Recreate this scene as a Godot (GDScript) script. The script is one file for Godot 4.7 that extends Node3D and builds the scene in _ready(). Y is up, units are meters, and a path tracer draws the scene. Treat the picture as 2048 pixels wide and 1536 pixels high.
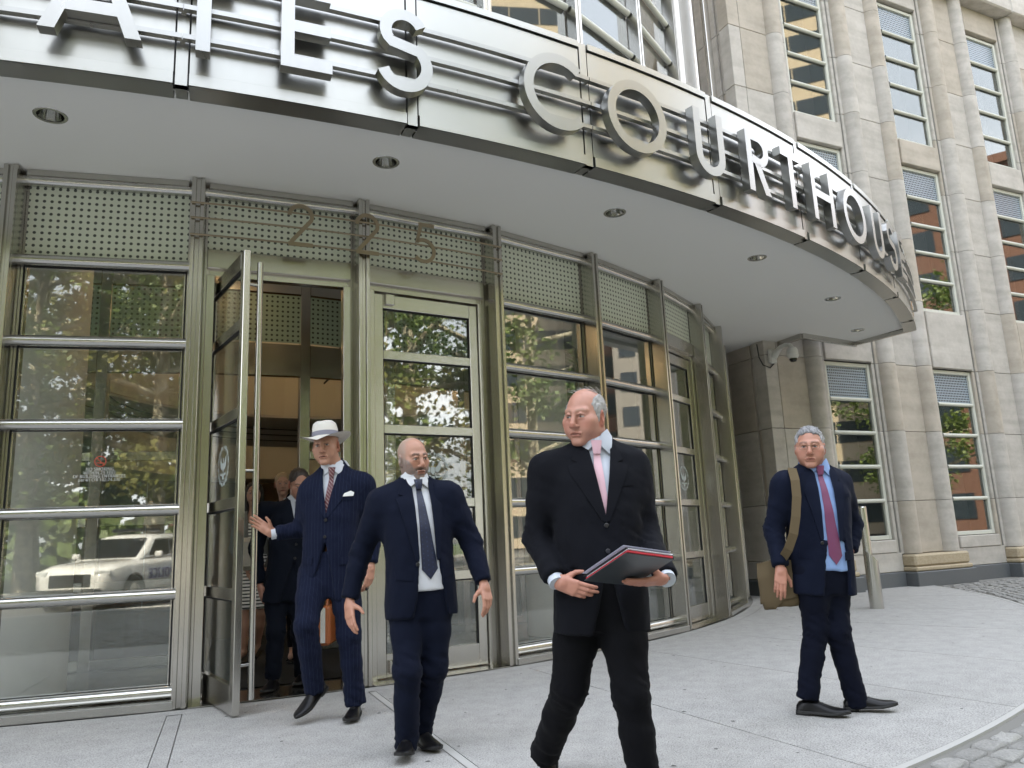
extends Node3D

const DC := Vector3(-5.65, 0, -14.84)      # centre of the round glazed bay
const CC := Vector3(-7.80, 0, -19.66)      # centre of the canopy arc
const CR := 16.24
const FR := Vector3(0.90108, 0, -0.43366)  # along the stone front
const FN := Vector3(0.43366, 0, 0.90108)   # out of the stone front
const FD := -9.35
const SOFFIT := 4.125
const STEP := 8.2

var M := {}
var names := {}
var rng := RandomNumberGenerator.new()

# ---------- mesh builder: faces are given counter-clockwise as seen from outside ----------
class MB:
	var v := PackedVector3Array()
	var n := PackedVector3Array()
	var uv := PackedVector2Array()
	var ix := PackedInt32Array()
	var col := PackedColorArray()
	func vert(p: Vector3, nn: Vector3, t := Vector2.ZERO) -> int:
		v.append(p); n.append(nn); uv.append(t)
		return v.size() - 1
	func face(a: int, b: int, c: int) -> void:
		ix.append(a); ix.append(c); ix.append(b)
	func tri(a: Vector3, b: Vector3, c: Vector3) -> void:
		var nn := (b - a).cross(c - a).normalized()
		var i := vert(a, nn); vert(b, nn); vert(c, nn)
		face(i, i + 1, i + 2)
	func quad(a: Vector3, b: Vector3, c: Vector3, d: Vector3, t0 := Vector2.ZERO, t1 := Vector2.ONE) -> void:
		var nn := (b - a).cross(d - a).normalized()
		if nn == Vector3.ZERO: nn = (c - a).cross(d - a).normalized()
		var i := vert(a, nn, Vector2(t0.x, t1.y)); vert(b, nn, t1); vert(c, nn, Vector2(t1.x, t0.y)); vert(d, nn, t0)
		face(i, i + 1, i + 2); face(i, i + 2, i + 3)
	func box(c: Vector3, s: Vector3, bs := Basis(), bev := 0.0) -> void:
		var h := s / 2
		if bev <= 0.0:
			for ax in 3:
				for sg in [-1.0, 1.0]:
					var nn := Vector3.ZERO; nn[ax] = sg
					var u := Vector3.ZERO; u[(ax + 1) % 3] = 1.0
					var w := nn.cross(u)
					var o := c + bs * (nn * h)
					var du := bs * (u * h); var dw := bs * (w * h)
					quad(o - du - dw, o + du - dw, o + du + dw, o - du + dw)
			return
		var b := minf(bev, minf(h.x, minf(h.y, h.z)) * 0.9)
		var g := h - Vector3(b, b, b)
		for ax in 3:
			for sg in [-1.0, 1.0]:
				var nn := Vector3.ZERO; nn[ax] = sg
				var u := Vector3.ZERO; u[(ax + 1) % 3] = 1.0
				var w := nn.cross(u)
				var o := c + bs * (nn * h)
				var du := bs * (u * g); var dw := bs * (w * g)
				quad(o - du - dw, o + du - dw, o + du + dw, o - du + dw)
		for ax in 3:
			var a1 := (ax + 1) % 3; var a2 := (ax + 2) % 3
			for s1 in [-1.0, 1.0]:
				for s2 in [-1.0, 1.0]:
					var e := Vector3.ZERO; e[ax] = g[ax]
					var p1 := Vector3.ZERO; p1[a1] = s1 * h[a1]; p1[a2] = s2 * g[a2]
					var p2 := Vector3.ZERO; p2[a1] = s1 * g[a1]; p2[a2] = s2 * h[a2]
					var q := [c + bs * (p1 - e), c + bs * (p1 + e), c + bs * (p2 + e), c + bs * (p2 - e)]
					var out := Vector3.ZERO; out[a1] = s1; out[a2] = s2
					if (q[1] - q[0]).cross(q[3] - q[0]).dot(bs * out) > 0.0: quad(q[0], q[1], q[2], q[3])
					else: quad(q[3], q[2], q[1], q[0])
		for sx in [-1.0, 1.0]:
			for sy in [-1.0, 1.0]:
				for sz in [-1.0, 1.0]:
					var a := c + bs * Vector3(sx * h.x, sy * g.y, sz * g.z)
					var bb := c + bs * Vector3(sx * g.x, sy * h.y, sz * g.z)
					var d := c + bs * Vector3(sx * g.x, sy * g.y, sz * h.z)
					if sx * sy * sz > 0.0: tri(a, bb, d)
					else: tri(a, d, bb)
	func span(lo: Vector3, hi: Vector3, bev := 0.0) -> void:
		box((lo + hi) / 2, hi - lo, Basis(), bev)
	func prism(poly: PackedVector2Array, z0: float, z1: float, xf := Transform3D()) -> void:
		var p := poly
		if Geometry2D.is_polygon_clockwise(p):
			p = poly.duplicate(); p.reverse()
		var t := Geometry2D.triangulate_polygon(p)
		for k in range(0, t.size(), 3):
			var a := p[t[k]]; var b := p[t[k + 1]]; var c := p[t[k + 2]]
			if (b - a).cross(c - a) < 0.0:
				var s := b; b = c; c = s
			tri(xf * Vector3(a.x, a.y, z1), xf * Vector3(b.x, b.y, z1), xf * Vector3(c.x, c.y, z1))
			tri(xf * Vector3(a.x, a.y, z0), xf * Vector3(c.x, c.y, z0), xf * Vector3(b.x, b.y, z0))
		for k in p.size():
			var a := p[k]; var b := p[(k + 1) % p.size()]
			quad(xf * Vector3(a.x, a.y, z0), xf * Vector3(b.x, b.y, z0), xf * Vector3(b.x, b.y, z1), xf * Vector3(a.x, a.y, z1))
	func tube(pts: Array, r, sides := 10, caps := true) -> void:
		var base := v.size()
		var prev := Vector3.ZERO
		for k in pts.size():
			var p: Vector3 = pts[k]
			var d: Vector3 = (pts[mini(k + 1, pts.size() - 1)] - pts[maxi(k - 1, 0)]).normalized()
			var u := prev - d * prev.dot(d)
			if u.length() < 0.01:
				u = d.cross(Vector3.UP) if absf(d.y) < 0.9 else d.cross(Vector3.RIGHT)
			u = u.normalized(); prev = u
			var w := d.cross(u)
			var rr: float = r[k] if r is Array else r
			for j in sides:
				var a := TAU * j / sides
				var nn := u * cos(a) + w * sin(a)
				vert(p + nn * rr, nn)
		for k in pts.size() - 1:
			for j in sides:
				var a := base + k * sides + j; var b := base + k * sides + (j + 1) % sides
				face(a, b, b + sides); face(a, b + sides, a + sides)
		if caps:
			for e in 2:
				var k := 0 if e == 0 else pts.size() - 1
				var d: Vector3 = (pts[0] - pts[1]).normalized() if e == 0 else (pts[k] - pts[k - 1]).normalized()
				var c := vert(pts[k], d)
				for j in sides: vert(v[base + k * sides + j], d)
				for j in sides:
					if e == 0: face(c, c + 1 + (j + 1) % sides, c + 1 + j)
					else: face(c, c + 1 + j, c + 1 + (j + 1) % sides)
	func lathe(prof: Array, seg := 20, xf := Transform3D()) -> void:
		for k in prof.size() - 1:
			var a: Vector2 = prof[k]; var b: Vector2 = prof[k + 1]
			var d := (b - a).normalized()
			var base := v.size()
			for j in seg + 1:
				var t := TAU * j / seg
				var e := Vector3(cos(t), 0, -sin(t))
				var nn := (xf.basis * (e * d.y - Vector3.UP * d.x)).normalized()
				vert(xf * (e * a.x + Vector3.UP * a.y), nn); vert(xf * (e * b.x + Vector3.UP * b.y), nn)
			for j in seg:
				var i := base + j * 2
				face(i, i + 2, i + 3); face(i, i + 3, i + 1)
	# closed loops of equal size, joined; each ring runs counter-clockwise seen from the end it starts at
	func loft(rings: Array, caps := true) -> void:
		var base := v.size(); var m: int = rings[0].size()
		for k in rings.size():
			for j in m: vert(rings[k][j], Vector3.ZERO)
		for k in rings.size() - 1:
			for j in m:
				var a := base + k * m + j; var b := base + k * m + (j + 1) % m
				face(a, b, b + m); face(a, b + m, a + m)
		smooth(base)
		if caps:
			for e in 2:
				var ring: PackedVector3Array = rings[0] if e == 0 else rings[-1]
				var c := Vector3.ZERO
				for p in ring: c += p
				c /= m
				for j in m:
					if e == 0: tri(c, ring[(j + 1) % m], ring[j])
					else: tri(c, ring[j], ring[(j + 1) % m])
	func smooth(from := 0) -> void:
		for k in range(from, n.size()): n[k] = Vector3.ZERO
		for k in range(0, ix.size(), 3):
			if ix[k] < from: continue
			var a := v[ix[k]]; var nn := (v[ix[k + 2]] - a).cross(v[ix[k + 1]] - a)
			for e in 3: n[ix[k + e]] += nn
		for k in range(from, n.size()): n[k] = n[k].normalized()
	func mesh(m: Material) -> ArrayMesh:
		var arr := []; arr.resize(Mesh.ARRAY_MAX)
		arr[Mesh.ARRAY_VERTEX] = v; arr[Mesh.ARRAY_NORMAL] = n; arr[Mesh.ARRAY_TEX_UV] = uv; arr[Mesh.ARRAY_INDEX] = ix
		if col.size() == v.size() and col.size() > 0: arr[Mesh.ARRAY_COLOR] = col
		var am := ArrayMesh.new()
		am.add_surface_from_arrays(Mesh.PRIMITIVE_TRIANGLES, arr)
		if m: am.surface_set_material(0, m)
		return am

# ---------- naming and placing ----------
func numbered(called: String) -> String:
	names[called] = names.get(called, 0) + 1
	return called if names[called] == 1 else "%s_%03d" % [called, names[called] - 1]

func tag(o: Node, label := "", category := "", group := "", kind := "") -> Node:
	if label: o.set_meta("label", label)
	if category: o.set_meta("category", category)
	if group: o.set_meta("group", group)
	if kind: o.set_meta("kind", kind)
	return o

func thing(called: String, at := Vector3.ZERO, label := "", category := "", group := "") -> Node3D:
	var o := Node3D.new()
	o.name = numbered(called); add_child(o); o.position = at
	tag(o, label, category, group)
	return o

func part(parent: Node3D, called: String, b: MB, m: Material, xf := Transform3D()) -> MeshInstance3D:
	return piece(parent, called, b.mesh(m), xf)

func piece(parent: Node3D, called: String, me: Mesh, xf := Transform3D()) -> MeshInstance3D:
	var o := MeshInstance3D.new()
	o.name = called if parent != self else numbered(called)
	o.mesh = me; o.transform = xf
	parent.add_child(o, true)
	return o

func struct(called: String, b: MB, m: Material) -> MeshInstance3D:
	var o := part(self, called, b, m)
	o.set_meta("kind", "structure")
	return o

# ---------- places ----------
func pol(r: float, deg: float, y := 0.0, c := DC) -> Vector3:
	var a := deg_to_rad(deg)
	return Vector3(c.x + r * cos(a), y, c.z + r * sin(a))

func bayframe(deg: float, r: float, y := 0.0, c := DC) -> Transform3D:
	var a := deg_to_rad(deg)
	return Transform3D(Basis(Vector3(sin(a), 0, -cos(a)), Vector3.UP, Vector3(cos(a), 0, sin(a))), pol(r, deg, y, c))

func front(s: float, y := 0.0, out := 0.0) -> Vector3:
	return FR * s + FN * (FD + out) + Vector3.UP * y

# ---------- materials ----------
func lin(r: float, g: float, b: float) -> Color:
	return Color(r, g, b).linear_to_srgb()

func noise_img(size: int, freq: float, oct: int, seed_: int, kind := FastNoiseLite.TYPE_SIMPLEX_SMOOTH, sx := 1.0) -> PackedFloat32Array:
	var f := FastNoiseLite.new()
	f.noise_type = kind; f.frequency = freq; f.seed = seed_
	f.fractal_octaves = oct
	var img: Image = f.get_seamless_image(size, int(size / sx) if sx != 1.0 else size)
	if sx != 1.0: img.resize(size, size, Image.INTERPOLATE_CUBIC)
	img.convert(Image.FORMAT_L8)
	var d := img.get_data(); var out := PackedFloat32Array(); out.resize(d.size())
	for k in d.size(): out[k] = d[k] / 255.0
	return out

func tex_rgb(size: int, f: Callable) -> ImageTexture:
	var d := PackedByteArray(); d.resize(size * size * 3)
	for k in size * size:
		var c: Color = f.call(k)
		d[k * 3] = clampi(int(c.r * 255), 0, 255); d[k * 3 + 1] = clampi(int(c.g * 255), 0, 255); d[k * 3 + 2] = clampi(int(c.b * 255), 0, 255)
	var img := Image.create_from_data(size, size, false, Image.FORMAT_RGB8, d)
	img.generate_mipmaps()
	return ImageTexture.create_from_image(img)

func tex_l(size: int, a: PackedFloat32Array, lo: float, hi: float) -> ImageTexture:
	var d := PackedByteArray(); d.resize(size * size)
	for k in size * size: d[k] = clampi(int(lerpf(lo, hi, a[k]) * 255), 0, 255)
	var img := Image.create_from_data(size, size, false, Image.FORMAT_L8, d)
	img.generate_mipmaps()
	return ImageTexture.create_from_image(img)

func mat(c: Color, rough := 0.6, metal := 0.0) -> StandardMaterial3D:
	var m := StandardMaterial3D.new()
	m.albedo_color = c; m.roughness = rough; m.metallic = metal
	return m

func tri_map(m: StandardMaterial3D, scale: float, world := true) -> StandardMaterial3D:
	m.uv1_triplanar = true; m.uv1_world_triplanar = world
	m.uv1_scale = Vector3.ONE * scale
	return m

func steel(c: Color, rl: float, rh: float, streak: ImageTexture, bump: ImageTexture, world := true) -> StandardMaterial3D:
	var m := mat(c, 1.0, 1.0)
	m.roughness_texture = streak; m.roughness_texture_channel = BaseMaterial3D.TEXTURE_CHANNEL_RED
	m.roughness = rh
	m.heightmap_enabled = true; m.heightmap_texture = bump; m.heightmap_scale = rl
	return tri_map(m, 0.9, world)

func materials() -> void:
	var n1 := noise_img(512, 0.012, 4, 3)
	var n2 := noise_img(512, 0.06, 4, 7)
	var n3 := noise_img(512, 0.25, 2, 11)
	var st := noise_img(512, 0.03, 4, 5, FastNoiseLite.TYPE_SIMPLEX_SMOOTH, 12.0)  # long horizontal streaks
	# stainless steel
	var streak_l := PackedFloat32Array(); streak_l.resize(512 * 512)
	for k in 512 * 512: streak_l[k] = clampf(0.75 * st[k] + 0.3 * n1[k], 0, 1)
	var streak := tex_l(512, streak_l, 0.78, 1.0)
	var wavy := tex_l(512, n1, 0.0, 1.0)
	M.fascia = steel(lin(0.45, 0.45, 0.43), 0.006, 0.36, streak, wavy)
	M.steel = steel(lin(0.54, 0.525, 0.49), 0.002, 0.25, streak, wavy)
	M.rail = steel(lin(0.56, 0.555, 0.53), 0.003, 0.26, streak, wavy)
	M.letter = steel(lin(0.39, 0.39, 0.38), 0.003, 0.33, streak, wavy)
	M.numeral = steel(lin(0.36, 0.30, 0.22), 0.003, 0.5, streak, wavy)
	M.mirror = mat(lin(0.72, 0.72, 0.70), 0.10, 1.0)
	M.dark_metal = mat(lin(0.03, 0.032, 0.032), 0.45)
	M.gasket = mat(lin(0.008, 0.008, 0.008), 0.7)
	# glass
	var g := mat(Color(0.5, 0.56, 0.53, 0.05), 0.0)
	g.transparency = BaseMaterial3D.TRANSPARENCY_ALPHA; g.metallic_specular = 0.5
	M.glass = g
	var gt := mat(Color(0.10, 0.13, 0.12, 0.45), 0.0)
	gt.transparency = BaseMaterial3D.TRANSPARENCY_ALPHA
	M.tint_glass = gt
	var one := Image.create(4, 4, false, Image.FORMAT_RGB8); one.fill(Color.WHITE)
	var gc := mat(Color(0.86, 0.88, 0.86, 0.20), 0.02, 1.0)      # reflective coating on the glass
	gc.transparency = BaseMaterial3D.TRANSPARENCY_ALPHA; gc.albedo_texture = ImageTexture.create_from_image(one)
	M.coat = gc
	# stone
	var stone := tex_rgb(512, func(k: int):
		var drip := st[(k % 512) * 512 + int(k / 512.0)]      # rain streaks run down the stone
		var a := n1[k] * 0.45 + n2[k] * 0.2 + n3[k] * 0.12 + drip * 0.3
		var t := clampf((a - 0.33) * 2.6, 0, 1)
		return lin(lerpf(0.41, 0.55, t), lerpf(0.385, 0.52, t), lerpf(0.35, 0.48, t)))
	var sb := tex_l(512, n2, 0, 1)
	for k in 4:
		var m := mat(Color.WHITE.darkened([0.0, 0.035, 0.07, 0.02][k]), 0.85)
		m.albedo_texture = stone; m.heightmap_enabled = true; m.heightmap_texture = sb; m.heightmap_scale = 0.15
		if k == 2: m.albedo_color = Color(0.95, 0.93, 0.90)
		M["stone%d" % k] = tri_map(m, [0.31, 0.37, 0.28, 0.43][k])
	var tan_t := tex_rgb(512, func(k: int):
		var y := int(k / 512.0)
		var band := 0.5 + 0.5 * sin((y + n1[k] * 190.0) * 0.09)
		var t := clampf(n2[k] * 0.5 + band * 0.5, 0, 1)
		return lin(lerpf(0.36, 0.47, t), lerpf(0.29, 0.40, t), lerpf(0.19, 0.29, t)))
	var tm := mat(Color.WHITE, 0.8); tm.albedo_texture = tan_t
	M.tan_stone = tri_map(tm, 0.8)
	var gran := tex_rgb(512, func(k: int):
		var t := clampf(n3[k] * 0.8 + n2[k] * 0.4 - 0.1, 0, 1)
		return lin(lerpf(0.07, 0.15, t), lerpf(0.08, 0.16, t), lerpf(0.085, 0.175, t)))
	var gm := mat(Color.WHITE, 0.5); gm.albedo_texture = gran
	M.granite = tri_map(gm, 1.3)
	# pavement
	var spots := noise_img(512, 0.09, 2, 91)
	for k in 3:
		var ph := k * 7919
		var conc := tex_rgb(512, func(i: int):
			var j: int = (i + ph) % (512 * 512)
			var a := n1[j] * 0.5 + n2[j] * 0.25
			var t := clampf(a * 1.35, 0, 1)
			var speck := n3[j] * 0.5 + n3[(j * 7 + 131) % (512 * 512)] * 0.5
			var v := lerpf(0.31, 0.43, t)
			if speck > 0.57: v *= 1.0 - minf((speck - 0.57) * 7.0, 0.5)
			if speck < 0.42: v *= 1.0 + (0.42 - speck) * 2.5
			if spots[j] > 0.80: v *= 0.86
			return lin(v, v * 0.985, v * 0.945))
		var cm := mat(Color.WHITE, 0.85); cm.albedo_texture = conc
		cm.heightmap_enabled = true; cm.heightmap_texture = tex_l(512, n3, 0, 1) if k == 0 else M.concrete0.heightmap_texture
		cm.heightmap_scale = 0.06
		M["concrete%d" % k] = tri_map(cm, 0.62 + 0.07 * k)
	M.joint = mat(lin(0.19, 0.185, 0.17), 0.95)
	M.kerb = tri_map(mat(lin(0.42, 0.415, 0.395), 0.8), 1.0)
	for k in 4:
		var cob := tex_rgb(256, func(i: int):
			var j: int = (int(i / 256.0) * 512 + i % 256 + k * 9001) % (512 * 512)
			var t := clampf(n2[j] * 0.7 + n3[j] * 0.5 - 0.1, 0, 1)
			var b: float = [0.30, 0.25, 0.34, 0.28][k]
			return lin(lerpf(b * 0.72, b * 1.25, t), lerpf(b * 0.71, b * 1.23, t), lerpf(b * 0.68, b * 1.15, t)))
		var c2 := mat(Color.WHITE, 0.8); c2.albedo_texture = cob
		c2.heightmap_enabled = true; c2.heightmap_texture = sb; c2.heightmap_scale = 0.6
		M["sett%d" % k] = tri_map(c2, 2.3)
	var asp := tex_rgb(512, func(k: int):
		var v := 0.045 + 0.03 * n3[k] + 0.02 * n1[k]
		return lin(v, v, v * 1.02))
	var am := mat(Color.WHITE, 0.9); am.albedo_texture = asp
	M.asphalt = tri_map(am, 0.4)
	# paint, wood, plaster
	M.soffit = mat(lin(0.76, 0.76, 0.735), 0.75)
	M.soffit.heightmap_enabled = true; M.soffit.heightmap_texture = wavy; M.soffit.heightmap_scale = 0.05
	tri_map(M.soffit, 0.5)
	M.white = mat(lin(0.72, 0.72, 0.68), 0.45)
	M.cream_frame = mat(lin(0.58, 0.59, 0.53), 0.45)
	M.plaster = tri_map(mat(lin(0.62, 0.62, 0.57), 0.6), 1.0)
	M.dark_wall = mat(lin(0.50, 0.49, 0.46), 0.8)
	var wood := tex_rgb(512, func(k: int):
		var x := k % 512
		var t := clampf(n1[(int(k / 4096.0) * 512 + x) % (512 * 512)] * 0.8 + 0.25 * n3[(x * 512 + int(k / 16384.0)) % (512 * 512)], 0, 1)
		return lin(lerpf(0.17, 0.28, t), lerpf(0.095, 0.165, t), lerpf(0.045, 0.085, t)))
	var wm := mat(Color.WHITE, 0.45); wm.albedo_texture = wood
	M.wood = tri_map(wm, 0.7)
	M.lobby_floor = mat(lin(0.10, 0.10, 0.095), 0.25)
	M.mat_rug = tri_map(mat(lin(0.008, 0.009, 0.010), 0.95), 1.0)
	M.lamp_glow = mat(lin(1, 0.85, 0.6), 0.5)
	M.lamp_glow.emission_enabled = true; M.lamp_glow.emission = Color(1, 0.84, 0.6); M.lamp_glow.emission_energy_multiplier = 1.0
	# dotted glass panels: print fired on the pane
	M.dots = mat(Color.WHITE, 0.35); M.dots.albedo_texture = dots_tex(96, 0.225, true, lin(0.60, 0.64, 0.55), lin(0.06, 0.07, 0.062)); M.dots.metallic_specular = 0.5
	M.dots_in = mat(Color(0.62, 0.70, 0.68), 0.4); M.dots_in.albedo_texture = M.dots.albedo_texture
	M.grid = mat(Color.WHITE, 0.25); M.grid.albedo_texture = dots_tex(64, 0.27, false, lin(0.30, 0.36, 0.42), lin(0.012, 0.014, 0.018))
	# nature
	var bark := tex_rgb(256, func(i: int):
		var j := (int(i / 256.0) * 512 + i % 256) % (512 * 512)
		var t := clampf((n1[j] - 0.45) * 6.0 + 0.5, 0, 1)
		var u := 0.8 + 0.4 * n2[j]
		return lin(lerpf(0.13, 0.42, t) * u, lerpf(0.105, 0.38, t) * u, lerpf(0.07, 0.28, t) * u))
	var bm := mat(Color.WHITE, 0.9); bm.albedo_texture = bark
	M.bark = tri_map(bm, 0.7)
	for k in 3:
		var lm := mat([lin(0.11, 0.165, 0.035), lin(0.14, 0.19, 0.04), lin(0.18, 0.18, 0.045)][k], 0.55)
		lm.backlight_enabled = true; lm.backlight = [lin(0.30, 0.42, 0.06), lin(0.36, 0.45, 0.08), lin(0.45, 0.42, 0.08)][k]
		lm.vertex_color_use_as_albedo = true
		M["leaf%d" % k] = lm
	M.grass = mat(lin(0.05, 0.075, 0.02), 0.95)

func dots_tex(px: int, r: float, round_: bool, base: Color, dot: Color) -> ImageTexture:
	return tex_rgb(px, func(k: int):
		var x := (k % px + 0.5) / px - 0.5; var y := (int(float(k) / px) + 0.5) / px - 0.5
		var d := sqrt(x * x + y * y) if round_ else maxf(absf(x), absf(y))
		return dot.lerp(base, smoothstep(r - 0.03, r + 0.03, d)))

func setup() -> void:
	var cam := Camera3D.new()
	cam.name = "camera"
	cam.projection = Camera3D.PROJECTION_PERSPECTIVE
	cam.fov = rad_to_deg(2.0 * atan(768.0 / 1534.3)); cam.near = 0.05; cam.far = 600.0
	cam.transform = Transform3D(Basis(Vector3.RIGHT, 0.195346) * Basis(Vector3.BACK, -0.043217), Vector3(0, 1.12, 0))
	add_child(cam)
	cam.current = true
	var we := WorldEnvironment.new()
	we.name = "environment"
	var env := Environment.new()
	env.background_mode = Environment.BG_SKY
	env.tonemap_mode = Environment.TONE_MAPPER_LINEAR
	env.tonemap_exposure = 4.6
	env.sdfgi_enabled = true; env.ssao_enabled = true; env.ssil_enabled = true
	var ps := ProceduralSkyMaterial.new()
	ps.sky_top_color = Color(0.80, 0.83, 0.885); ps.sky_horizon_color = Color(0.72, 0.725, 0.715)
	ps.sky_curve = 0.25; ps.sky_energy_multiplier = 1.0
	ps.ground_bottom_color = Color(0.35, 0.34, 0.32); ps.ground_horizon_color = Color(0.62, 0.64, 0.66)
	ps.sun_angle_max = 1.0
	ps.sky_cover = clouds(); ps.sky_cover_modulate = Color(0.75, 0.75, 0.75)
	var sky := Sky.new(); sky.sky_material = ps
	env.sky = sky; env.background_energy_multiplier = 1.0
	we.environment = env
	add_child(we)
	var sun := DirectionalLight3D.new()
	sun.name = "sun"
	var az := FN.rotated(Vector3.UP, deg_to_rad(24.0))
	var el := deg_to_rad(52.0)
	var d := az * cos(el) - Vector3.UP * sin(el)
	sun.transform = Transform3D(Basis.looking_at(d, Vector3.UP), Vector3(0, 30, 0))
	sun.light_energy = 1.6; sun.light_color = Color(1.0, 0.95, 0.86); sun.light_angular_distance = 0.5
	sun.shadow_enabled = true
	add_child(sun)

func clouds() -> ImageTexture:
	var f := FastNoiseLite.new(); f.seed = 21; f.frequency = 0.9; f.fractal_octaves = 5; f.noise_type = FastNoiseLite.TYPE_SIMPLEX_SMOOTH
	var w := 512; var h := 256
	var img := Image.create(w, h, false, Image.FORMAT_RGBA8)
	for y in h:
		for x in w:
			var th := PI * (y + 0.5) / h; var ph := TAU * x / w
			var p := Vector3(sin(th) * cos(ph), cos(th) * 1.6, sin(th) * sin(ph)) * 1.7
			var v := f.get_noise_3dv(p)
			var a := smoothstep(-0.12, 0.35, v)
			if th > PI * 0.5: a = 0.0
			img.set_pixel(x, y, Color(a, a, a, a))
	return ImageTexture.create_from_image(img)

func edge_r(deg: float) -> float:
	return lerpf(12.62, 13.27, clampf(deg, -10.0, 75.0) / 56.0)

func plaza() -> void:
	# one sheet to the horizon, the sidewalk bed under the slabs
	var g := MB.new()
	g.quad(Vector3(-260, -0.16, 260), Vector3(260, -0.16, 260), Vector3(260, -0.16, -260), Vector3(-260, -0.16, -260))
	struct("ground", g, M.asphalt)
	var bed := MB.new()
	bed.span(Vector3(-40, -0.15, -40), Vector3(45, -0.014, 5.6))
	struct("sidewalk_bed", bed, M.joint)
	# concrete apron: wedges between joints that fan out from the bay
	var pav := Node3D.new(); pav.name = "pavement"; add_child(pav); pav.set_meta("kind", "structure")
	var inner := [104.0, 95.5, 87.1, 78.9, 70.75, 62.6, 54.2, 46.3, 38.3, 29.9, 21.6, 13.0, 5.0, -3.0, -11.0]
	var outer := [103.5, 95.1, 86.7, 78.6, 70.45, 63.75, 56.75, 49.4, 42.3, 33.4, 24.6, 15.5, 7.0, -1.0, -9.0]
	var gap := 0.004
	var two := {4: 0.052, 5: 0.03}
	for k in inner.size() - 1:
		var b := MB.new()
		var i0: float = inner[k]; var i1: float = inner[k + 1]; var o0: float = outer[k]; var o1: float = outer[k + 1]
		var g0: float = two.get(k, gap); var g1: float = two.get(k + 1, gap)
		var n := 8
		var r0 := 9.73
		var prev := []
		for j in n + 1:
			var t := float(j) / n
			var ai := lerpf(i0 - rad_to_deg(g0 / 9.7), i1 + rad_to_deg(g1 / 9.7), t)
			var ao := lerpf(o0 - rad_to_deg(g0 / 13.2), o1 + rad_to_deg(g1 / 13.2), t)
			var row := [pol(r0, ai), pol(edge_r(ao) - 0.045, ao)]
			if j > 0:
				b.quad(prev[0], prev[1], row[1], row[0])
				b.quad(prev[1] - Vector3(0, .014, 0), row[1] - Vector3(0, .014, 0), row[1], prev[1])
				b.quad(row[0] - Vector3(0, .014, 0), prev[0] - Vector3(0, .014, 0), prev[0], row[0])
			else:
				b.quad(row[1] - Vector3(0, .014, 0), row[1], row[0], row[0] - Vector3(0, .014, 0))
			if j == n: b.quad(row[0] - Vector3(0, .014, 0), row[0], row[1], row[1] - Vector3(0, .014, 0))
			prev = row
		part(pav, "slab", b, M["concrete%d" % (k % 3)])
		# strip between the pair of grooves in front of the two door mullions
		if two.has(k):
			var s := MB.new()
			var w: float = two[k] - 0.006
			var a := pol(r0 + .02, i0 + rad_to_deg(w / 9.7)); var c := pol(r0 + .02, i0 - rad_to_deg(w / 9.7))
			var d := pol(edge_r(o0) - .06, o0 - rad_to_deg(w / 13.2)); var e := pol(edge_r(o0) - .06, o0 + rad_to_deg(w / 13.2))
			s.quad(a, e, d, c)
			part(pav, "joint_strip", s, M.kerb if k == 5 else M.concrete1)
		# edging: pale kerb outside, narrow band at the foot of the glass
		var ks := MB.new(); var ib := MB.new()
		for j in 6:
			var t0 := j / 6.0; var t1 := (j + 1) / 6.0
			var a0 := lerpf(o0, o1, t0); var a1 := lerpf(o0, o1, t1)
			ks.quad(pol(edge_r(a0) - .04, a0, .002), pol(edge_r(a0), a0, .002), pol(edge_r(a1), a1, .002), pol(edge_r(a1) - .04, a1, .002))
			ks.quad(pol(edge_r(a0), a0, -.03), pol(edge_r(a1), a1, -.03), pol(edge_r(a1), a1, .002), pol(edge_r(a0), a0, .002))
			var b0 := lerpf(i0, i1, t0); var b1 := lerpf(i0, i1, t1)
			ib.quad(pol(9.565, b0, -.001), pol(9.722, b0, -.001), pol(9.722, b1, -.001), pol(9.565, b1, -.001))
		part(pav, "edging", ks, M.kerb)
		part(pav, "band", ib, M.concrete2)
	# stains and gum on the slabs
	var rg := RandomNumberGenerator.new(); rg.seed = 5
	var gm := MB.new()
	for k in 150:
		var r := rg.randf_range(9.8, 13.0); var a := rg.randf_range(2.0, 75.0)
		var rad := rg.randf_range(0.006, 0.017); var c := pol(r, a, 0.0022)
		var ring := []
		for j in 7: ring.append(c + Vector3(cos(TAU * j / 7), 0, -sin(TAU * j / 7)) * rad * rg.randf_range(0.6, 1.2))
		for j in 7: gm.tri(c, ring[j], ring[(j + 1) % 7])
	var go := part(self, "gum_spots", gm, mat(lin(0.09, 0.09, 0.088), 0.9))
	tag(go, "small dark gum and dirt spots on the concrete apron", "gum spots", "", "stuff")
	setts()
	# street behind the camera
	var kb := MB.new(); kb.span(Vector3(-45, -0.15, 5.6), Vector3(45, 0.0, 5.78), 0.02)
	struct("kerb", kb, M.kerb)
	var fk := MB.new(); fk.span(Vector3(-45, -0.15, 17.0), Vector3(45, 0.0, 17.2), 0.02)
	struct("far_kerb", fk, M.kerb)
	var park := MB.new(); park.span(Vector3(-120, -0.15, 17.2), Vector3(120, 0.01, 130))
	struct("park_lawn", park, M.grass)

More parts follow.
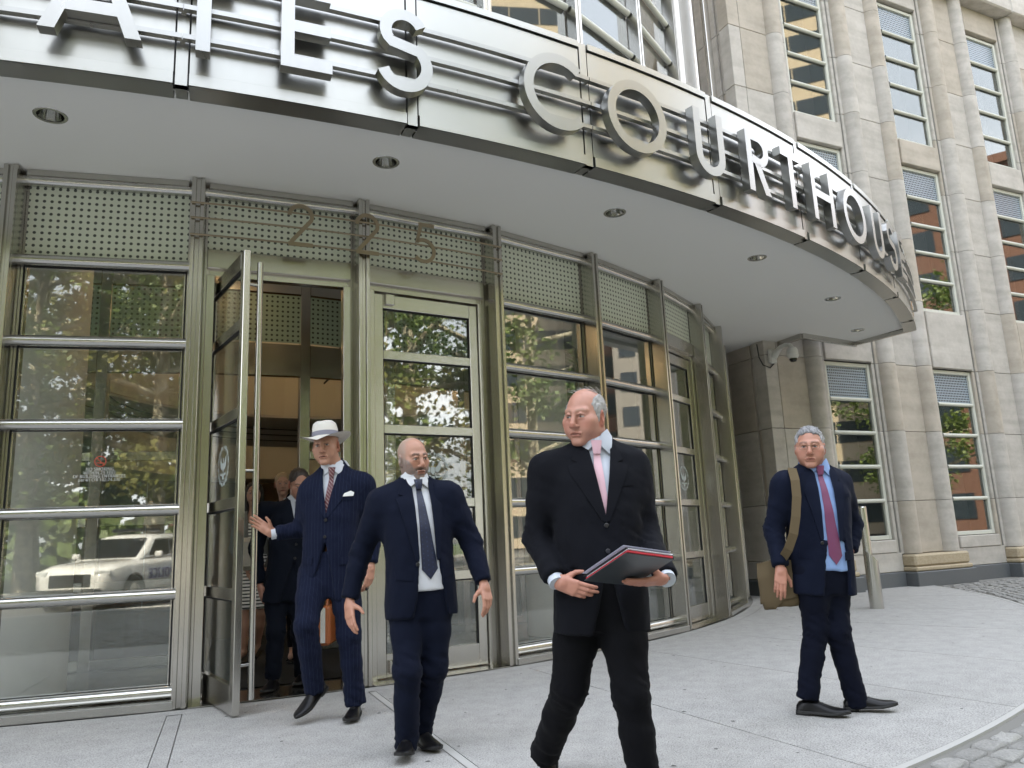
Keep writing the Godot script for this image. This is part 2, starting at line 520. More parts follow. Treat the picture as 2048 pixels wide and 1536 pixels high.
func setts() -> void:
	var node := Node3D.new(); node.name = "cobbled_paving"; add_child(node); node.set_meta("kind", "structure")
	var rg := RandomNumberGenerator.new(); rg.seed = 77
	var shapes := []
	for k in 10:
		var b := MB.new()
		var rings := []
		var lx := 0.098 * rg.randf_range(0.92, 1.04); var lz := 0.056 * rg.randf_range(0.9, 1.03)
		var offs := []
		for j in 12: offs.append(rg.randf_range(-0.006, 0.006))
		for lv in [[-0.03, 1.0], [-0.002, 1.0], [0.011, 0.93], [0.017, 0.72]]:
			var ring := PackedVector3Array()
			for j in 12:
				var a := TAU * j / 12
				var ca := cos(a); var sa := sin(a)
				var px: float = signf(ca) * pow(absf(ca), 0.35) * (lx * lv[1] + offs[j]); var pz: float = signf(sa) * pow(absf(sa), 0.35) * (lz * lv[1] + offs[j])
				ring.append(Vector3(px, lv[0] + (rg.randf_range(-0.004, 0.004) if lv[0] > 0.005 else 0.0), -pz))
			rings.append(ring)
		b.loft(rings, false)
		var c := Vector3(0, 0.018, 0)
		for j in 12: b.tri(c, rings[3][j], rings[3][(j + 1) % 12])
		b.smooth(0)
		shapes.append(b)
	var meshes := []
	for k in 10: meshes.append(shapes[k].mesh(M["sett%d" % (k % 4)]))
	# rows follow the kerb: arcs outside the apron
	var placed := []
	for row in 95:
		var r := 12.7 + row * 0.128
		var off := rg.randf() * 2.0
		var step := rad_to_deg(0.212 / (r))
		var k := 0
		var a := -9.0 + off * step
		while a < 92.0:
			a += step
			var rr := r + rg.randf_range(-.008, .008)
			if rr - 0.07 < edge_r(a): continue
			var p := pol(rr, a, 0.0)
			if p.dot(FN) - FD < 0.42 or p.z > 2.4 or p.x > 15.0: continue
			k += 1
			var q := Transform3D(Basis(Vector3.UP, -deg_to_rad(a) + PI / 2 + rg.randf_range(-.03, .03)).scaled(Vector3(1, 1, 1)), p - Vector3(0, rg.randf_range(0.008, 0.02), 0))
			var v := Vector3(p.x, -1.12, p.z)
			var fwd := -p.z
			var inview := fwd > 0.6 and p.x / maxf(fwd, 0.1) < 0.72 and p.x > -0.6 * fwd
			placed.append([q, (1.0 if inview else 0.0) / (v.length_squared()), rg.randi() % 10])
	placed.sort_custom(func(x, y): return x[1] > y[1])
	for k in mini(300, placed.size()):
		piece(node, "sett", meshes[placed[k][2]], placed[k][0])
	var rest := MB.new()
	for k in range(300, placed.size()):
		var s: MB = shapes[placed[k][2]]
		var base := rest.v.size(); var xf: Transform3D = placed[k][0]
		rest.v.append_array(xf * s.v)
		for q in s.n: rest.n.append(xf.basis * q)
		rest.uv.append_array(s.uv)
		for i in s.ix: rest.ix.append(base + i)
	var o := part(node, "farther_setts", rest, M.sett1)
	o.set_meta("kind", "stuff")

# ---------- stone front ----------
func arc_prism(b: MB, c: Vector3, rad: float, y0: float, y1: float, seg := 12, flat := true) -> void:
	# half-round shaft standing on the stone front, round side out
	var pr := []
	for j in seg + 1:
		var a := PI * j / seg
		pr.append(FR * (cos(a) * -rad) + FN * (sin(a) * rad))
	for j in seg:
		var i := b.v.size()
		b.vert(c + pr[j] + Vector3.UP * y0, pr[j].normalized()); b.vert(c + pr[j + 1] + Vector3.UP * y0, pr[j + 1].normalized())
		b.vert(c + pr[j + 1] + Vector3.UP * y1, pr[j + 1].normalized()); b.vert(c + pr[j] + Vector3.UP * y1, pr[j].normalized())
		b.face(i, i + 1, i + 2); b.face(i, i + 2, i + 3)
		if flat:
			b.tri(c + Vector3.UP * y1, c + pr[j] + Vector3.UP * y1, c + pr[j + 1] + Vector3.UP * y1)
			b.tri(c + Vector3.UP * y0, c + pr[j + 1] + Vector3.UP * y0, c + pr[j] + Vector3.UP * y0)

func stone_box(b: MB, s0: float, s1: float, y0: float, y1: float, o0: float, o1: float, bev := 0.006) -> void:
	b.box(FR * ((s0 + s1) / 2) + FN * (FD + (o0 + o1) / 2) + Vector3.UP * ((y0 + y1) / 2), Vector3(s1 - s0, y1 - y0, o1 - o0), Basis(FR, Vector3.UP, FN), bev)

func courthouse() -> void:
	var t := thing("courthouse", Vector3.ZERO, "pale limestone courthouse front with half-round shafts between tall gridded windows", "building")
	var Y := [0.53, 1.43, 2.66, 3.89, 5.13, 6.37, 7.60, 8.83, 10.05, 11.31, 12.45]
	var j := 0.004
	var count := 0
	var R := RandomNumberGenerator.new(); R.seed = 9
	# core walls behind the cladding, the tall mass that shades the plaza
	var core := MB.new()
	for seg in [[9.3, 10.50], [11.78, 13.30], [14.58, 16.10], [17.38, 18.90], [20.18, 21.7], [22.98, 26.0]]:
		stone_box(core, seg[0], seg[1], -.1, 12.6, -.6, -.034, 0)
	for k in 5:
		for sp in [[-.1, .76], [3.94, 4.99], [8.12, 8.58], [11.86, 12.6]]:
			stone_box(core, 10.50 + 2.8 * k, 11.78 + 2.8 * k, sp[0], sp[1], -.6, -.13, 0)
	part(t, "backing_wall", core, M.joint)
	var mass := MB.new()
	stone_box(mass, 9.0, 26.0, -.1, 19.0, -12.0, -3.2, 0)
	stone_box(mass, -26.0, -6.4, -.1, 19.0, -12.0, -0.05, 0)
	stone_box(mass, 9.3, 26.0, 13.4, 19.0, -3.2, -0.3, 0)
	stone_box(mass, -6.4, 9.2, 17.0, 19.0, -12.0, -1.6, 0)
	part(t, "upper_mass", mass, M.stone1)
	for k in 5:
		var fl := MB.new()
		for yy in [4.3, 8.2, 12.2]: stone_box(fl, 9.3, 26.0, yy, yy + .2, -3.2, -.62, 0)
		if k == 0: part(t, "floor_slab", fl, M.dark_wall)
	# blocks
	for k in range(-1, 5):
		var s0 := 2.8 * k
		for c in Y.size() - 1:
			var y0: float = Y[c] + j; var y1: float = Y[c + 1] - j
			# flat panel right of the window, between two shafts
			var pan := MB.new()
			var p0 := s0 + 12.18; var p1 := s0 + 12.88
			if k == -1:
				p0 = 9.424; p1 = 10.08
				var cor := MB.new(); stone_box(cor, 9.15, 9.416, y0, y1, -.25, 0.0)
				part(t, "stone_block", cor, M["stone%d" % (R.randi() % 4)])
			stone_box(pan, p0, p1, y0, y1, -.03, 0.0)
			part(t, "stone_block", pan, M["stone%d" % (R.randi() % 4)])
			for cx in [12.04, 13.02]:
				if k == -1 and cx < 12.5: continue
				var sh := MB.new()
				arc_prism(sh, front(s0 + cx, 0, -.02), 0.175, y0, y1)
				part(t, "shaft_drum", sh, M["stone%d" % (R.randi() % 4)])
			if k >= 0:
				for jb in [[10.385, 10.47], [10.478, 10.56], [11.712, 11.79], [11.798, 11.875]]:
					var jm := MB.new()
					var near_open: bool = jb[0] > 10.47 and jb[1] < 11.80
					stone_box(jm, s0 + jb[0], s0 + jb[1], y0, y1, -.16, (-.045 if near_open else -.02))
					part(t, "jamb_stone", jm, M["stone%d" % (R.randi() % 4)])
		# pier base: granite plinth, moulded tan course
		var pl := MB.new()
		var b0 := s0 + 11.80; var b1 := s0 + 13.26
		if k == -1:
			b0 = 9.05; b1 = 10.46
		stone_box(pl, b0 - .04, b1 + .04, -.02, .235, -.1, .27, .012)
		part(t, "plinth", pl, M.granite)
		var tb := MB.new()
		stone_box(tb, b0, b1, .24, .315, -.1, .24, .02)
		stone_box(tb, b0 + .02, b1 - .02, .32, .522, -.1, .215, .03)
		part(t, "pier_base", tb, M.tan_stone)
		if k < 0: continue
		var w0 := s0 + 10.566; var w1 := s0 + 11.706
		var ap := MB.new(); stone_box(ap, w0 - .1, w1 + .1, .244, .555, -.13, -.02); part(t, "stone_block", ap, M["stone%d" % (R.randi() % 4)])
		var si := MB.new(); stone_box(si, w0 - .0, w1 + .0, .562, .775, -.13, -.01, .012); part(t, "sill", si, M["stone%d" % (R.randi() % 4)])
		var gp := MB.new(); stone_box(gp, s0 + 10.51, s0 + 11.75, -.02, .236, -.13, .05, .008); part(t, "plinth", gp, M.granite)
		for sp in [[3.91, 5.02], [8.10, 8.62], [11.84, 12.44]]:
			var sb := MB.new(); stone_box(sb, w0 - .004, w1 + .004, sp[0], sp[1], -.13, -.008, .01)
			part(t, "spandrel_stone", sb, M["stone%d" % (R.randi() % 4)])
	# cornice above the third row
	for k in 7:
		var co := MB.new(); var a := 15.45 - 6.3 + k * 2.1
		stone_box(co, a + .004, a + 2.096, 12.456, 13.4, -.5, .30, .03)
		part(t, "cornice_stone", co, M["stone%d" % (k % 4)])
	# end wall turning back to the glazed bay
	var Yr := [0.24, 0.53, 1.43, 2.66, 3.89, 5.13, 6.37, 7.60, 8.83, 10.05, 11.31, 12.45]
	var rb := Basis(FN, Vector3.UP, -FR)
	for c in Yr.size() - 1:
		for q in [[-.36, -.262], [-.9, -.368], [-1.55, -.908], [-2.4, -1.558], [-4.6, -2.408], [-7.5, -4.608]]:
			var b := MB.new()
			var thin: bool = q[0] > -.4
			b.box(front(9.15 + (.16 if thin else .135), (Yr[c] + Yr[c + 1]) / 2, (q[0] + q[1]) / 2), Vector3(q[1] - q[0], Yr[c + 1] - Yr[c] - .008, .22), rb, .006)
			part(t, "stone_block", b, M["stone%d" % (R.randi() % 4)])
	var rp := MB.new(); rp.box(front(9.2, .11, -1.15), Vector3(2.3, .25, .3), rb, .01); part(t, "plinth", rp, M.granite)
	stone_windows(t)

func stone_windows(t: Node3D) -> void:
	var w := 1.14; var x0 := -w / 2; var x1 := w / 2
	for fl in [[.785, 3.885, 5], [5.03, 8.08, 5], [8.63, 11.80, 5]]:
		var y0: float = fl[0]; var y1: float = fl[1]; var n: int = fl[2]
		var fr := MB.new()
		var f := .07
		fr.span(Vector3(x0, y0, -.04), Vector3(x0 + f, y1, .03), .006); fr.span(Vector3(x1 - f, y0, -.04), Vector3(x1, y1, .03), .006)
		fr.span(Vector3(x0 + f, y0, -.04), Vector3(x1 - f, y0 + f, .028), .006); fr.span(Vector3(x0 + f, y1 - f, -.04), Vector3(x1 - f, y1, .028), .006)
		var h := (y1 - y0 - f * 2) / n
		var pane := MB.new(); pane.span(Vector3(x0 + f, .0, -.02), Vector3(x1 - f, h - .0, -.012))
		var coat := MB.new(); coat.quad(Vector3(x0 + f, 0, -.009), Vector3(x1 - f, 0, -.009), Vector3(x1 - f, h, -.009), Vector3(x0 + f, h, -.009)); var cm := coat.mesh(M.coat)
		var screen := MB.new(); screen.quad(Vector3(x0 + f, 0, -.008), Vector3(x1 - f, 0, -.008), Vector3(x1 - f, h, -.008), Vector3(x0 + f, h, -.008), Vector2.ZERO, Vector2(22, 12))
		var rail := MB.new()
		rail.tube([Vector3(x0 + f, 0, .018), Vector3(x1 - f, 0, .018)], .035, 12, false)
		rail.span(Vector3(x0 + f, -.02, -.03), Vector3(x1 - f, .02, .018))
		var room := MB.new()
		room.quad(Vector3(x0 - .1, y0 - .1, -.5), Vector3(x1 + .1, y0 - .1, -.5), Vector3(x1 + .1, y1 + .1, -.5), Vector3(x0 - .1, y1 + .1, -.5))
		room.quad(Vector3(x0, y0, -.04), Vector3(x1, y0, -.04), Vector3(x1, y0, -.5), Vector3(x0, y0, -.5))
		var fm := fr.mesh(M.cream_frame); var pm := pane.mesh(M.tint_glass); var sm := screen.mesh(M.grid); var rm := rail.mesh(M.cream_frame); var bm := room.mesh(M.dark_wall)
		for k in 5:
			var o := Node3D.new(); o.name = "window"
			t.add_child(o, true)
			o.transform = Transform3D(Basis(FR, Vector3.UP, FN), front(11.136 + 2.8 * k, 0, -.12))
			piece(o, "frame", fm); piece(o, "room_back", bm)  # back wall and floor of the room, one plain mid grey
			for i in n:
				var at := Vector3(0, y0 + f + h * i, 0)
				if i < n - 1:
					piece(o, "pane", pm, Transform3D(Basis(), at)); piece(o, "pane_coating", cm, Transform3D(Basis(), at))
				else: piece(o, "dotted_pane", sm, Transform3D(Basis(), at))
				if i > 0: piece(o, "rail", rm, Transform3D(Basis(), at))

# ---------- glazed bay ----------
const RAILS := [0.105, 0.80, 1.43, 2.09, 2.74, 3.39, 4.05]

func mang(i: float) -> float:
	return 78.9 - STEP * i

func glazing() -> void:
	var t := thing("entrance_glazing", Vector3.ZERO, "curved stainless steel and glass entrance wall with vertical fins and round rails", "glass wall")
	# fins
	var fin := MB.new()
	var H := SOFFIT - .006
	for s in [-1, 1]:
		fin.span(Vector3(s * .033 - .016, .0, -.24), Vector3(s * .033 + .016, H, 0.0), .003)
		fin.span(Vector3(s * .0495 - .0015, .0, -.245), Vector3(s * .0495 + .0015, H, -.03))
	fin.span(Vector3(-.016, .0, -.23), Vector3(.016, H, -.022))
	var fmesh := fin.mesh(M.steel)
	var mid := MB.new(); mid.span(Vector3(-.0155, .004, -.0215), Vector3(.0155, H - .004, -.02))
	for i in range(-2, 9):
		var o := piece(t, "mullion", fmesh, bayframe(mang(i), 9.54))
		# frame stops on both sides at the glass line
		var st := MB.new()
		for s in [-1, 1]: st.span(Vector3(s * .075 - .0235, 0, -.25), Vector3(s * .075 + .0235, H, -.19), .003)
		part(t, "glazing_stop", st, M.steel, bayframe(mang(i), 9.54))
	var hw := 0.595
	# meshes shared by all bays (bay frame at the glass line, r = 9.33)
	var railm := MB.new()
	railm.tube([Vector3(-hw - .03, 0, .048), Vector3(hw + .03, 0, .048)], .043, 16, false)
	railm.span(Vector3(-hw, -.03, -.02), Vector3(hw, .03, .04))
	var rail_mesh := railm.mesh(M.rail)
	var dp := MB.new()
	dp.quad(Vector3(-hw, 3.43, .0), Vector3(hw, 3.43, .0), Vector3(hw, 4.02, .0), Vector3(-hw, 4.02, .0), Vector2(.5, 0.3), Vector2(22.5, 11.3))
	dp.quad(Vector3(hw, 3.43, -.012), Vector3(-hw, 3.43, -.012), Vector3(-hw, 4.02, -.012), Vector3(hw, 4.02, -.012))
	var dmesh := dp.mesh(M.dots)
	var head := MB.new(); head.span(Vector3(-hw, 4.075, -.03), Vector3(hw, SOFFIT - .004, .10))
	var hmesh := head.mesh(M.steel)
	for i in range(-2, 8):
		var bf := bayframe(mang(i) - STEP / 2, 9.335)
		var door: bool = i in [1, 2, 5]
		piece(t, "head_panel", hmesh, bf)
		piece(t, "rail", rail_mesh, bf.translated_local(Vector3(0, 4.05, 0)))
		if i < 7: piece(t, "dotted_panel", dmesh, bf)
		if i == 7:
			var ep := MB.new(); ep.span(Vector3(-hw, 0, -.03), Vector3(hw, 4.0, .0)); part(t, "end_panel", ep, M.steel, bf)
			continue
		if door:
			var tr := MB.new(); tr.span(Vector3(-hw, 3.40, -.10), Vector3(hw, 3.565, .035), .006)
			tr.span(Vector3(-hw, 3.345, -.09), Vector3(hw, 3.398, -.01))
			part(t, "transom", tr, M.steel, bf)
			var jm := MB.new()
			for s in [-1, 1]: jm.span(Vector3(s * .562 - .033, 0, -.10), Vector3(s * .562 + .033, 3.345, .02), .004)
			part(t, "door_frame", jm, M.steel, bf)
			var sl := MB.new(); sl.span(Vector3(-.62, -.004, -.26), Vector3(.62, .007, .2)); part(t, "threshold", sl, M.steel, bf)
			continue
		for k in RAILS.size() - 1: piece(t, "rail", rail_mesh, bf.translated_local(Vector3(0, RAILS[k], 0)))
		var ba := MB.new(); ba.span(Vector3(-hw - .05, .0, .0), Vector3(hw + .05, .058, .20), .004); part(t, "base_plate", ba, M.rail, bf)
		for k in RAILS.size() - 2:
			var y0: float = RAILS[k] + .03; var y1: float = RAILS[k + 1] - .03
			var pa := MB.new(); pa.span(Vector3(-hw, y0, -.008), Vector3(hw, y1, -.002)); var po := part(t, "pane", pa, M.glass, bf)
			var cs := MB.new(); cs.quad(Vector3(-hw, y0, -.011), Vector3(hw, y0, -.011), Vector3(hw, y1, -.011), Vector3(-hw, y1, -.011)); part(t, "pane_coating", cs, M.coat, bf)
			var ga := MB.new()
			for s in [-1, 1]: ga.span(Vector3(s * (hw - .006) - .006, y0, -.018), Vector3(s * (hw - .006) + .006, y1, .003))
			ga.span(Vector3(-hw + .012, y1 - .014, -.018), Vector3(hw - .012, y1, .003))
			ga.span(Vector3(-hw + .012, y0, -.018), Vector3(hw - .012, y0 + .010, .003))
			part(t, "gasket", ga, M.gasket, bf)
	upper_bay()
	doors()
	house_number()
	pane_notice()

func upper_bay() -> void:
	var t := thing("upper_bay", Vector3.ZERO, "curved glass bay rising above the steel canopy with slim steel fins", "glass wall")
	var fin := MB.new()
	for s in [-1, 1]: fin.span(Vector3(s * .033 - .016, 5.2, -.24), Vector3(s * .033 + .016, 17.0, 0), .003)
	fin.span(Vector3(-.016, 5.2, -.23), Vector3(.016, 17.0, -.022))
	var fm := fin.mesh(M.steel)
	var hw := .60
	var rail := MB.new(); rail.tube([Vector3(-hw, 0, .04), Vector3(hw, 0, .04)], .04, 12, false)
	var rm := rail.mesh(M.cream_frame)
	var pane := MB.new(); pane.span(Vector3(-hw, .02, -.01), Vector3(hw, .60, 0))
	var pm := pane.mesh(M.tint_glass)
	var coat := MB.new(); coat.quad(Vector3(-hw, .02, .003), Vector3(hw, .02, .003), Vector3(hw, .6, .003), Vector3(-hw, .6, .003)); var cm := coat.mesh(M.coat)
	for i in range(-3, 9): piece(t, "mullion", fm, bayframe(mang(i), 9.54))
	for i in range(-3, 8):
		var bf := bayframe(mang(i) - STEP / 2, 9.36)
		if i >= 6:
			var c := MB.new(); c.span(Vector3(-hw, 5.2, -.05), Vector3(hw, 17.0, .0)); part(t, "steel_panel", c, M.steel, bf)
			continue
		for k in 19:
			piece(t, "pane", pm, bf.translated_local(Vector3(0, 5.33 + k * .62, 0))); piece(t, "pane_coating", cm, bf.translated_local(Vector3(0, 5.33 + k * .62, 0)))
			piece(t, "rail", rm, bf.translated_local(Vector3(0, 5.33 + k * .62, 0)))
	var back := MB.new()
	for i in range(-3, 8):
		var a := pol(8.2, mang(i), 0); var b := pol(8.2, mang(i + 1), 0)
		back.quad(a + Vector3.UP * 5.2, b + Vector3.UP * 5.2, b + Vector3.UP * 17.0, a + Vector3.UP * 17.0)
		back.quad(a + Vector3.UP * 17.0, b + Vector3.UP * 17.0, pol(9.6, mang(i + 1), 17.0), pol(9.6, mang(i), 17.0))
	part(t, "inner_wall", back, M.dark_wall)
	# folded steel rain channel in the corner beside the bay
	var g := thing("rain_channel", Vector3.ZERO, "thin steel rain channel with a kinked foot in the corner above the canopy", "drain pipe")
	var p0 := front(8.95, 7.4, -.35)
	var u := MB.new(); u.box(p0 + Vector3.UP * 2.9, Vector3(.12, 5.8, .1), Basis(FR, Vector3.UP, FN), .01); part(g, "channel", u, M.steel)
	var f := MB.new(); f.box(p0 + FN * .08 - Vector3.UP * .02, Vector3(.16, .06, .3), Basis(FR, Vector3.UP, FN), .01); part(g, "bracket", f, M.rail)
	var l := MB.new(); l.tube([p0 + FN * .2, p0 + FN * .02 - FR * .12 - Vector3.UP * 1.1], .022, 8); part(g, "strut", l, M.steel)

func door_leaf(called: String, xf: Transform3D, label: String, hinge_right: bool, handle: bool, seal: bool) -> Node3D:
	# leaf frame: x from 0 (hinge edge) to 1.05 (free edge), outside face towards +z
	var o := thing(called, Vector3.ZERO, label, "door", "entrance doors")
	o.transform = xf
	var w := 1.05; var h := 3.32; var st := .085
	var bars := MB.new()
	bars.span(Vector3(0, .015, -.025), Vector3(st, h, .025), .004); bars.span(Vector3(w - st, .015, -.025), Vector3(w, h, .025), .004)
	part(o, "stile", bars, M.steel)
	var br := MB.new(); br.span(Vector3(st, .015, -.024), Vector3(w - st, .20, .024), .004); part(o, "bottom_rail", br, M.steel)
	var tr := MB.new(); tr.span(Vector3(st, h - .13, -.024), Vector3(w - st, h, .024), .004); part(o, "top_rail", tr, M.steel)
	var ys := [.20, .80, 1.44, 2.09, 2.76, h - .13]
	var mu := MB.new(); mu.span(Vector3(st, -.04, -.022), Vector3(w - st, .04, .022), .004); var mm := mu.mesh(M.rail)
	for k in 5:
		var y0: float = ys[k] + (.04 if k > 0 else .0); var y1: float = ys[k + 1] - (.04 if k < 4 else .0)
		var pa := MB.new(); pa.span(Vector3(st, y0, -.003), Vector3(w - st, y1, .003)); part(o, "pane", pa, M.glass)
		var cs := MB.new(); cs.quad(Vector3(st, y0, -.005), Vector3(w - st, y0, -.005), Vector3(w - st, y1, -.005), Vector3(st, y1, -.005)); part(o, "pane_coating", cs, M.coat)
		var ga := MB.new()
		ga.span(Vector3(st, y0, -.01), Vector3(st + .01, y1, .012)); ga.span(Vector3(w - st - .01, y0, -.01), Vector3(w - st, y1, .012))
		ga.span(Vector3(st + .01, y1 - .012, -.01), Vector3(w - st - .01, y1, .012))
		part(o, "gasket", ga, M.gasket)
		if k > 0: piece(o, "muntin", mm, Transform3D(Basis(), Vector3(0, ys[k], 0)))
	if handle:
		var hd := MB.new(); var hx := w - .055
		hd.tube([Vector3(hx, .12, .095), Vector3(hx, 3.16, .095)], .022, 14)
		for y in [.35, 1.62, 2.98]: hd.tube([Vector3(hx, y, .02), Vector3(hx, y, .09)], .011, 8)
		part(o, "pull_handle", hd, M.rail)
	for y in [.1, h - .05]:
		var pv := MB.new(); pv.span(Vector3(.10, y - .05, .02), Vector3(.19, y + .05, .055), .006); part(o, "pivot", pv, M.steel)
	if seal:
		var s := MB.new()
		seal_mesh(s, Vector3(w / 2 + .03, 1.74, .0055), .15)
		part(o, "eagle_seal", s, M.frost)
	return o

func seal_mesh(s: MB, c: Vector3, r: float) -> void:
	# round emblem etched on the pane: two rings of lettering ticks and an eagle with shield
	for k in 44:
		var a := TAU * k / 44
		if k % 11 == 0: continue
		var d := Vector3(cos(a), sin(a), 0); var e := Vector3(-sin(a), cos(a), 0)
		var hh := r * (.055 + .03 * ((k * 7) % 3))
		s.quad(c + d * r * .88 - e * hh * .6, c + d * r * .88 + e * hh * .6, c + d * (r * .88 + hh * 1.6) + e * hh * .6, c + d * (r * .88 + hh * 1.6) - e * hh * .6)
	for q in [[.80, .82], [.985, 1.0]]:
		for k in 40:
			var a := TAU * k / 40; var b := TAU * (k + 1) / 40
			var d := Vector3(cos(a), sin(a), 0) * r; var e := Vector3(cos(b), sin(b), 0) * r
			s.quad(c + d * q[0], c + d * q[1], c + e * q[1], c + e * q[0])
	var P := func(pts): 
		var poly := PackedVector2Array()
		for p in pts: poly.append(Vector2(p[0] * r, p[1] * r))
		s.prism(poly, 0, .0006, Transform3D(Basis(), c))
	P.call([[-.13, -.2], [0, -.36], [.13, -.2], [.13, .14], [-.13, .14]])
	P.call([[-.06, .17], [.05, .17], [.07, .3], [.15, .33], [.04, .40], [-.06, .34]])
	for sg in [-1.0, 1.0]:
		P.call([[sg * .16, .1], [sg * .3, .2], [sg * .5, .52], [sg * .56, .22], [sg * .48, -.05], [sg * .3, -.2], [sg * .16, -.14]])
		P.call([[sg * .1, -.34], [sg * .4, -.42], [sg * .52, -.3], [sg * .5, -.48], [sg * .2, -.52]])
	P.call([[-.1, -.42], [.1, -.42], [.16, -.66], [0, -.72], [-.16, -.66]])

func doors() -> void:
	M.frost = mat(lin(0.42, 0.47, 0.47), 0.6)
	# closed door right of the open one
	var b2 := bayframe(mang(2) - STEP / 2, 9.335)
	var flip := Basis(Vector3(-1, 0, 0), Vector3.UP, Vector3(0, 0, -1))
	door_leaf("entrance_door", b2 * Transform3D(Basis(), Vector3(-.525, 0, -.03)), "closed glass entrance door with an etched eagle seal behind the bearded man", true, false, true)
	var b5 := bayframe(mang(5) - STEP / 2, 9.335)
	door_leaf("entrance_door", b5 * Transform3D(Basis(), Vector3(-.525, 0, -.03)), "closed glass entrance door at the far right end of the curved wall", true, false, true)
	# open door: from its hinge edge inside to the free edge out on the pavement
	var hinge := Vector3(-2.55, 0, -6.32); var free := Vector3(-1.945, 0, -5.46)
	var ax := (free - hinge).normalized()
	var az := ax.cross(Vector3.UP)
	# outside face looks towards the left of the opening
	var bs := Basis(ax, Vector3.UP, -ax.cross(Vector3.UP) * -1.0)
	bs = Basis(ax, Vector3.UP, ax.cross(Vector3.UP))
	door_leaf("entrance_door", Transform3D(bs, hinge), "open glass entrance door standing out over the pavement, tall tubular pull handle", false, false, true)
	var dn := get_node("entrance_door_002")
	var hd := MB.new(); var hx := 1.05 - .03; var side := -1.0
	var wz := .105 * side
	hd.tube([Vector3(hx, .10, wz), Vector3(hx, 3.24, wz)], .0225, 14)
	for y in [.33, 1.66, 3.06]: hd.tube([Vector3(hx, y, .02 * side), Vector3(hx, y, .1 * side)], .012, 8)
	part(dn, "pull_handle", hd, M.rail)

func house_number() -> void:
	var t := thing("house_number", Vector3.ZERO, "steel numerals 225 strung on three thin wires above the open door", "house number")
	for y in [3.615, 3.76, 3.89]:
		var pts := []
		for k in 17: pts.append(pol(9.556, lerpf(71.0, 54.1, k / 16.0), y))
		var b := MB.new(); b.tube(pts, .0085, 8); part(t, "wire", b, M.numeral)
	var w := .034
	for d in [["2", 65.85], ["2", 62.42], ["5", 59.2]]:
		var b := MB.new(); glyph(b, d[0], .38, w, .012)
		var o := part(t, "numeral", b, M.numeral, bayframe(d[1], 9.575, 3.585))

func pane_notice() -> void:
	var t := thing("no_smoking_notice", Vector3.ZERO, "no smoking notice with red symbol lettered on the entrance pane", "notice")
	var bf := bayframe(mang(0) - STEP / 2, 9.335)
	var red := mat(lin(0.45, 0.06, 0.03), 0.6); var wh := mat(lin(0.62, 0.62, 0.6), 0.6)
	var b := MB.new(); var c := Vector3(.035, 1.812, .0015)
	for k in 32:
		var a := TAU * k / 32; var e := TAU * (k + 1) / 32
		b.quad(c + Vector3(cos(a), sin(a), 0) * .036, c + Vector3(cos(a), sin(a), 0) * .042, c + Vector3(cos(e), sin(e), 0) * .042, c + Vector3(cos(e), sin(e), 0) * .036)
	var bs := Basis(Vector3.BACK, deg_to_rad(-45))
	b.box(c + Vector3(0, 0, .0002), Vector3(.072, .006, .0004), bs)
	b.box(c + Vector3(-.004, -.012, 0), Vector3(.04, .007, .0002)); b.box(c + Vector3(.022, -.012, 0), Vector3(.006, .007, .0002))
	part(t, "symbol", b, red, bf)
	var font := SystemFont.new(); font.font_names = PackedStringArray(["Droid Sans"])
	var lines := ["NO SMOKING", "WITHIN 25 FEET", "OF BUILDING ENTRANCES", "per 41 CFR 102-74.330"]
	for k in 4:
		var tm := TextMesh.new(); tm.text = lines[k]; tm.font = font; tm.font_size = 32; tm.pixel_size = .00098 if k < 3 else .0009; tm.depth = .0004
		tm.material = wh
		piece(t, "line", tm, bf * Transform3D(Basis(), Vector3(.035, 1.752 - k * .027, .0016)))

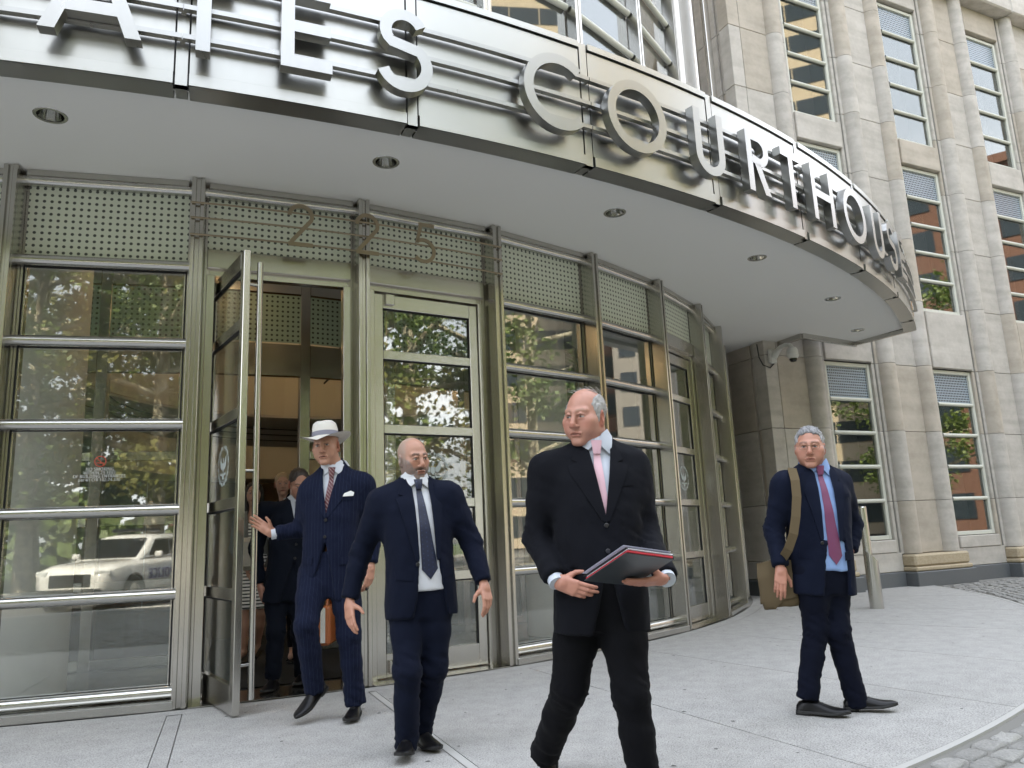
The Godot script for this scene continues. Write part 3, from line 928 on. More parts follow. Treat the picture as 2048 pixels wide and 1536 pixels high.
# ---------- canopy ----------
func canopy() -> void:
	var t := thing("entrance_canopy", Vector3.ZERO, "curved stainless steel canopy reading UNITED STATES COURTHOUSE over the entrance", "canopy")
	var a0 := 28.6; var a1 := 100.0
	var joints := [28.6]
	for k in 13: joints.append(31.15 + 5.447 * k - .0)
	joints.append(100.0)
	# joints measured at 69.28, 63.85, 58.43 ... every 5.447 degrees
	joints = [28.6]
	var a := 69.28 - 5.447 * 7
	while a < 99.0:
		if a > 29.2: joints.append(a)
		a += 5.447
	joints.append(100.0)
	var jw := rad_to_deg(.045 / CR)
	for k in joints.size() - 1:
		var lo: float = joints[k] + (jw if k > 0 else 0.0); var hi: float = joints[k + 1] - (jw if k < joints.size() - 2 else 0.0)
		for q in [["fascia_panel", 4.158, 5.120, 0.0], ["lower_band", 4.062, 4.144, 0.022], ["upper_band", 5.134, 5.19, 0.018]]:
			var b := MB.new()
			curved(b, lo + .012, hi - .012, q[1], q[2], CR + q[3], .05)
			part(t, q[0], b, M.fascia)
		var lip := MB.new()
		ring_sheet(lip, lo + .012, hi - .012, CR - .165, CR + .008, 4.06, 4.078)
		part(t, "lip_panel", lip, M.fascia)
		if k > 0:
			var s := MB.new(); var c: float = joints[k]
			curved(s, c - jw + .03, c + jw - .03, 4.064, 5.188, CR + .004, .05)
			part(t, "joint_strip", s, M.fascia)
			var js := MB.new(); ring_sheet(js, c - jw + .03, c + jw - .03, CR - .165, CR + .004, 4.064, 4.08, 1); part(t, "joint_lip", js, M.fascia)
	var back := MB.new()
	curved(back, a0, a1, 4.09, 5.17, CR - .03, .04, 40)
	part(t, "joint_backing", back, M.dark_metal)
	# roof of the canopy
	var rf := MB.new()
	for k in 40:
		var p := lerpf(a0, a1, k / 40.0); var q := lerpf(a0, a1, (k + 1) / 40.0)
		rf.quad(pol(CR - .05, q, 5.15, CC), pol(CR - .05, p, 5.15, CC), pol(5.8, p, 5.15, CC), pol(5.8, q, 5.15, CC))
	part(t, "roof_sheet", rf, M.steel)
	# soffit with openings for the lights
	var poly := PackedVector2Array()
	for k in 41:
		var p := pol(CR - .155, lerpf(a1, a0, k / 40.0), 0, CC); poly.append(Vector2(p.x, p.z))
	for p in [Vector3(5.90, 0, -12.80), Vector3(4.71, 0, -12.03), Vector3(3.90, 0, -13.95), Vector3(-1.0, 0, -24.0), Vector3(-14.0, 0, -20.0)]: poly.append(Vector2(p.x, p.z))
	var soff := CSGPolygon3D.new()
	soff.name = "soffit"; soff.polygon = poly; soff.mode = CSGPolygon3D.MODE_DEPTH; soff.depth = .05
	soff.transform = Transform3D(Basis(Vector3.RIGHT, PI / 2), Vector3(0, SOFFIT, 0))
	soff.material = M.soffit
	t.add_child(soff)
	var spots := [Vector3(-3.13, 0, -4.85), Vector3(-.94, 0, -5.73), Vector3(1.06, 0, -6.93), Vector3(2.87, 0, -8.37), Vector3(4.45, 0, -10.14), Vector3(5.59, 0, -11.97)]
	for p in spots:
		var c := CSGCylinder3D.new(); c.radius = .092; c.height = .3; c.sides = 28; c.operation = CSGShape3D.OPERATION_SUBTRACTION
		c.transform = Transform3D(Basis(Vector3.RIGHT, PI / 2), Vector3(p.x, p.z, 0))
		c.name = "light_hole"
		soff.add_child(c, true)
		var d := Node3D.new(); d.name = "downlight"; t.add_child(d, true); d.position = p + Vector3.UP * SOFFIT
		var tr := MB.new(); tr.lathe([Vector2(.086, .006), Vector2(.086, -.003), Vector2(.106, -.004), Vector2(.109, -.0005)], 28); part(d, "trim_ring", tr, M.rail)
		var rf2 := MB.new(); rf2.lathe([Vector2(.03, .22), Vector2(.05, .18), Vector2(.07, .10), Vector2(.087, .0)], 28); part(d, "reflector", rf2, M.mirror)
		var lm := MB.new(); lm.lathe([Vector2(.0, .19), Vector2(.03, .2), Vector2(.045, .24)], 16); part(d, "lamp", lm, M.white)
	var at := CSGCylinder3D.new(); at.radius = 4.6; at.height = .4; at.sides = 48; at.operation = CSGShape3D.OPERATION_SUBTRACTION
	at.transform = Transform3D(Basis(Vector3.RIGHT, PI / 2), Vector3(-3.2, -14.2, 0)); at.name = "atrium_opening"
	soff.add_child(at, true)
	# straight end of the canopy by the stone front
	var e := MB.new()
	var pts := [pol(CR, a0, 0, CC), Vector3(5.90, 0, -12.80), Vector3(4.71, 0, -12.03), Vector3(3.95, 0, -13.85)]
	for k in 3:
		var p: Vector3 = pts[k]; var q: Vector3 = pts[k + 1]
		var d := (q - p).normalized()
		var nrm := d.cross(Vector3.UP)
		e.box((p + q) / 2 + Vector3.UP * (4.085 if k > 0 else 4.62) , Vector3(p.distance_to(q), (.09 if k > 0 else 1.12), .06), Basis(d, Vector3.UP, -nrm), .004)
	part(t, "end_trim", e, M.steel)
	# letter rails
	for y in [4.375, 4.59, 4.815]:
		for k in joints.size() - 1:
			var b := MB.new()
			curved(b, joints[k] + .01, joints[k + 1] - .01, y - .017, y + .017, CR + .075, .045, 5)
			part(t, "letter_rail", b, M.letter)
		for k in joints.size():
			var b := MB.new(); b.box(pol(CR + .02, joints[k], y, CC), Vector3(.03, .025, .06), bayframe(joints[k], 1).basis); part(t, "rail_bracket", b, M.letter)
	var sets := [["A", 71.06], ["T", 68.83], ["E", 66.57], ["S", 64.2], ["C", 59.87], ["O", 56.89], ["U", 53.78], ["R", 51.24], ["T", 49.15], ["H", 46.87], ["O", 43.95], ["U", 41.25], ["S", 39.1], ["E", 37.15], ["T", 73.3], ["S", 75.4]]
	for l in sets:
		var b := MB.new(); glyph(b, l[0], .625, .086, .085)
		var o := part(t, "sign_letter", b, M.letter, bayframe(l[1], CR + .078, 4.232, CC))
		o.set_meta("label", "raised steel letter %s on the canopy" % l[0])

func curved(b: MB, lo: float, hi: float, y0: float, y1: float, r: float, th: float, seg := 6) -> void:
	for k in seg:
		var p := lerpf(hi, lo, float(k) / seg); var q := lerpf(hi, lo, float(k + 1) / seg)
		var np := (pol(1, p, 0, Vector3.ZERO)); var nq := (pol(1, q, 0, Vector3.ZERO))
		var i := b.v.size()
		b.vert(pol(r, p, y0, CC), np); b.vert(pol(r, q, y0, CC), nq); b.vert(pol(r, q, y1, CC), nq); b.vert(pol(r, p, y1, CC), np)
		b.face(i, i + 1, i + 2); b.face(i, i + 2, i + 3)
		b.quad(pol(r - th, p, y0, CC), pol(r - th, q, y0, CC), pol(r, q, y0, CC), pol(r, p, y0, CC))
		b.quad(pol(r, p, y1, CC), pol(r, q, y1, CC), pol(r - th, q, y1, CC), pol(r - th, p, y1, CC))
	for e in [lo, hi]:
		b.quad(pol(r, e, y0, CC), pol(r - th, e, y0, CC), pol(r - th, e, y1, CC), pol(r, e, y1, CC))

func ring_sheet(b: MB, lo: float, hi: float, r0: float, r1: float, y0: float, y1: float, seg := 6) -> void:
	for k in seg:
		var p := lerpf(lo, hi, float(k) / seg); var q := lerpf(lo, hi, float(k + 1) / seg)
		b.quad(pol(r0, q, y0, CC), pol(r1, q, y0, CC), pol(r1, p, y0, CC), pol(r0, p, y0, CC))
		b.quad(pol(r0, q, y0, CC), pol(r0, p, y0, CC), pol(r0, p, y1 + .04, CC), pol(r0, q, y1 + .04, CC))

# letters: strokes of even width, drawn from their centre line, base at y = 0
func stroke(b: MB, pts: Array, w: float, z0: float, z1: float, closed := false) -> void:
	var l := []; var r := []; var n := pts.size()
	for k in n:
		var p: Vector2 = pts[k]
		var a: Vector2 = pts[(k - 1 + n) % n] if closed or k > 0 else p
		var c: Vector2 = pts[(k + 1) % n] if closed or k < n - 1 else p
		var d := (c - a).normalized()
		var nn := Vector2(-d.y, d.x) * w / 2
		l.append(p + nn); r.append(p - nn)
	var m := n if closed else n - 1
	for k in m:
		var j := (k + 1) % n
		var a: Vector2 = l[k]; var c: Vector2 = r[k]; var d: Vector2 = r[j]; var e: Vector2 = l[j]
		b.quad(Vector3(c.x, c.y, z1), Vector3(d.x, d.y, z1), Vector3(e.x, e.y, z1), Vector3(a.x, a.y, z1))
		b.quad(Vector3(a.x, a.y, z0), Vector3(e.x, e.y, z0), Vector3(d.x, d.y, z0), Vector3(c.x, c.y, z0))
		b.quad(Vector3(c.x, c.y, z0), Vector3(d.x, d.y, z0), Vector3(d.x, d.y, z1), Vector3(c.x, c.y, z1))
		b.quad(Vector3(e.x, e.y, z0), Vector3(a.x, a.y, z0), Vector3(a.x, a.y, z1), Vector3(e.x, e.y, z1))
	if not closed:
		for k in [0, n - 1]:
			var a: Vector2 = l[k]; var c: Vector2 = r[k]
			if k == 0: b.quad(Vector3(a.x, a.y, z0), Vector3(c.x, c.y, z0), Vector3(c.x, c.y, z1), Vector3(a.x, a.y, z1))
			else: b.quad(Vector3(c.x, c.y, z0), Vector3(a.x, a.y, z0), Vector3(a.x, a.y, z1), Vector3(c.x, c.y, z1))

func arc2(c: Vector2, rx: float, ry: float, d0: float, d1: float, n: int) -> Array:
	var out := []
	for k in n + 1:
		var a := deg_to_rad(lerpf(d0, d1, float(k) / n))
		out.append(c + Vector2(cos(a) * rx, sin(a) * ry))
	return out

func glyph(b: MB, ch: String, h: float, w: float, z: float) -> void:
	var q := func(pts):
		var poly := PackedVector2Array()
		for p in pts: poly.append(Vector2(p[0], p[1]))
		b.prism(poly, 0, z)
	var o := w / 2
	match ch:
		"T":
			q.call([[-o, 0], [o, 0], [o, h - w], [-o, h - w]])
			q.call([[-h * .29, h - w], [h * .29, h - w], [h * .29, h], [-h * .29, h]])
		"E":
			var x := -h * .27
			q.call([[x, 0], [x + w, 0], [x + w, h], [x, h]])
			for y in [0.0, h * .5 - o, h - w]: q.call([[x + w, y], [h * .27 - (w * .15 if y > 0 else 0.0), y], [h * .27 - (w * .15 if y > 0 else 0.0), y + w], [x + w, y + w]])
		"H":
			for s in [-1, 1]: q.call([[s * h * .33 - o, 0], [s * h * .33 + o, 0], [s * h * .33 + o, h], [s * h * .33 - o, h]])
			q.call([[-h * .33 + o, h * .5 - o], [h * .33 - o, h * .5 - o], [h * .33 - o, h * .5 + o], [-h * .33 + o, h * .5 + o]])
		"A":
			var e := h * .455; var tw := w * .62
			for s in [-1.0, 1.0]: q.call([[s * e, 0], [s * (e - w * 1.08), 0], [0, h - w * .9], [0, h], [s * tw, h]])
			var y0 := h * .22; var f := func(y): return (e - w * 1.08) * (1.0 - y / (h - w * .9))
			q.call([[-f.call(y0), y0], [f.call(y0), y0], [f.call(y0 + w), y0 + w], [-f.call(y0 + w), y0 + w]])
		"O": stroke(b, arc2(Vector2(0, h / 2), h / 2 - o + .016, h / 2 - o + .016, 0, 360 - 7.5, 47), w, 0, z, true)
		"C": stroke(b, arc2(Vector2(h * .08, h / 2), h / 2 - o + .016, h / 2 - o + .016, 48, 312, 36), w, 0, z)
		"U":
			var x := h * .25; var pts := [Vector2(-x, h)]
			pts.append_array(arc2(Vector2(0, x + o - .008), x, x, 180, 360, 22)); pts.append(Vector2(x, h))
			stroke(b, pts, w, 0, z)
		"S":
			var r1 := h * .215; var r2 := h * .265
			var c1 := Vector2(0, h - r1 - o + .012); var c2 := Vector2(0, r2 + o - .012)
			var pts := arc2(c1, r1 * 1.02, r1, 25, 225, 16)
			pts.append_array(arc2(c2, r2, r2, 50, -160, 18))
			stroke(b, pts, w, 0, z)
		"R":
			var x := -h * .22
			q.call([[x - o, 0], [x + o, 0], [x + o, h], [x - o, h]])
			var r := h * .235
			var pts := [Vector2(x + o, h - o)]; pts.append_array(arc2(Vector2(h * .02, h - o - r + o * .4), r - o * .4, r - o * .4, 90, -90, 16)); pts.append(Vector2(x + o, h - 2 * r + o * .3))
			stroke(b, pts, w, 0, z)
			var yb := h - 2 * r + o * .3 - o
			q.call([[x + o + w * .35, yb], [x + o + w * 1.45, yb], [h * .27, 0], [h * .27 - w * 1.12, 0]])
		"2":
			var r := h * .245
			var pts := arc2(Vector2(0, h - r - o), r, r, 178, -18, 18)
			pts.append(Vector2(-h * .20, w)); 
			stroke(b, pts, w, 0, z)
			q.call([[-h * .26, 0], [h * .27, 0], [h * .27, w], [-h * .26, w]])
		"5":
			var r := h * .27
			var pts := arc2(Vector2(-h * .02, r + o * .6), r, r, -140, 128, 22)
			stroke(b, pts, w, 0, z)
			q.call([[-h * .19 - o, h * .46], [-h * .19 + o, h * .5], [-h * .05, h - w], [-h * .05 - w, h - w]])
			q.call([[-h * .05 - w, h - w], [h * .26, h - w], [h * .26, h], [-h * .05 - w, h]])

# ---------- inside the lobby ----------
func lobby() -> void:
	var fl := MB.new()
	for k in 30:
		var a := lerpf(-60, 200, k / 30.0); var b := lerpf(-60, 200, (k + 1) / 30.0)
		fl.quad(pol(9.34, b, .003), pol(9.34, a, .003), pol(.05, a, .003), pol(.05, b, .003))
	fl.quad(Vector3(-13, .003, -14.8), Vector3(2.5, .003, -14.8), Vector3(2.5, .003, -24), Vector3(-13, .003, -24))
	struct("lobby_floor", fl, M.lobby_floor)
	var rug := MB.new()
	for k in 10:
		var a := lerpf(55, 70, k / 10.0); var b := lerpf(55, 70, (k + 1) / 10.0)
		rug.quad(pol(9.0, b, .012), pol(9.0, a, .012), pol(5.2, a, .012), pol(5.2, b, .012))
	tag(part(self, "door_mat", rug, M.mat_rug), "long black entrance mat inside the open door", "mat")
	# second glass screen of the vestibule
	var t := thing("inner_screen", Vector3.ZERO, "inner vestibule screen of grey steel posts with dotted panels above", "glass wall")
	var post := MB.new(); post.span(Vector3(-.055, 0, -.12), Vector3(.055, 4.1, 0), .005); var pm := post.mesh(M.steel)
	var hw := .46
	var dp := MB.new(); dp.quad(Vector3(-hw, 3.36, 0), Vector3(hw, 3.36, 0), Vector3(hw, 3.92, 0), Vector3(-hw, 3.92, 0), Vector2.ZERO, Vector2(16, 10)); var dm := dp.mesh(M.dots_in)
	var hd := MB.new(); hd.span(Vector3(-hw, 2.98, -.08), Vector3(hw, 3.34, .01)); var hm := hd.mesh(M.steel)
	var ub := MB.new(); ub.span(Vector3(-hw, 3.94, -.08), Vector3(hw, 4.1, .01)); var um := ub.mesh(M.steel)
	var rl := MB.new(); rl.span(Vector3(-hw, -.045, -.05), Vector3(hw, .045, .02), .004); var rm := rl.mesh(M.rail)
	var gp := MB.new(); gp.quad(Vector3(-hw, .1, -.03), Vector3(hw, .1, -.03), Vector3(hw, 2.96, -.03), Vector3(-hw, 2.96, -.03)); var gm := gp.mesh(M.glass)
	for i in range(-3, 9): piece(t, "post", pm, bayframe(mang(i) , 7.2))
	for i in range(-3, 8):
		var bf := bayframe(mang(i) - STEP / 2, 7.18)
		piece(t, "dotted_panel", dm, bf); piece(t, "header", hm, bf); piece(t, "top_bar", um, bf)
		if i in [1]: continue
		piece(t, "pane", gm, bf)
		for y in [.06, .80, 1.43, 2.09]: piece(t, "rail", rm, bf.translated_local(Vector3(0, y, 0)))
	# round plaster columns between the two screens
	for c in [[8.25, 79.6], [8.25, 43.2]]:
		var b := MB.new(); b.lathe([Vector2(.30, 0), Vector2(.30, 4.12)], 40)
		var o := part(self, "round_column", b, M.plaster, Transform3D(Basis(), pol(c[0], c[1])))
		tag(o, "smooth pale round column behind the %s" % ("pane with the no smoking notice" if c[1] > 60 else "panes right of the closed door"), "column")
	# lobby shell
	var w := thing("lobby_wall", Vector3.ZERO, "curved lobby wall of warm wood panels seen through the open door", "wall")
	var cx := Vector3(-3.2, 0, -15.2)
	for k in 18:
		var a := lerpf(150, 390, k / 18.0); var b := lerpf(150, 390, (k + 1) / 18.0)
		for q in [[.0, 2.75], [4.1, 6.4], [6.41, 8.8]]:
			var p := MB.new()
			p.quad(pol(5.6, b - .15, q[0], cx), pol(5.6, a + .15, q[0], cx), pol(5.6, a + .15, q[1], cx), pol(5.6, b - .15, q[1], cx))
			part(w, "panel", p, M.wood)
	var bk := MB.new()
	for k in 18:
		var a := lerpf(150, 390, k / 18.0); var b := lerpf(150, 390, (k + 1) / 18.0)
		bk.quad(pol(5.63, b, 0, cx), pol(5.63, a, 0, cx), pol(5.63, a, 8.8, cx), pol(5.63, b, 8.8, cx))
	part(w, "backing", bk, M.dark_wall)
	var bal := thing("balcony", Vector3.ZERO, "pale curved balcony front with thin rails inside the lobby", "balcony")
	var bf2 := MB.new()
	for k in 18:
		var a := lerpf(150, 390, k / 18.0); var b := lerpf(150, 390, (k + 1) / 18.0)
		bf2.quad(pol(4.4, b, 2.72, cx), pol(4.4, a, 2.72, cx), pol(4.4, a, 3.5, cx), pol(4.4, b, 3.5, cx))
		bf2.quad(pol(4.4, a, 2.72, cx), pol(4.4, b, 2.72, cx), pol(5.6, b, 2.72, cx), pol(5.6, a, 2.72, cx))
		bf2.quad(pol(4.4, b, 3.5, cx), pol(4.4, a, 3.5, cx), pol(5.6, a, 3.5, cx), pol(5.6, b, 3.5, cx))
	part(bal, "front", bf2, M.plaster)
	for y in [3.66, 3.8, 3.94]:
		var pts := []
		for k in 25: pts.append(pol(4.42, lerpf(150, 390, k / 24.0), y, cx))
		var b := MB.new(); b.tube(pts, .014, 6); part(bal, "rail", b, M.dark_metal)
	var st := thing("lobby_stair_rail", Vector3.ZERO, "thin dark stair rails rising across the lobby behind the glass", "railing")
	for k in 3:
		var b := MB.new(); b.tube([Vector3(-2.9, 3.55 + k * .15, -11.6), Vector3(-1.2, 4.75 + k * .15, -10.6), Vector3(.4, 5.4 + k * .15, -10.2)], .015, 6); part(st, "rail", b, M.dark_metal)
	var lid := MB.new()
	for k in 24:
		var a := TAU * k / 24; var b := TAU * (k + 1) / 24
		var c := Vector3(-3.2, 0, -14.2)
		lid.tri(c + Vector3.UP * 8.8, c + Vector3(cos(a) * 4.6, 8.8, sin(a) * 4.6), c + Vector3(cos(b) * 4.6, 8.8, sin(b) * 4.6))
		lid.quad(c + Vector3(cos(a) * 4.6, SOFFIT + .05, sin(a) * 4.6), c + Vector3(cos(b) * 4.6, SOFFIT + .05, sin(b) * 4.6), c + Vector3(cos(b) * 4.6, 8.8, sin(b) * 4.6), c + Vector3(cos(a) * 4.6, 8.8, sin(a) * 4.6))
	struct("lobby_ceiling", lid, M.plaster)
	for p in [Vector3(-3.4, 8.7, -14.4), Vector3(-2.2, 8.7, -12.2)]:
		lamp(p, .22, .55)
	for p in [Vector3(-5.6, SOFFIT - .01, -9.7), Vector3(-4.95, SOFFIT - .01, -10.4), Vector3(-2.75, SOFFIT - .01, -7.3)]: lamp(p, .09, .07)  # last lamp, by the open door, is added to brighten the doorway
	var rb := thing("reception_counter", Vector3(-2.6, 0, -13.0), "low wooden security counter deep in the lobby", "counter")
	var c1 := MB.new(); c1.span(Vector3(-1.6, 0, -.35), Vector3(1.6, 1.0, .35), .01); part(rb, "front", c1, M.wood)
	var c2 := MB.new(); c2.span(Vector3(-1.7, 1.0, -.42), Vector3(1.7, 1.05, .42), .01); part(rb, "top", c2, M.dark_metal)

func lamp(p: Vector3, r: float, e: float) -> void:
	var t := thing("ceiling_lamp", p, ("large round lit lamp in the high lobby ceiling" if r > .1 else "small round lit lamp in the low vestibule ceiling, the doorway one added"), "lamp", "lobby ceiling lamps")
	var b := MB.new(); b.lathe([Vector2(.0, 0), Vector2(r, 0), Vector2(r, .03)], 20); part(t, "lens", b, M.lamp_glow)
	var rg := MB.new(); rg.lathe([Vector2(r, -.004), Vector2(r * 1.18, -.004), Vector2(r * 1.18, .03)], 20); part(t, "ring", rg, M.rail)
	var l := OmniLight3D.new(); l.name = "light"; l.light_energy = e; l.light_color = Color(1, .82, .58); l.light_size = r
	l.omni_range = 30; l.omni_attenuation = 2.0; l.shadow_enabled = true
	l.position = Vector3(0, -.06, 0); t.add_child(l)

# ---------- street furniture by the entrance ----------
func bollard() -> void:
	var t := thing("bollard", Vector3(4.6, 0, -10.35), "stainless steel bollard with a slanted shoulder beside the stone wall", "bollard")
	var b := MB.new()
	var n := 22
	# wide lower sleeve with a slanted top, slim post above
	var rings := []
	for y in [0.0, 1.0]:
		var ring := PackedVector3Array()
		for j in n:
			var a := TAU * j / n
			var x := cos(a) * .086
			ring.append(Vector3(x, (0.0 if y == 0.0 else .66 - x * 1.0), -sin(a) * .086))
		rings.append(ring)
	b.loft(rings); part(t, "sleeve", b, M.rail)
	var u := MB.new(); u.lathe([Vector2(.054, .5), Vector2(.054, 1.29), Vector2(.048, 1.305), Vector2(.0, 1.31)], 22, Transform3D(Basis(), Vector3(-.03, 0, 0))); part(t, "post", u, M.rail)

func security_camera() -> void:
	var p := front(9.28, 3.86, 0)
	var t := thing("security_camera", p, "white dome security camera on a swan-neck arm at the stone corner", "camera")
	var bs := Basis(FR, Vector3.UP, FN)
	t.basis = bs
	var wh := mat(lin(0.62, 0.62, 0.59), 0.35)
	var b := MB.new(); b.span(Vector3(-.07, -.13, 0), Vector3(.07, .11, .085), .015); part(t, "wall_box", b, wh)
	var a := MB.new(); a.tube([Vector3(0, -.03, .07), Vector3(.01, .04, .14), Vector3(.02, .10, .22), Vector3(.03, .12, .32), Vector3(.035, .10, .41), Vector3(.035, .05, .45)], [.06, .05, .04, .034, .034, .036], 14); part(t, "arm", a, wh)
	var d := MB.new(); d.lathe([Vector2(.03, .06), Vector2(.06, .045), Vector2(.082, .01), Vector2(.088, -.03), Vector2(.088, -.075), Vector2(.094, -.078), Vector2(.094, -.09), Vector2(.08, -.12), Vector2(.062, -.135)], 26, Transform3D(Basis(), Vector3(.035, 0, .45))); part(t, "housing", d, wh)
	var g := MB.new(); g.lathe([Vector2(.062, -.135), Vector2(.058, -.165), Vector2(.04, -.188), Vector2(0, -.197)], 22, Transform3D(Basis(), Vector3(.035, 0, .45))); part(t, "dome", g, mat(lin(.01, .01, .012), .08))
	var c := MB.new(); c.tube([Vector3(.04, -.12, .03), Vector3(-.05, -.2, .02), Vector3(-.16, -.15, -.02), Vector3(-.22, -.02, -.03), Vector3(-.24, .2, -.03)], .011, 8); part(t, "cable", c, M.dark_metal)

# ---------- across the street ----------
func tree_mesh(seed_: int, h: float, spread: float) -> Array:
	var R := RandomNumberGenerator.new(); R.seed = seed_
	var tr := MB.new(); var lf := MB.new()
	var bend := Vector3(R.randf_range(-.4, .4), 0, R.randf_range(-.4, .4))
	var fork := h * .19
	tr.tube([Vector3.ZERO, Vector3(0, fork * .5, 0) + bend * .3, Vector3(0, fork, 0) + bend * .5, Vector3(0, h * .6, 0) + bend, Vector3(0, h * .9, 0) + bend * 1.3], [h * .022, h * .018, h * .015, h * .009, h * .002], 10)
	var ends := []
	for k in 20:
		var y := lerpf(fork * .8, h * .86, k / 19.0)
		var a := k * 2.4 + R.randf_range(-.3, .3)
		var len_ := spread * (1.0 - absf(y / h - .55) * .9) * R.randf_range(.75, 1.1)
		var d := Vector3(cos(a), R.randf_range(.15, .6), sin(a)).normalized()
		var p0 := Vector3(0, y, 0) + bend * (y / h)
		var p1 := p0 + d * len_ * .55 + Vector3(0, R.randf_range(-.1, .3), 0); var p2 := p0 + d * len_ + Vector3(0, R.randf_range(-.5, .4), 0)
		tr.tube([p0, p1, p2], [h * .008, h * .005, h * .0015], 6, false)
		for q in 4:
			ends.append(p1.lerp(p2, R.randf_range(.0, 1.2)) + Vector3(R.randf_range(-.6, .6), R.randf_range(-.4, .6), R.randf_range(-.6, .6)))
	for e in ends:
		var rad := R.randf_range(.7, 1.2)
		for k in 90:
			var o := Vector3(R.randfn(0, .45), R.randfn(0, .36), R.randfn(0, .45)) * rad
			var p: Vector3 = e + o
			var nn := (Vector3(R.randf_range(-1, 1), R.randf_range(.1, 1.2), R.randf_range(-1, 1))).normalized()
			var u := nn.cross(Vector3(R.randf_range(-1, 1), R.randf_range(-1, 1), R.randf_range(-1, 1))).normalized()
			var w := nn.cross(u)
			var s := R.randf_range(.08, .165)
			var c := Color(1, 1, 1) * R.randf_range(.7, 1.25)
			var i := lf.v.size()
			for q in [[-1.0, 0.0], [0.0, -.7], [1.0, 0.0], [0.0, .7]]:
				lf.vert(p + u * q[0] * s + w * q[1] * s + nn * (absf(q[1]) * s * .25), nn); lf.col.append(c)
			lf.face(i, i + 1, i + 2); lf.face(i, i + 2, i + 3)
	return [tr, lf]

func trees() -> void:
	var protos := []
	for k in 3:
		var m := tree_mesh(31 + k, [17.0, 14.5, 18.5][k], [5.0, 4.4, 5.4][k])
		protos.append([m[0].mesh(M.bark), m[1].mesh(M["leaf%d" % k])])
	var spots := [[-8.2, 15.6, 0], [-4.4, 17.4, 1], [-.8, 15.8, 2], [3.4, 17.0, 0], [7.2, 15.4, 1], [11.6, 16.4, 2], [16.5, 15.6, 0], [21.5, 16.6, 1], [27.0, 15.8, 2], [-13.0, 16.4, 2],
		[-6.5, 23.0, 2], [-2.4, 24.0, 0], [1.6, 22.6, 1], [5.6, 24.0, 2], [10.0, 22.8, 0], [14.5, 24.0, 1], [20.0, 23.0, 2], [-11.0, 24.0, 1], [26.0, 24, 0], [-4.5, 31, 0], [.5, 32, 2], [6.0, 31, 1], [12.0, 32, 0], [-10, 32, 2], [10.8, 4.3, 1], [15.6, 4.5, 2], [20.8, 4.4, 0], [26.5, 4.6, 1], [17.5, -1.0, 1], [25.5, -3.5, 0], [36.0, 6.0, 2], [35, -9.0, 1]]
	var place := ["in the front row of the park across the street", "deeper in the park across the street"]
	var kinds := ["tall broad plane tree", "shorter plane tree with pale foliage", "yellowish plane tree"]
	for s in spots:
		var t := thing("plane_tree", Vector3(s[0], 0, s[1]), "%s %s" % [kinds[s[2]], ("on the pavement along the courthouse street" if s[1] < 10 else (place[0] if s[1] < 22 else place[1]))], "tree", "trees opposite the courthouse")
		t.rotation.y = s[0] * 1.7 + s[1]
		piece(t, "trunk", protos[s[2]][0]); piece(t, "crown", protos[s[2]][1])

func far_wood() -> void:
	var R := RandomNumberGenerator.new(); R.seed = 404
	var b := MB.new()
	for k in 9000:
		var x := R.randf_range(-70, 80); var y := pow(R.randf(), .8) * (9.0 + 3.0 * sin(x * .23) + 2.0 * sin(x * .61)); var z := R.randf_range(44, 52)
		var nn := Vector3(R.randf_range(-.7, .7), R.randf_range(-.2, 1), -1).normalized()
		var u := nn.cross(Vector3(R.randf_range(-1, 1), R.randf_range(-1, 1), .2)).normalized(); var w := nn.cross(u); var s := R.randf_range(.3, .75)
		var i := b.v.size(); var c := Color(1, 1, 1) * R.randf_range(.6, 1.2)
		for q in [[-1.0, 0.0], [0.0, -.7], [1.0, 0.0], [0.0, .7]]:
			b.vert(Vector3(x, y, z) + u * q[0] * s + w * q[1] * s, nn); b.col.append(c)
		b.face(i, i + 1, i + 2); b.face(i, i + 2, i + 3)
	var o := part(self, "far_wood", b, M.leaf0)
	tag(o, "distant belt of dark trees at the far side of the park", "trees", "", "stuff")

func tower(called: String, at: Vector3, turn: float, size: Vector3, floors: int, cols: int, wall: Material, label: String, bands: bool) -> void:
	var t := thing(called, at, label, "building")
	t.rotation.y = turn
	var b := MB.new(); b.span(Vector3(-size.x / 2, 0, -size.z / 2), Vector3(size.x / 2, size.y, size.z / 2)); part(t, "wall", b, wall)
	var co := MB.new(); co.span(Vector3(-size.x / 2 - .3, size.y, -size.z / 2 - .3), Vector3(size.x / 2 + .3, size.y + .7, size.z / 2 + .3)); part(t, "roof", co, wall)
	var fh := size.y / floors; var cw := size.x / cols
	var win := MB.new(); win.span(Vector3(-cw * (.48 if bands else .27), -fh * .27, -.1), Vector3(cw * (.48 if bands else .27), fh * .27, .06)); var wm := win.mesh(M.far_glass)
	for f in floors:
		for c in cols:
			piece(t, "window", wm, Transform3D(Basis(), Vector3(-size.x / 2 + cw * (c + .5), fh * (f + .55), size.z / 2)))

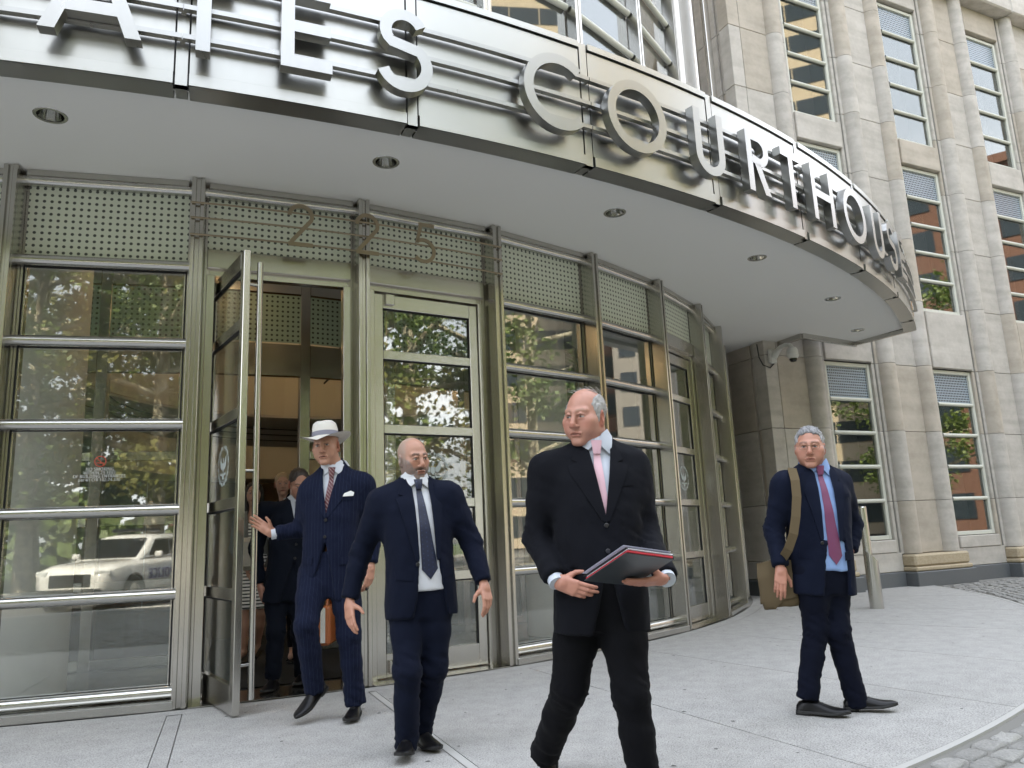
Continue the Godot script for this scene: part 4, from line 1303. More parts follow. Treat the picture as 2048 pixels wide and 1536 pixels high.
func far_buildings() -> void:
	M.far_glass = mat(lin(.03, .04, .05), .12)
	var beige := mat(lin(.52, .43, .31), .85); var brick := mat(lin(.17, .085, .058), .9); var grey := mat(lin(.33, .30, .26), .9)
	var face := func(p: Vector3): return atan2(-p.x, -p.z)
	tower("office_tower", Vector3(66, 0, 9), face.call(Vector3(60, 0, 20)), Vector3(22, 62, 12), 18, 7, beige, "tall beige office tower with dark window bands mirrored in the stone front windows", true)
	tower("brick_building", Vector3(63, 0, -14), face.call(Vector3(50, 0, 4)), Vector3(24, 27, 12), 8, 8, brick, "red brick apartment building mirrored in the courthouse windows", false)
	tower("grey_building", Vector3(58, 0, -38), face.call(Vector3(50, 0, -14)), Vector3(30, 24, 12), 8, 12, grey, "old grey stone building mirrored in the right hand entrance panes", false)
	tower("brick_building", Vector3(24, 0, 78), PI, Vector3(34, 24, 12), 8, 10, brick, "long red brick building beyond the park", false)
	tower("office_tower", Vector3(-30, 0, 80), PI, Vector3(30, 30, 12), 9, 9, grey, "grey office block beyond the park trees", true)

func police_car(at: Vector3, heading: Vector3, label: String) -> void:
	var t := thing("police_car", at, label, "police car", "police cars at the kerb")
	var z := -heading.normalized()      # local -z is forward
	t.basis = Basis(Vector3.UP.cross(z).normalized(), Vector3.UP, z)
	var white := mat(lin(.78, .78, .76), .2); white.clearcoat_enabled = true; white.clearcoat = 1.0; white.clearcoat_roughness = .05
	var dark := mat(lin(.012, .013, .015), .08); var tyre := mat(lin(.015, .015, .015), .85); var blue := mat(lin(.02, .05, .25), .3)
	var lampm := mat(lin(.6, .62, .62), .1)
	# sections from front (-z) to rear, half width and height of lower body
	var rings := []
	for s in [[-2.48, .70, .42, .80], [-2.40, .86, .36, .98], [-2.0, .96, .34, 1.08], [-1.2, .99, .34, 1.14], [-.9, .99, .34, 1.16], [.2, 1.0, .34, 1.18], [1.6, .99, .34, 1.2], [2.2, .95, .36, 1.2], [2.45, .85, .42, 1.12]]:
		var ring := PackedVector3Array()
		for k in 20:
			var a := TAU * k / 20 - PI / 2
			var cx := cos(a); var sy := sin(a)
			ring.append(Vector3(signf(cx) * pow(absf(cx), .4) * s[1], lerpf(s[2], s[3], (signf(sy) * pow(absf(sy), .4) + 1) / 2), s[0]))
		rings.append(ring)
	var body := MB.new(); body.loft(rings); part(t, "body", body, white)
	rings = []
	for s in [[-1.15, .82, 1.10, 1.13], [-.45, .80, 1.1, 1.68], [.1, .79, 1.1, 1.76], [1.4, .78, 1.1, 1.75], [2.1, .76, 1.1, 1.66], [2.35, .74, 1.1, 1.2]]:
		var ring := PackedVector3Array()
		for k in 20:
			var a := TAU * k / 20 - PI / 2
			var cx := cos(a); var sy := sin(a)
			var yy: float = (signf(sy) * pow(absf(sy), .4) + 1) / 2
			ring.append(Vector3(signf(cx) * pow(absf(cx), .4) * s[1] * lerpf(1.1, .9, yy), lerpf(s[2], s[3], yy), s[0]))
		rings.append(ring)
	var cab := MB.new(); cab.loft(rings); part(t, "cabin", cab, white)
	for sx in [-1.0, 1.0]:
		for wn in [[[-.75, 1.2], [.2, 1.2], [.2, 1.62], [-.35, 1.6]], [[.28, 1.2], [1.2, 1.2], [1.2, 1.62], [.28, 1.63]], [[1.28, 1.22], [1.95, 1.24], [1.75, 1.56], [1.28, 1.6]]]:
			var b := MB.new(); var poly := PackedVector2Array()
			for p in wn: poly.append(Vector2(p[0], p[1]))
			b.prism(poly, 0, .03, Transform3D(Basis(Vector3(0, 0, 1), Vector3(-sx * .17, 1, 0), Vector3(sx, 0, 0)), Vector3(sx * (.825 + .2), 0, 0)))
			part(t, "side_window", b, dark)
		var st := MB.new(); st.prism(PackedVector2Array([Vector2(.3, .5), Vector2(.95, .5), Vector2(.8, .95), Vector2(.45, 1.1), Vector2(.25, .85)]), 0, .012, Transform3D(Basis(Vector3(0, 0, 1), Vector3.UP, Vector3(sx, 0, 0)), Vector3(sx * 1.0, 0, 0))); part(t, "stripe", st, blue)
		var font := SystemFont.new(); font.font_names = PackedStringArray(["Droid Sans"]); font.font_weight = 700
		var tm := TextMesh.new(); tm.text = "POLICE"; tm.font = font; tm.font_size = 64; tm.pixel_size = .0052; tm.depth = .006; tm.material = blue
		piece(t, "lettering", tm, Transform3D(Basis(Vector3(0, 0, -sx), Vector3.UP, Vector3(sx, 0, 0)), Vector3(sx * 1.008, .76, -.42)))
		for zz in [-1.55, 1.5]:
			var wheel := Node3D.new(); wheel.name = "wheel"; t.add_child(wheel, true); wheel.position = Vector3(sx * .86, .37, zz)
			var wb := Transform3D(Basis(Vector3.BACK, -sx * PI / 2), Vector3.ZERO)
			var ty := MB.new(); ty.lathe([Vector2(.22, .14), Vector2(.35, .14), Vector2(.37, .1), Vector2(.37, -.1)], 26, wb); part(wheel, "tyre", ty, tyre)
			var ri := MB.new(); ri.lathe([Vector2(0, .12), Vector2(.08, .13), Vector2(.22, .12)], 20, wb); part(wheel, "rim", ri, M.steel)
			var arch := MB.new(); arch.lathe([Vector2(.37, .135), Vector2(.45, .137)], 26, wb); part(wheel, "arch", arch, dark)
		var hl := MB.new(); hl.box(Vector3(sx * .72, .86, -2.36), Vector3(.36, .13, .16), Basis(Vector3.UP, -sx * .35), .03); part(t, "headlight", hl, lampm)
		var mi := MB.new(); mi.box(Vector3(sx * 1.08, 1.22, -.72), Vector3(.18, .14, .12), Basis(), .03); part(t, "mirror", mi, white)
	var ws := MB.new(); ws.quad(Vector3(-.72, 1.17, -1.12), Vector3(-.64, 1.62, -.52), Vector3(.64, 1.62, -.52), Vector3(.72, 1.17, -1.12)); ws.quad(Vector3(.72, 1.175, -1.135), Vector3(.64, 1.63, -.535), Vector3(-.64, 1.63, -.535), Vector3(-.72, 1.175, -1.135)); part(t, "windscreen", ws, dark)
	var gr := MB.new(); gr.span(Vector3(-.5, .56, -2.50), Vector3(.5, .84, -2.44), .02); part(t, "grille", gr, dark)
	var bu := MB.new(); bu.span(Vector3(-.75, .38, -2.56), Vector3(.75, .52, -2.42), .03); part(t, "bumper", bu, tyre)
	var lb := MB.new(); lb.span(Vector3(-.6, 1.79, -.1), Vector3(.6, 1.88, .18), .03); part(t, "light_bar", lb, dark)

const JOINTS := {
	"front": {"head": Vector3(0.337, 1.655, -3.580), "neck": Vector3(0.373, 1.525, -3.600), "shR": Vector3(0.142, 1.420, -3.600), "shL": Vector3(0.546, 1.425, -3.640), "elR": Vector3(0.084, 1.097, -3.620), "wrR": Vector3(0.156, 0.918, -3.440), "hdR": Vector3(0.303, 0.859, -3.380), "elL": Vector3(0.587, 1.087, -3.600), "wrL": Vector3(0.615, 0.917, -3.325), "hdL": Vector3(0.459, 0.899, -3.302), "hipR": Vector3(0.271, 0.840, -3.600), "hipL": Vector3(0.447, 0.833, -3.600), "knR": Vector3(0.200, 0.447, -3.620), "anR": Vector3(0.086, 0.120, -3.900), "toR": Vector3(0.010, 0.047, -3.820), "knL": Vector3(0.451, 0.432, -3.480), "anL": Vector3(0.481, 0.094, -3.480), "toL": Vector3(0.449, 0.002, -3.300)},
	"beard": {"head": Vector3(-0.593, 1.582, -4.450), "neck": Vector3(-0.584, 1.449, -4.450), "shR": Vector3(-0.778, 1.348, -4.430), "shL": Vector3(-0.392, 1.368, -4.480), "elR": Vector3(-0.898, 1.064, -4.450), "wrR": Vector3(-0.953, 0.803, -4.390), "hdR": Vector3(-0.935, 0.697, -4.330), "elL": Vector3(-0.267, 1.079, -4.500), "wrL": Vector3(-0.204, 0.865, -4.400), "hdL": Vector3(-0.180, 0.768, -4.350), "hipR": Vector3(-0.645, 0.847, -4.450), "hipL": Vector3(-0.482, 0.841, -4.450), "knR": Vector3(-0.627, 0.426, -4.330), "anR": Vector3(-0.648, 0.072, -4.400), "toR": Vector3(-0.619, 0.004, -4.230), "knL": Vector3(-0.497, 0.427, -4.450), "anL": Vector3(-0.587, 0.106, -4.570), "toL": Vector3(-0.480, 0.010, -4.450)},
	"hat": {"head": Vector3(-1.317, 1.787, -5.330), "neck": Vector3(-1.265, 1.626, -5.350), "shR": Vector3(-1.424, 1.474, -5.350), "shL": Vector3(-1.062, 1.519, -5.380), "elR": Vector3(-1.505, 1.229, -5.400), "wrR": Vector3(-1.677, 1.202, -5.330), "hdR": Vector3(-1.802, 1.292, -5.330), "elL": Vector3(-1.008, 1.195, -5.450), "wrL": Vector3(-1.015, 0.966, -5.370), "hdL": Vector3(-1.022, 0.843, -5.330), "hipR": Vector3(-1.399, 0.917, -5.350), "hipL": Vector3(-1.193, 0.907, -5.370), "knR": Vector3(-1.407, 0.609, -5.190), "anR": Vector3(-1.381, 0.218, -5.300), "toR": Vector3(-1.458, 0.065, -5.210), "knL": Vector3(-1.153, 0.521, -5.310), "anL": Vector3(-1.123, 0.121, -5.350), "toL": Vector3(-1.072, 0.033, -5.150)},
	"right": {"head": Vector3(1.875, 1.588, -4.880), "neck": Vector3(1.900, 1.461, -4.900), "shR": Vector3(1.675, 1.367, -4.850), "shL": Vector3(2.063, 1.371, -4.970), "elR": Vector3(1.598, 1.087, -4.900), "wrR": Vector3(1.584, 0.863, -4.800), "hdR": Vector3(1.556, 0.757, -4.770), "elL": Vector3(2.171, 1.096, -5.080), "wrL": Vector3(2.096, 0.926, -5.000), "hdL": Vector3(2.018, 0.825, -4.920), "hipR": Vector3(1.776, 0.838, -4.850), "hipL": Vector3(1.937, 0.827, -4.950), "knR": Vector3(1.783, 0.490, -4.880), "anR": Vector3(1.692, 0.134, -4.880), "toR": Vector3(1.848, 0.047, -4.820), "knL": Vector3(1.914, 0.470, -4.880), "anL": Vector3(1.987, 0.075, -4.920), "toL": Vector3(2.199, 0.015, -4.840)},
	"behind": {"head": Vector3(-1.818, 1.622, -6.450), "neck": Vector3(-1.856, 1.468, -6.500), "shR": Vector3(-2.107, 1.421, -6.500), "shL": Vector3(-1.666, 1.424, -6.550), "elR": Vector3(-2.184, 1.104, -6.500), "wrR": Vector3(-2.128, 0.814, -6.450), "hdR": Vector3(-2.095, 0.677, -6.420), "elL": Vector3(-1.602, 1.091, -6.550), "wrL": Vector3(-1.588, 0.809, -6.500), "hdL": Vector3(-1.576, 0.671, -6.470), "hipR": Vector3(-2.013, 0.827, -6.500), "hipL": Vector3(-1.815, 0.818, -6.500), "knR": Vector3(-1.981, 0.451, -6.420), "anR": Vector3(-2.009, 0.131, -6.450), "toR": Vector3(-1.961, 0.069, -6.300), "knL": Vector3(-1.824, 0.418, -6.550), "anL": Vector3(-1.846, 0.102, -6.700), "toL": Vector3(-1.804, 0.048, -6.550)},
	"wom1": {"head": Vector3(-2.551, 1.626, -7.500), "neck": Vector3(-2.562, 1.464, -7.530), "shR": Vector3(-2.691, 1.406, -7.500), "shL": Vector3(-2.391, 1.394, -7.500), "elR": Vector3(-2.732, 1.124, -7.500), "wrR": Vector3(-2.586, 0.912, -7.400), "hdR": Vector3(-2.523, 0.821, -7.360), "elL": Vector3(-2.329, 1.131, -7.500), "wrL": Vector3(-2.380, 0.903, -7.420), "hdL": Vector3(-2.419, 0.805, -7.400), "hipR": Vector3(-2.621, 0.910, -7.500), "hipL": Vector3(-2.458, 0.903, -7.500), "knR": Vector3(-2.581, 0.523, -7.440), "anR": Vector3(-2.620, 0.159, -7.500), "toR": Vector3(-2.594, 0.065, -7.380), "knL": Vector3(-2.469, 0.513, -7.500), "anL": Vector3(-2.541, 0.202, -7.650), "toL": Vector3(-2.524, 0.139, -7.520)},
	"wom2": {"head": Vector3(-2.397, 1.742, -7.900), "neck": Vector3(-2.387, 1.565, -7.930), "shR": Vector3(-2.536, 1.494, -7.900), "shL": Vector3(-2.214, 1.481, -7.900), "elR": Vector3(-2.575, 1.161, -7.900), "wrR": Vector3(-2.509, 0.915, -7.820), "hdR": Vector3(-2.475, 0.794, -7.800), "elL": Vector3(-2.160, 1.144, -7.900), "wrL": Vector3(-2.163, 0.875, -7.850), "hdL": Vector3(-2.164, 0.756, -7.820), "hipR": Vector3(-2.459, 0.935, -7.900), "hipL": Vector3(-2.278, 0.927, -7.900), "knR": Vector3(-2.442, 0.498, -7.900), "anR": Vector3(-2.466, 0.105, -8.000), "toR": Vector3(-2.418, 0.040, -7.850), "knL": Vector3(-2.244, 0.499, -7.800), "anL": Vector3(-2.239, 0.124, -7.800), "toL": Vector3(-2.185, 0.029, -7.650)},
}

# ---------- figures: distance fields meshed as surface nets ----------
class Field:
	# one entry per primitive; kinds: 0 tapered capsule, 1 ellipsoid, 2 torso profile, 3 half space inside a ball, 4 wedge in a torso frame
	var kind := PackedInt32Array()
	var sub := PackedInt32Array()
	var k := PackedFloat32Array()
	var A: Array[Vector3] = []
	var B: Array[Vector3] = []
	var ra := PackedFloat32Array()
	var rb := PackedFloat32Array()
	var inv: Array[Basis] = []
	var prof: Array = []
	func add(kd: int, sb: int, kk: float, a: Vector3, b: Vector3, r0: float, r1: float, iv := Basis(), pr = null) -> void:
		kind.append(kd); sub.append(sb); k.append(kk); A.append(a); B.append(b); ra.append(r0); rb.append(r1); inv.append(iv); prof.append(pr)
	func cap(a: Vector3, b: Vector3, r0: float, r1: float, kk := 0.02, sb := 0) -> void: add(0, sb, kk, a, b, r0, r1)
	func ell(c: Vector3, rad: Vector3, bs := Basis(), kk := 0.02, sb := 0) -> void: add(1, sb, kk, c, rad, 0, 0, bs.inverse())
	func torso(o: Vector3, bs: Basis, table: Array, y0: float, y1: float, kk := 0.02) -> void: add(2, 0, kk, o, Vector3(y0, y1, 0), 0, 0, bs.inverse(), table)
	func cut(c: Vector3, n: Vector3, r: float, kk := 0.003) -> void: add(3, 1, kk, c, n.normalized(), r, 0)
	func wedge(o: Vector3, bs: Basis, y0: float, w0: float, y1: float, w1: float, xc: float, kk := 0.004) -> void: add(4, 1, kk, o, Vector3(xc, 0, 0), 0, 0, bs.inverse(), [y0, w0, y1, w1])
	func one(i: int, p: Vector3) -> float:
		match kind[i]:
			0:
				var ba := B[i] - A[i]; var pa := p - A[i]
				var t := clampf(pa.dot(ba) / maxf(ba.length_squared(), 1e-9), 0.0, 1.0)
				return (pa - ba * t).length() - lerpf(ra[i], rb[i], t)
			1:
				var q := inv[i] * (p - A[i]); var r := B[i]
				var k0 := (q / r).length(); var k1 := (q / (r * r)).length()
				return k0 * (k0 - 1.0) / maxf(k1, 1e-6)
			2:
				var q := inv[i] * (p - A[i])
				var tb: Array = prof[i]
				var t := clampf((q.y - B[i].x) / (B[i].y - B[i].x), 0.0, 1.0) * (tb.size() - 1)
				var j := mini(int(t), tb.size() - 2); var f := t - j
				var u: Vector4 = (tb[j] as Vector4).lerp(tb[j + 1], f)   # half width, front depth, back depth, forward shift
				var z := q.z - u.w
				var dz := u.y if z > 0.0 else u.z
				var ex := absf(q.x) / u.x; var ez := absf(z) / dz
				var m := pow(pow(ex, 2.4) + pow(ez, 2.4), 1.0 / 2.4)
				var d := (m - 1.0) * minf(u.x, dz) * 0.95
				var dy := maxf(B[i].x - q.y, q.y - B[i].y)
				if dy > 0.0: return sqrt(maxf(d, 0.0) * maxf(d, 0.0) + dy * dy) if d > 0.0 else dy
				return maxf(d, dy)
			3:
				return maxf((A[i] - p).dot(B[i]), (p - A[i]).length() - ra[i])
			_:
				var q := inv[i] * (p - A[i]); var w: Array = prof[i]
				var t := clampf((q.y - w[0]) / (w[2] - w[0]), 0.0, 1.0)
				var wd := lerpf(w[1], w[3], t)
				return maxf(maxf(absf(q.x - B[i].x) - wd, -q.z), maxf(minf(w[0], w[2]) - q.y, q.y - maxf(w[0], w[2]))) * 0.9
	func val(p: Vector3, use: PackedInt32Array) -> float:
		var d := 1e3
		for i in use:
			var e := one(i, p); var kk := k[i]
			if sub[i] == 0:
				var h := maxf(kk - absf(d - e), 0.0)
				d = minf(d, e) - (h * h / (4.0 * kk) if kk > 0.0 else 0.0)
			else:
				var h := maxf(kk - absf(d + e), 0.0)
				d = maxf(d, -e) + (h * h / (4.0 * kk) if kk > 0.0 else 0.0)
		return d
	func all() -> PackedInt32Array:
		return PackedInt32Array(range(kind.size()))
	func reach() -> AABB:
		var b := AABB(); var first := true
		for i in kind.size():
			if sub[i] == 1: continue
			var c := A[i]; var ext := Vector3.ZERO; var box: AABB
			match kind[i]:
				0: box = AABB(A[i] - Vector3.ONE * ra[i], Vector3.ONE * ra[i] * 2).merge(AABB(B[i] - Vector3.ONE * rb[i], Vector3.ONE * rb[i] * 2))
				1: box = AABB(c - Vector3.ONE * B[i][B[i].max_axis_index()], Vector3.ONE * B[i][B[i].max_axis_index()] * 2)
				_:
					var up := inv[i].inverse().y
					box = AABB(c + up * B[i].x, Vector3.ZERO).merge(AABB(c + up * B[i].y, Vector3.ZERO)).grow(0.25)
			b = box if first else b.merge(box); first = false
		return b.grow(0.03)
	func net(out: MB, cell: float) -> void:
		var bb := reach()
		var S := 5
		var nx := int(ceil(bb.size.x / cell / S)) * S + 1; var ny := int(ceil(bb.size.y / cell / S)) * S + 1; var nz := int(ceil(bb.size.z / cell / S)) * S + 1
		var o := bb.position
		var g := PackedFloat32Array(); g.resize(nx * ny * nz); g.fill(1.0)
		var every := all()
		var blocks: Array[Vector3i] = []
		var rad := cell * S * 0.5 * 1.75
		var kmax := 0.0
		for kk in k: kmax = maxf(kmax, kk)
		var bx := int(float(nx - 1) / S) + 1; var by := int(float(ny - 1) / S) + 1; var bz := int(float(nz - 1) / S) + 1
		for kz in bz:
			for ky in by:
				for kx in bx:
					var c := o + Vector3(kx + 0.5, ky + 0.5, kz + 0.5) * (cell * S)
					var dm := 1e3
					var ds := PackedFloat32Array(); ds.resize(every.size())
					for i in every.size():
						ds[i] = one(i, c)
						if sub[i] == 0: dm = minf(dm, ds[i])
					if dm > rad * 1.15 + kmax * 0.3: continue
					var dv := val(c, every)
					if dv < -rad * 1.3 - 0.002:
						for z in range(kz * S, mini(kz * S + S, nz)):
							for y in range(ky * S, mini(ky * S + S, ny)):
								for x in range(kx * S, mini(kx * S + S, nx)): g[x + nx * (y + ny * z)] = -1.0
						continue
					blocks.append(Vector3i(kx * S, ky * S, kz * S))
					var use := PackedInt32Array()
					for i in every.size():
						if sub[i] == 0 and ds[i] < dm + rad * 2.05 + k[i]: use.append(i)
						elif sub[i] == 1 and ds[i] < rad * 1.2 + k[i]: use.append(i)
					for z in range(kz * S, mini(kz * S + S, nz)):
						for y in range(ky * S, mini(ky * S + S, ny)):
							for x in range(kx * S, mini(kx * S + S, nx)):
								var id := x + nx * (y + ny * z)
								g[id] = val(o + Vector3(x, y, z) * cell, use)
		var vid := PackedInt32Array(); vid.resize(nx * ny * nz); vid.fill(-1)
		var base := out.v.size()
		var sxy := nx * ny
		var off := [0, 1, nx, nx + 1, sxy, sxy + 1, sxy + nx, sxy + nx + 1]
		var corner := [Vector3(0, 0, 0), Vector3(1, 0, 0), Vector3(0, 1, 0), Vector3(1, 1, 0), Vector3(0, 0, 1), Vector3(1, 0, 1), Vector3(0, 1, 1), Vector3(1, 1, 1)]
		var edges := [[0, 1], [2, 3], [4, 5], [6, 7], [0, 2], [1, 3], [4, 6], [5, 7], [0, 4], [1, 5], [2, 6], [3, 7]]
		for bk in blocks:
			for xyz in S * S * S:
					var x := bk.x + xyz % S; var y := bk.y + (xyz / S) % S; var z := bk.z + xyz / (S * S)
					if x >= nx - 1 or y >= ny - 1 or z >= nz - 1: continue
					var id := x + nx * (y + ny * z)
					var s := g[id] < 0.0
					if (g[id + 1] < 0.0) == s and (g[id + nx] < 0.0) == s and (g[id + nx + 1] < 0.0) == s and (g[id + sxy] < 0.0) == s and (g[id + sxy + 1] < 0.0) == s and (g[id + sxy + nx] < 0.0) == s and (g[id + sxy + nx + 1] < 0.0) == s: continue
					var acc := Vector3.ZERO; var cnt := 0
					for e in edges:
						var a := g[id + off[e[0]]]; var b := g[id + off[e[1]]]
						if (a < 0.0) != (b < 0.0):
							acc += (corner[e[0]] as Vector3).lerp(corner[e[1]], a / (a - b)); cnt += 1
					vid[id] = out.vert(o + (Vector3(x, y, z) + acc / cnt) * cell, Vector3.ZERO)
		for bk in blocks:
			for xyz in S * S * S:
					var x := bk.x + xyz % S; var y := bk.y + (xyz / S) % S; var z := bk.z + xyz / (S * S)
					if x < 1 or y < 1 or z < 1 or x >= nx - 1 or y >= ny - 1 or z >= nz - 1: continue
					var id := x + nx * (y + ny * z)
					var s := g[id] < 0.0
					if s != (g[id + 1] < 0.0): quad_ids(out, vid[id - nx - sxy], vid[id - sxy], vid[id], vid[id - nx], s)
					if s != (g[id + nx] < 0.0): quad_ids(out, vid[id - 1 - sxy], vid[id - 1], vid[id], vid[id - sxy], s)
					if s != (g[id + sxy] < 0.0): quad_ids(out, vid[id - 1 - nx], vid[id - nx], vid[id], vid[id - 1], s)
		out.smooth(base)
	func quad_ids(out: MB, a: int, b: int, c: int, d: int, s: bool) -> void:
		if a < 0 or b < 0 or c < 0 or d < 0: return
		if s: out.face(a, b, c); out.face(a, c, d)
		else: out.face(a, c, b); out.face(a, d, c)
	# march along dir until the field equals lift
	func hit(p: Vector3, dir: Vector3, lift: float, use: PackedInt32Array, most := 1.0) -> Vector3:
		var t := 0.0
		for i in 40:
			var d := val(p + dir * t, use) - lift
			if d < 0.0004: break
			t += maxf(d * 0.8, 0.0005)
			if t > most: break
		return p + dir * minf(t, most)

# cloth shapes cut flat and laid on a field from the front of a frame
static func drape(out: MB, f: Field, xf: Transform3D, poly: PackedVector2Array, lift: float, thick: float, cell := 0.016, start := 0.45, bulge := 0.0) -> void:
	var lo := poly[0]; var hi := poly[0]
	for p in poly:
		lo = lo.min(p); hi = hi.max(p)
	var use := f.all()
	var ids := {}
	var base := out.v.size()
	var back := PackedVector3Array()
	var edge := {}
	var mid := (lo.x + hi.x) / 2.0
	for j in int(ceil((hi.y - lo.y) / cell)):
		for i in int(ceil((hi.x - lo.x) / cell)):
			var r := lo + Vector2(i, j) * cell
			var cl := PackedVector2Array([r, r + Vector2(cell, 0), r + Vector2(cell, cell), r + Vector2(0, cell)])
			for piece_ in Geometry2D.intersect_polygons(poly, cl):
				var pc: PackedVector2Array = piece_
				if Geometry2D.is_polygon_clockwise(pc): pc.reverse()
				var loc := []
				for p in pc:
					var key := Vector2i(roundi(p.x * 20000), roundi(p.y * 20000))
					if not ids.has(key):
						var h := f.hit(xf * Vector3(p.x, p.y, start), -xf.basis.z, lift, use, start + 0.12)
						if bulge > 0.0: h += xf.basis.z * bulge * (1.0 - pow(absf(p.x - mid) / maxf((hi.x - lo.x) / 2, 1e-4), 2.0))
						ids[key] = out.vert(h, Vector3.ZERO, p)
						back.append(h - xf.basis.z * thick)
					if loc.is_empty() or loc[-1] != ids[key]: loc.append(ids[key])
				for q in range(1, loc.size() - 1):
					if loc[0] != loc[q] and loc[q] != loc[q + 1] and loc[0] != loc[q + 1]: out.face(loc[0], loc[q], loc[q + 1])
				for q in loc.size():
					var a: int = loc[q]; var b: int = loc[(q + 1) % loc.size()]
					if a == b: continue
					var ek := Vector2i(mini(a, b), maxi(a, b))
					if edge.has(ek): edge.erase(ek)
					else: edge[ek] = Vector2i(a, b)
	out.smooth(base)
	for ek in edge:
		var e: Vector2i = edge[ek]
		var a := out.v[e.x]; var b := out.v[e.y]
		out.quad(back[e.x - base], back[e.y - base], b, a)

static func poly2(pts: Array) -> PackedVector2Array:
	var out := PackedVector2Array()
	for p in pts: out.append(Vector2(p[0], p[1]))
	return out

# a hand: F towards the fingers, N out of the palm, T towards the thumb; curl in radians per joint
static func hand(f: Field, w: Vector3, F: Vector3, N: Vector3, T: Vector3, curl: Array, thumb: float, sc := 1.0, open := 0.0) -> void:
	F = F.normalized(); N = (N - F * N.dot(F)).normalized(); T = (T - F * T.dot(F) - N * T.dot(N)).normalized()
	var offs := [0.029, 0.010, -0.009, -0.026]; var lens := [0.086, 0.090, 0.085, 0.076]
	var seg := [[0.043, 0.026, 0.021], [0.047, 0.030, 0.022], [0.043, 0.028, 0.021], [0.034, 0.021, 0.018]]
	for i in 4:
		var kn: Vector3 = w + (F * lens[i] + T * offs[i]) * sc
		f.cap(w + (T * offs[i] * 0.75 - N * 0.002) * sc, kn, 0.0145 * sc, 0.0115 * sc, 0.014)
	f.cap(w + (F * 0.015 + N * 0.008) * sc, w + (F * 0.07 + N * 0.006) * sc, 0.014 * sc, 0.011 * sc, 0.014)
	for i in 4:
		var p: Vector3 = w + (F * lens[i] + T * offs[i]) * sc
		var a := 0.0
		var dir0: Vector3 = (F + T * (offs[i] * 4.0 * open)).normalized()
		for j in 3:
			a += curl[i] * [0.8, 1.1, 0.75][j]
			var d: Vector3 = dir0 * cos(a) + N * sin(a)
			var q: Vector3 = p + d * seg[i][j] * sc
			f.cap(p, q, [0.0102, 0.0092, 0.0085][j] * sc * (0.9 if i == 3 else 1.0), [0.0092, 0.0085, 0.0072][j] * sc * (0.9 if i == 3 else 1.0), 0.003)
			p = q
	var tb := w + (F * 0.022 + T * 0.026 + N * 0.008) * sc
	var d0 := (F * 0.62 + T * (0.75 - thumb * 0.35) + N * (0.25 + thumb * 0.45)).normalized()
	var d1 := (F * 0.85 + T * (0.45 - thumb * 0.55) + N * (0.2 + thumb * 0.5)).normalized()
	f.cap(w + (F * 0.01 + T * 0.014) * sc, tb + d0 * 0.03 * sc, 0.017 * sc, 0.0135 * sc, 0.012)
	f.cap(tb + d0 * 0.03 * sc, tb + d0 * 0.055 * sc, 0.0125 * sc, 0.0112 * sc, 0.006)
	f.cap(tb + d0 * 0.055 * sc, tb + (d0 * 0.055 + d1 * 0.032) * sc, 0.0112 * sc, 0.0088 * sc, 0.003)

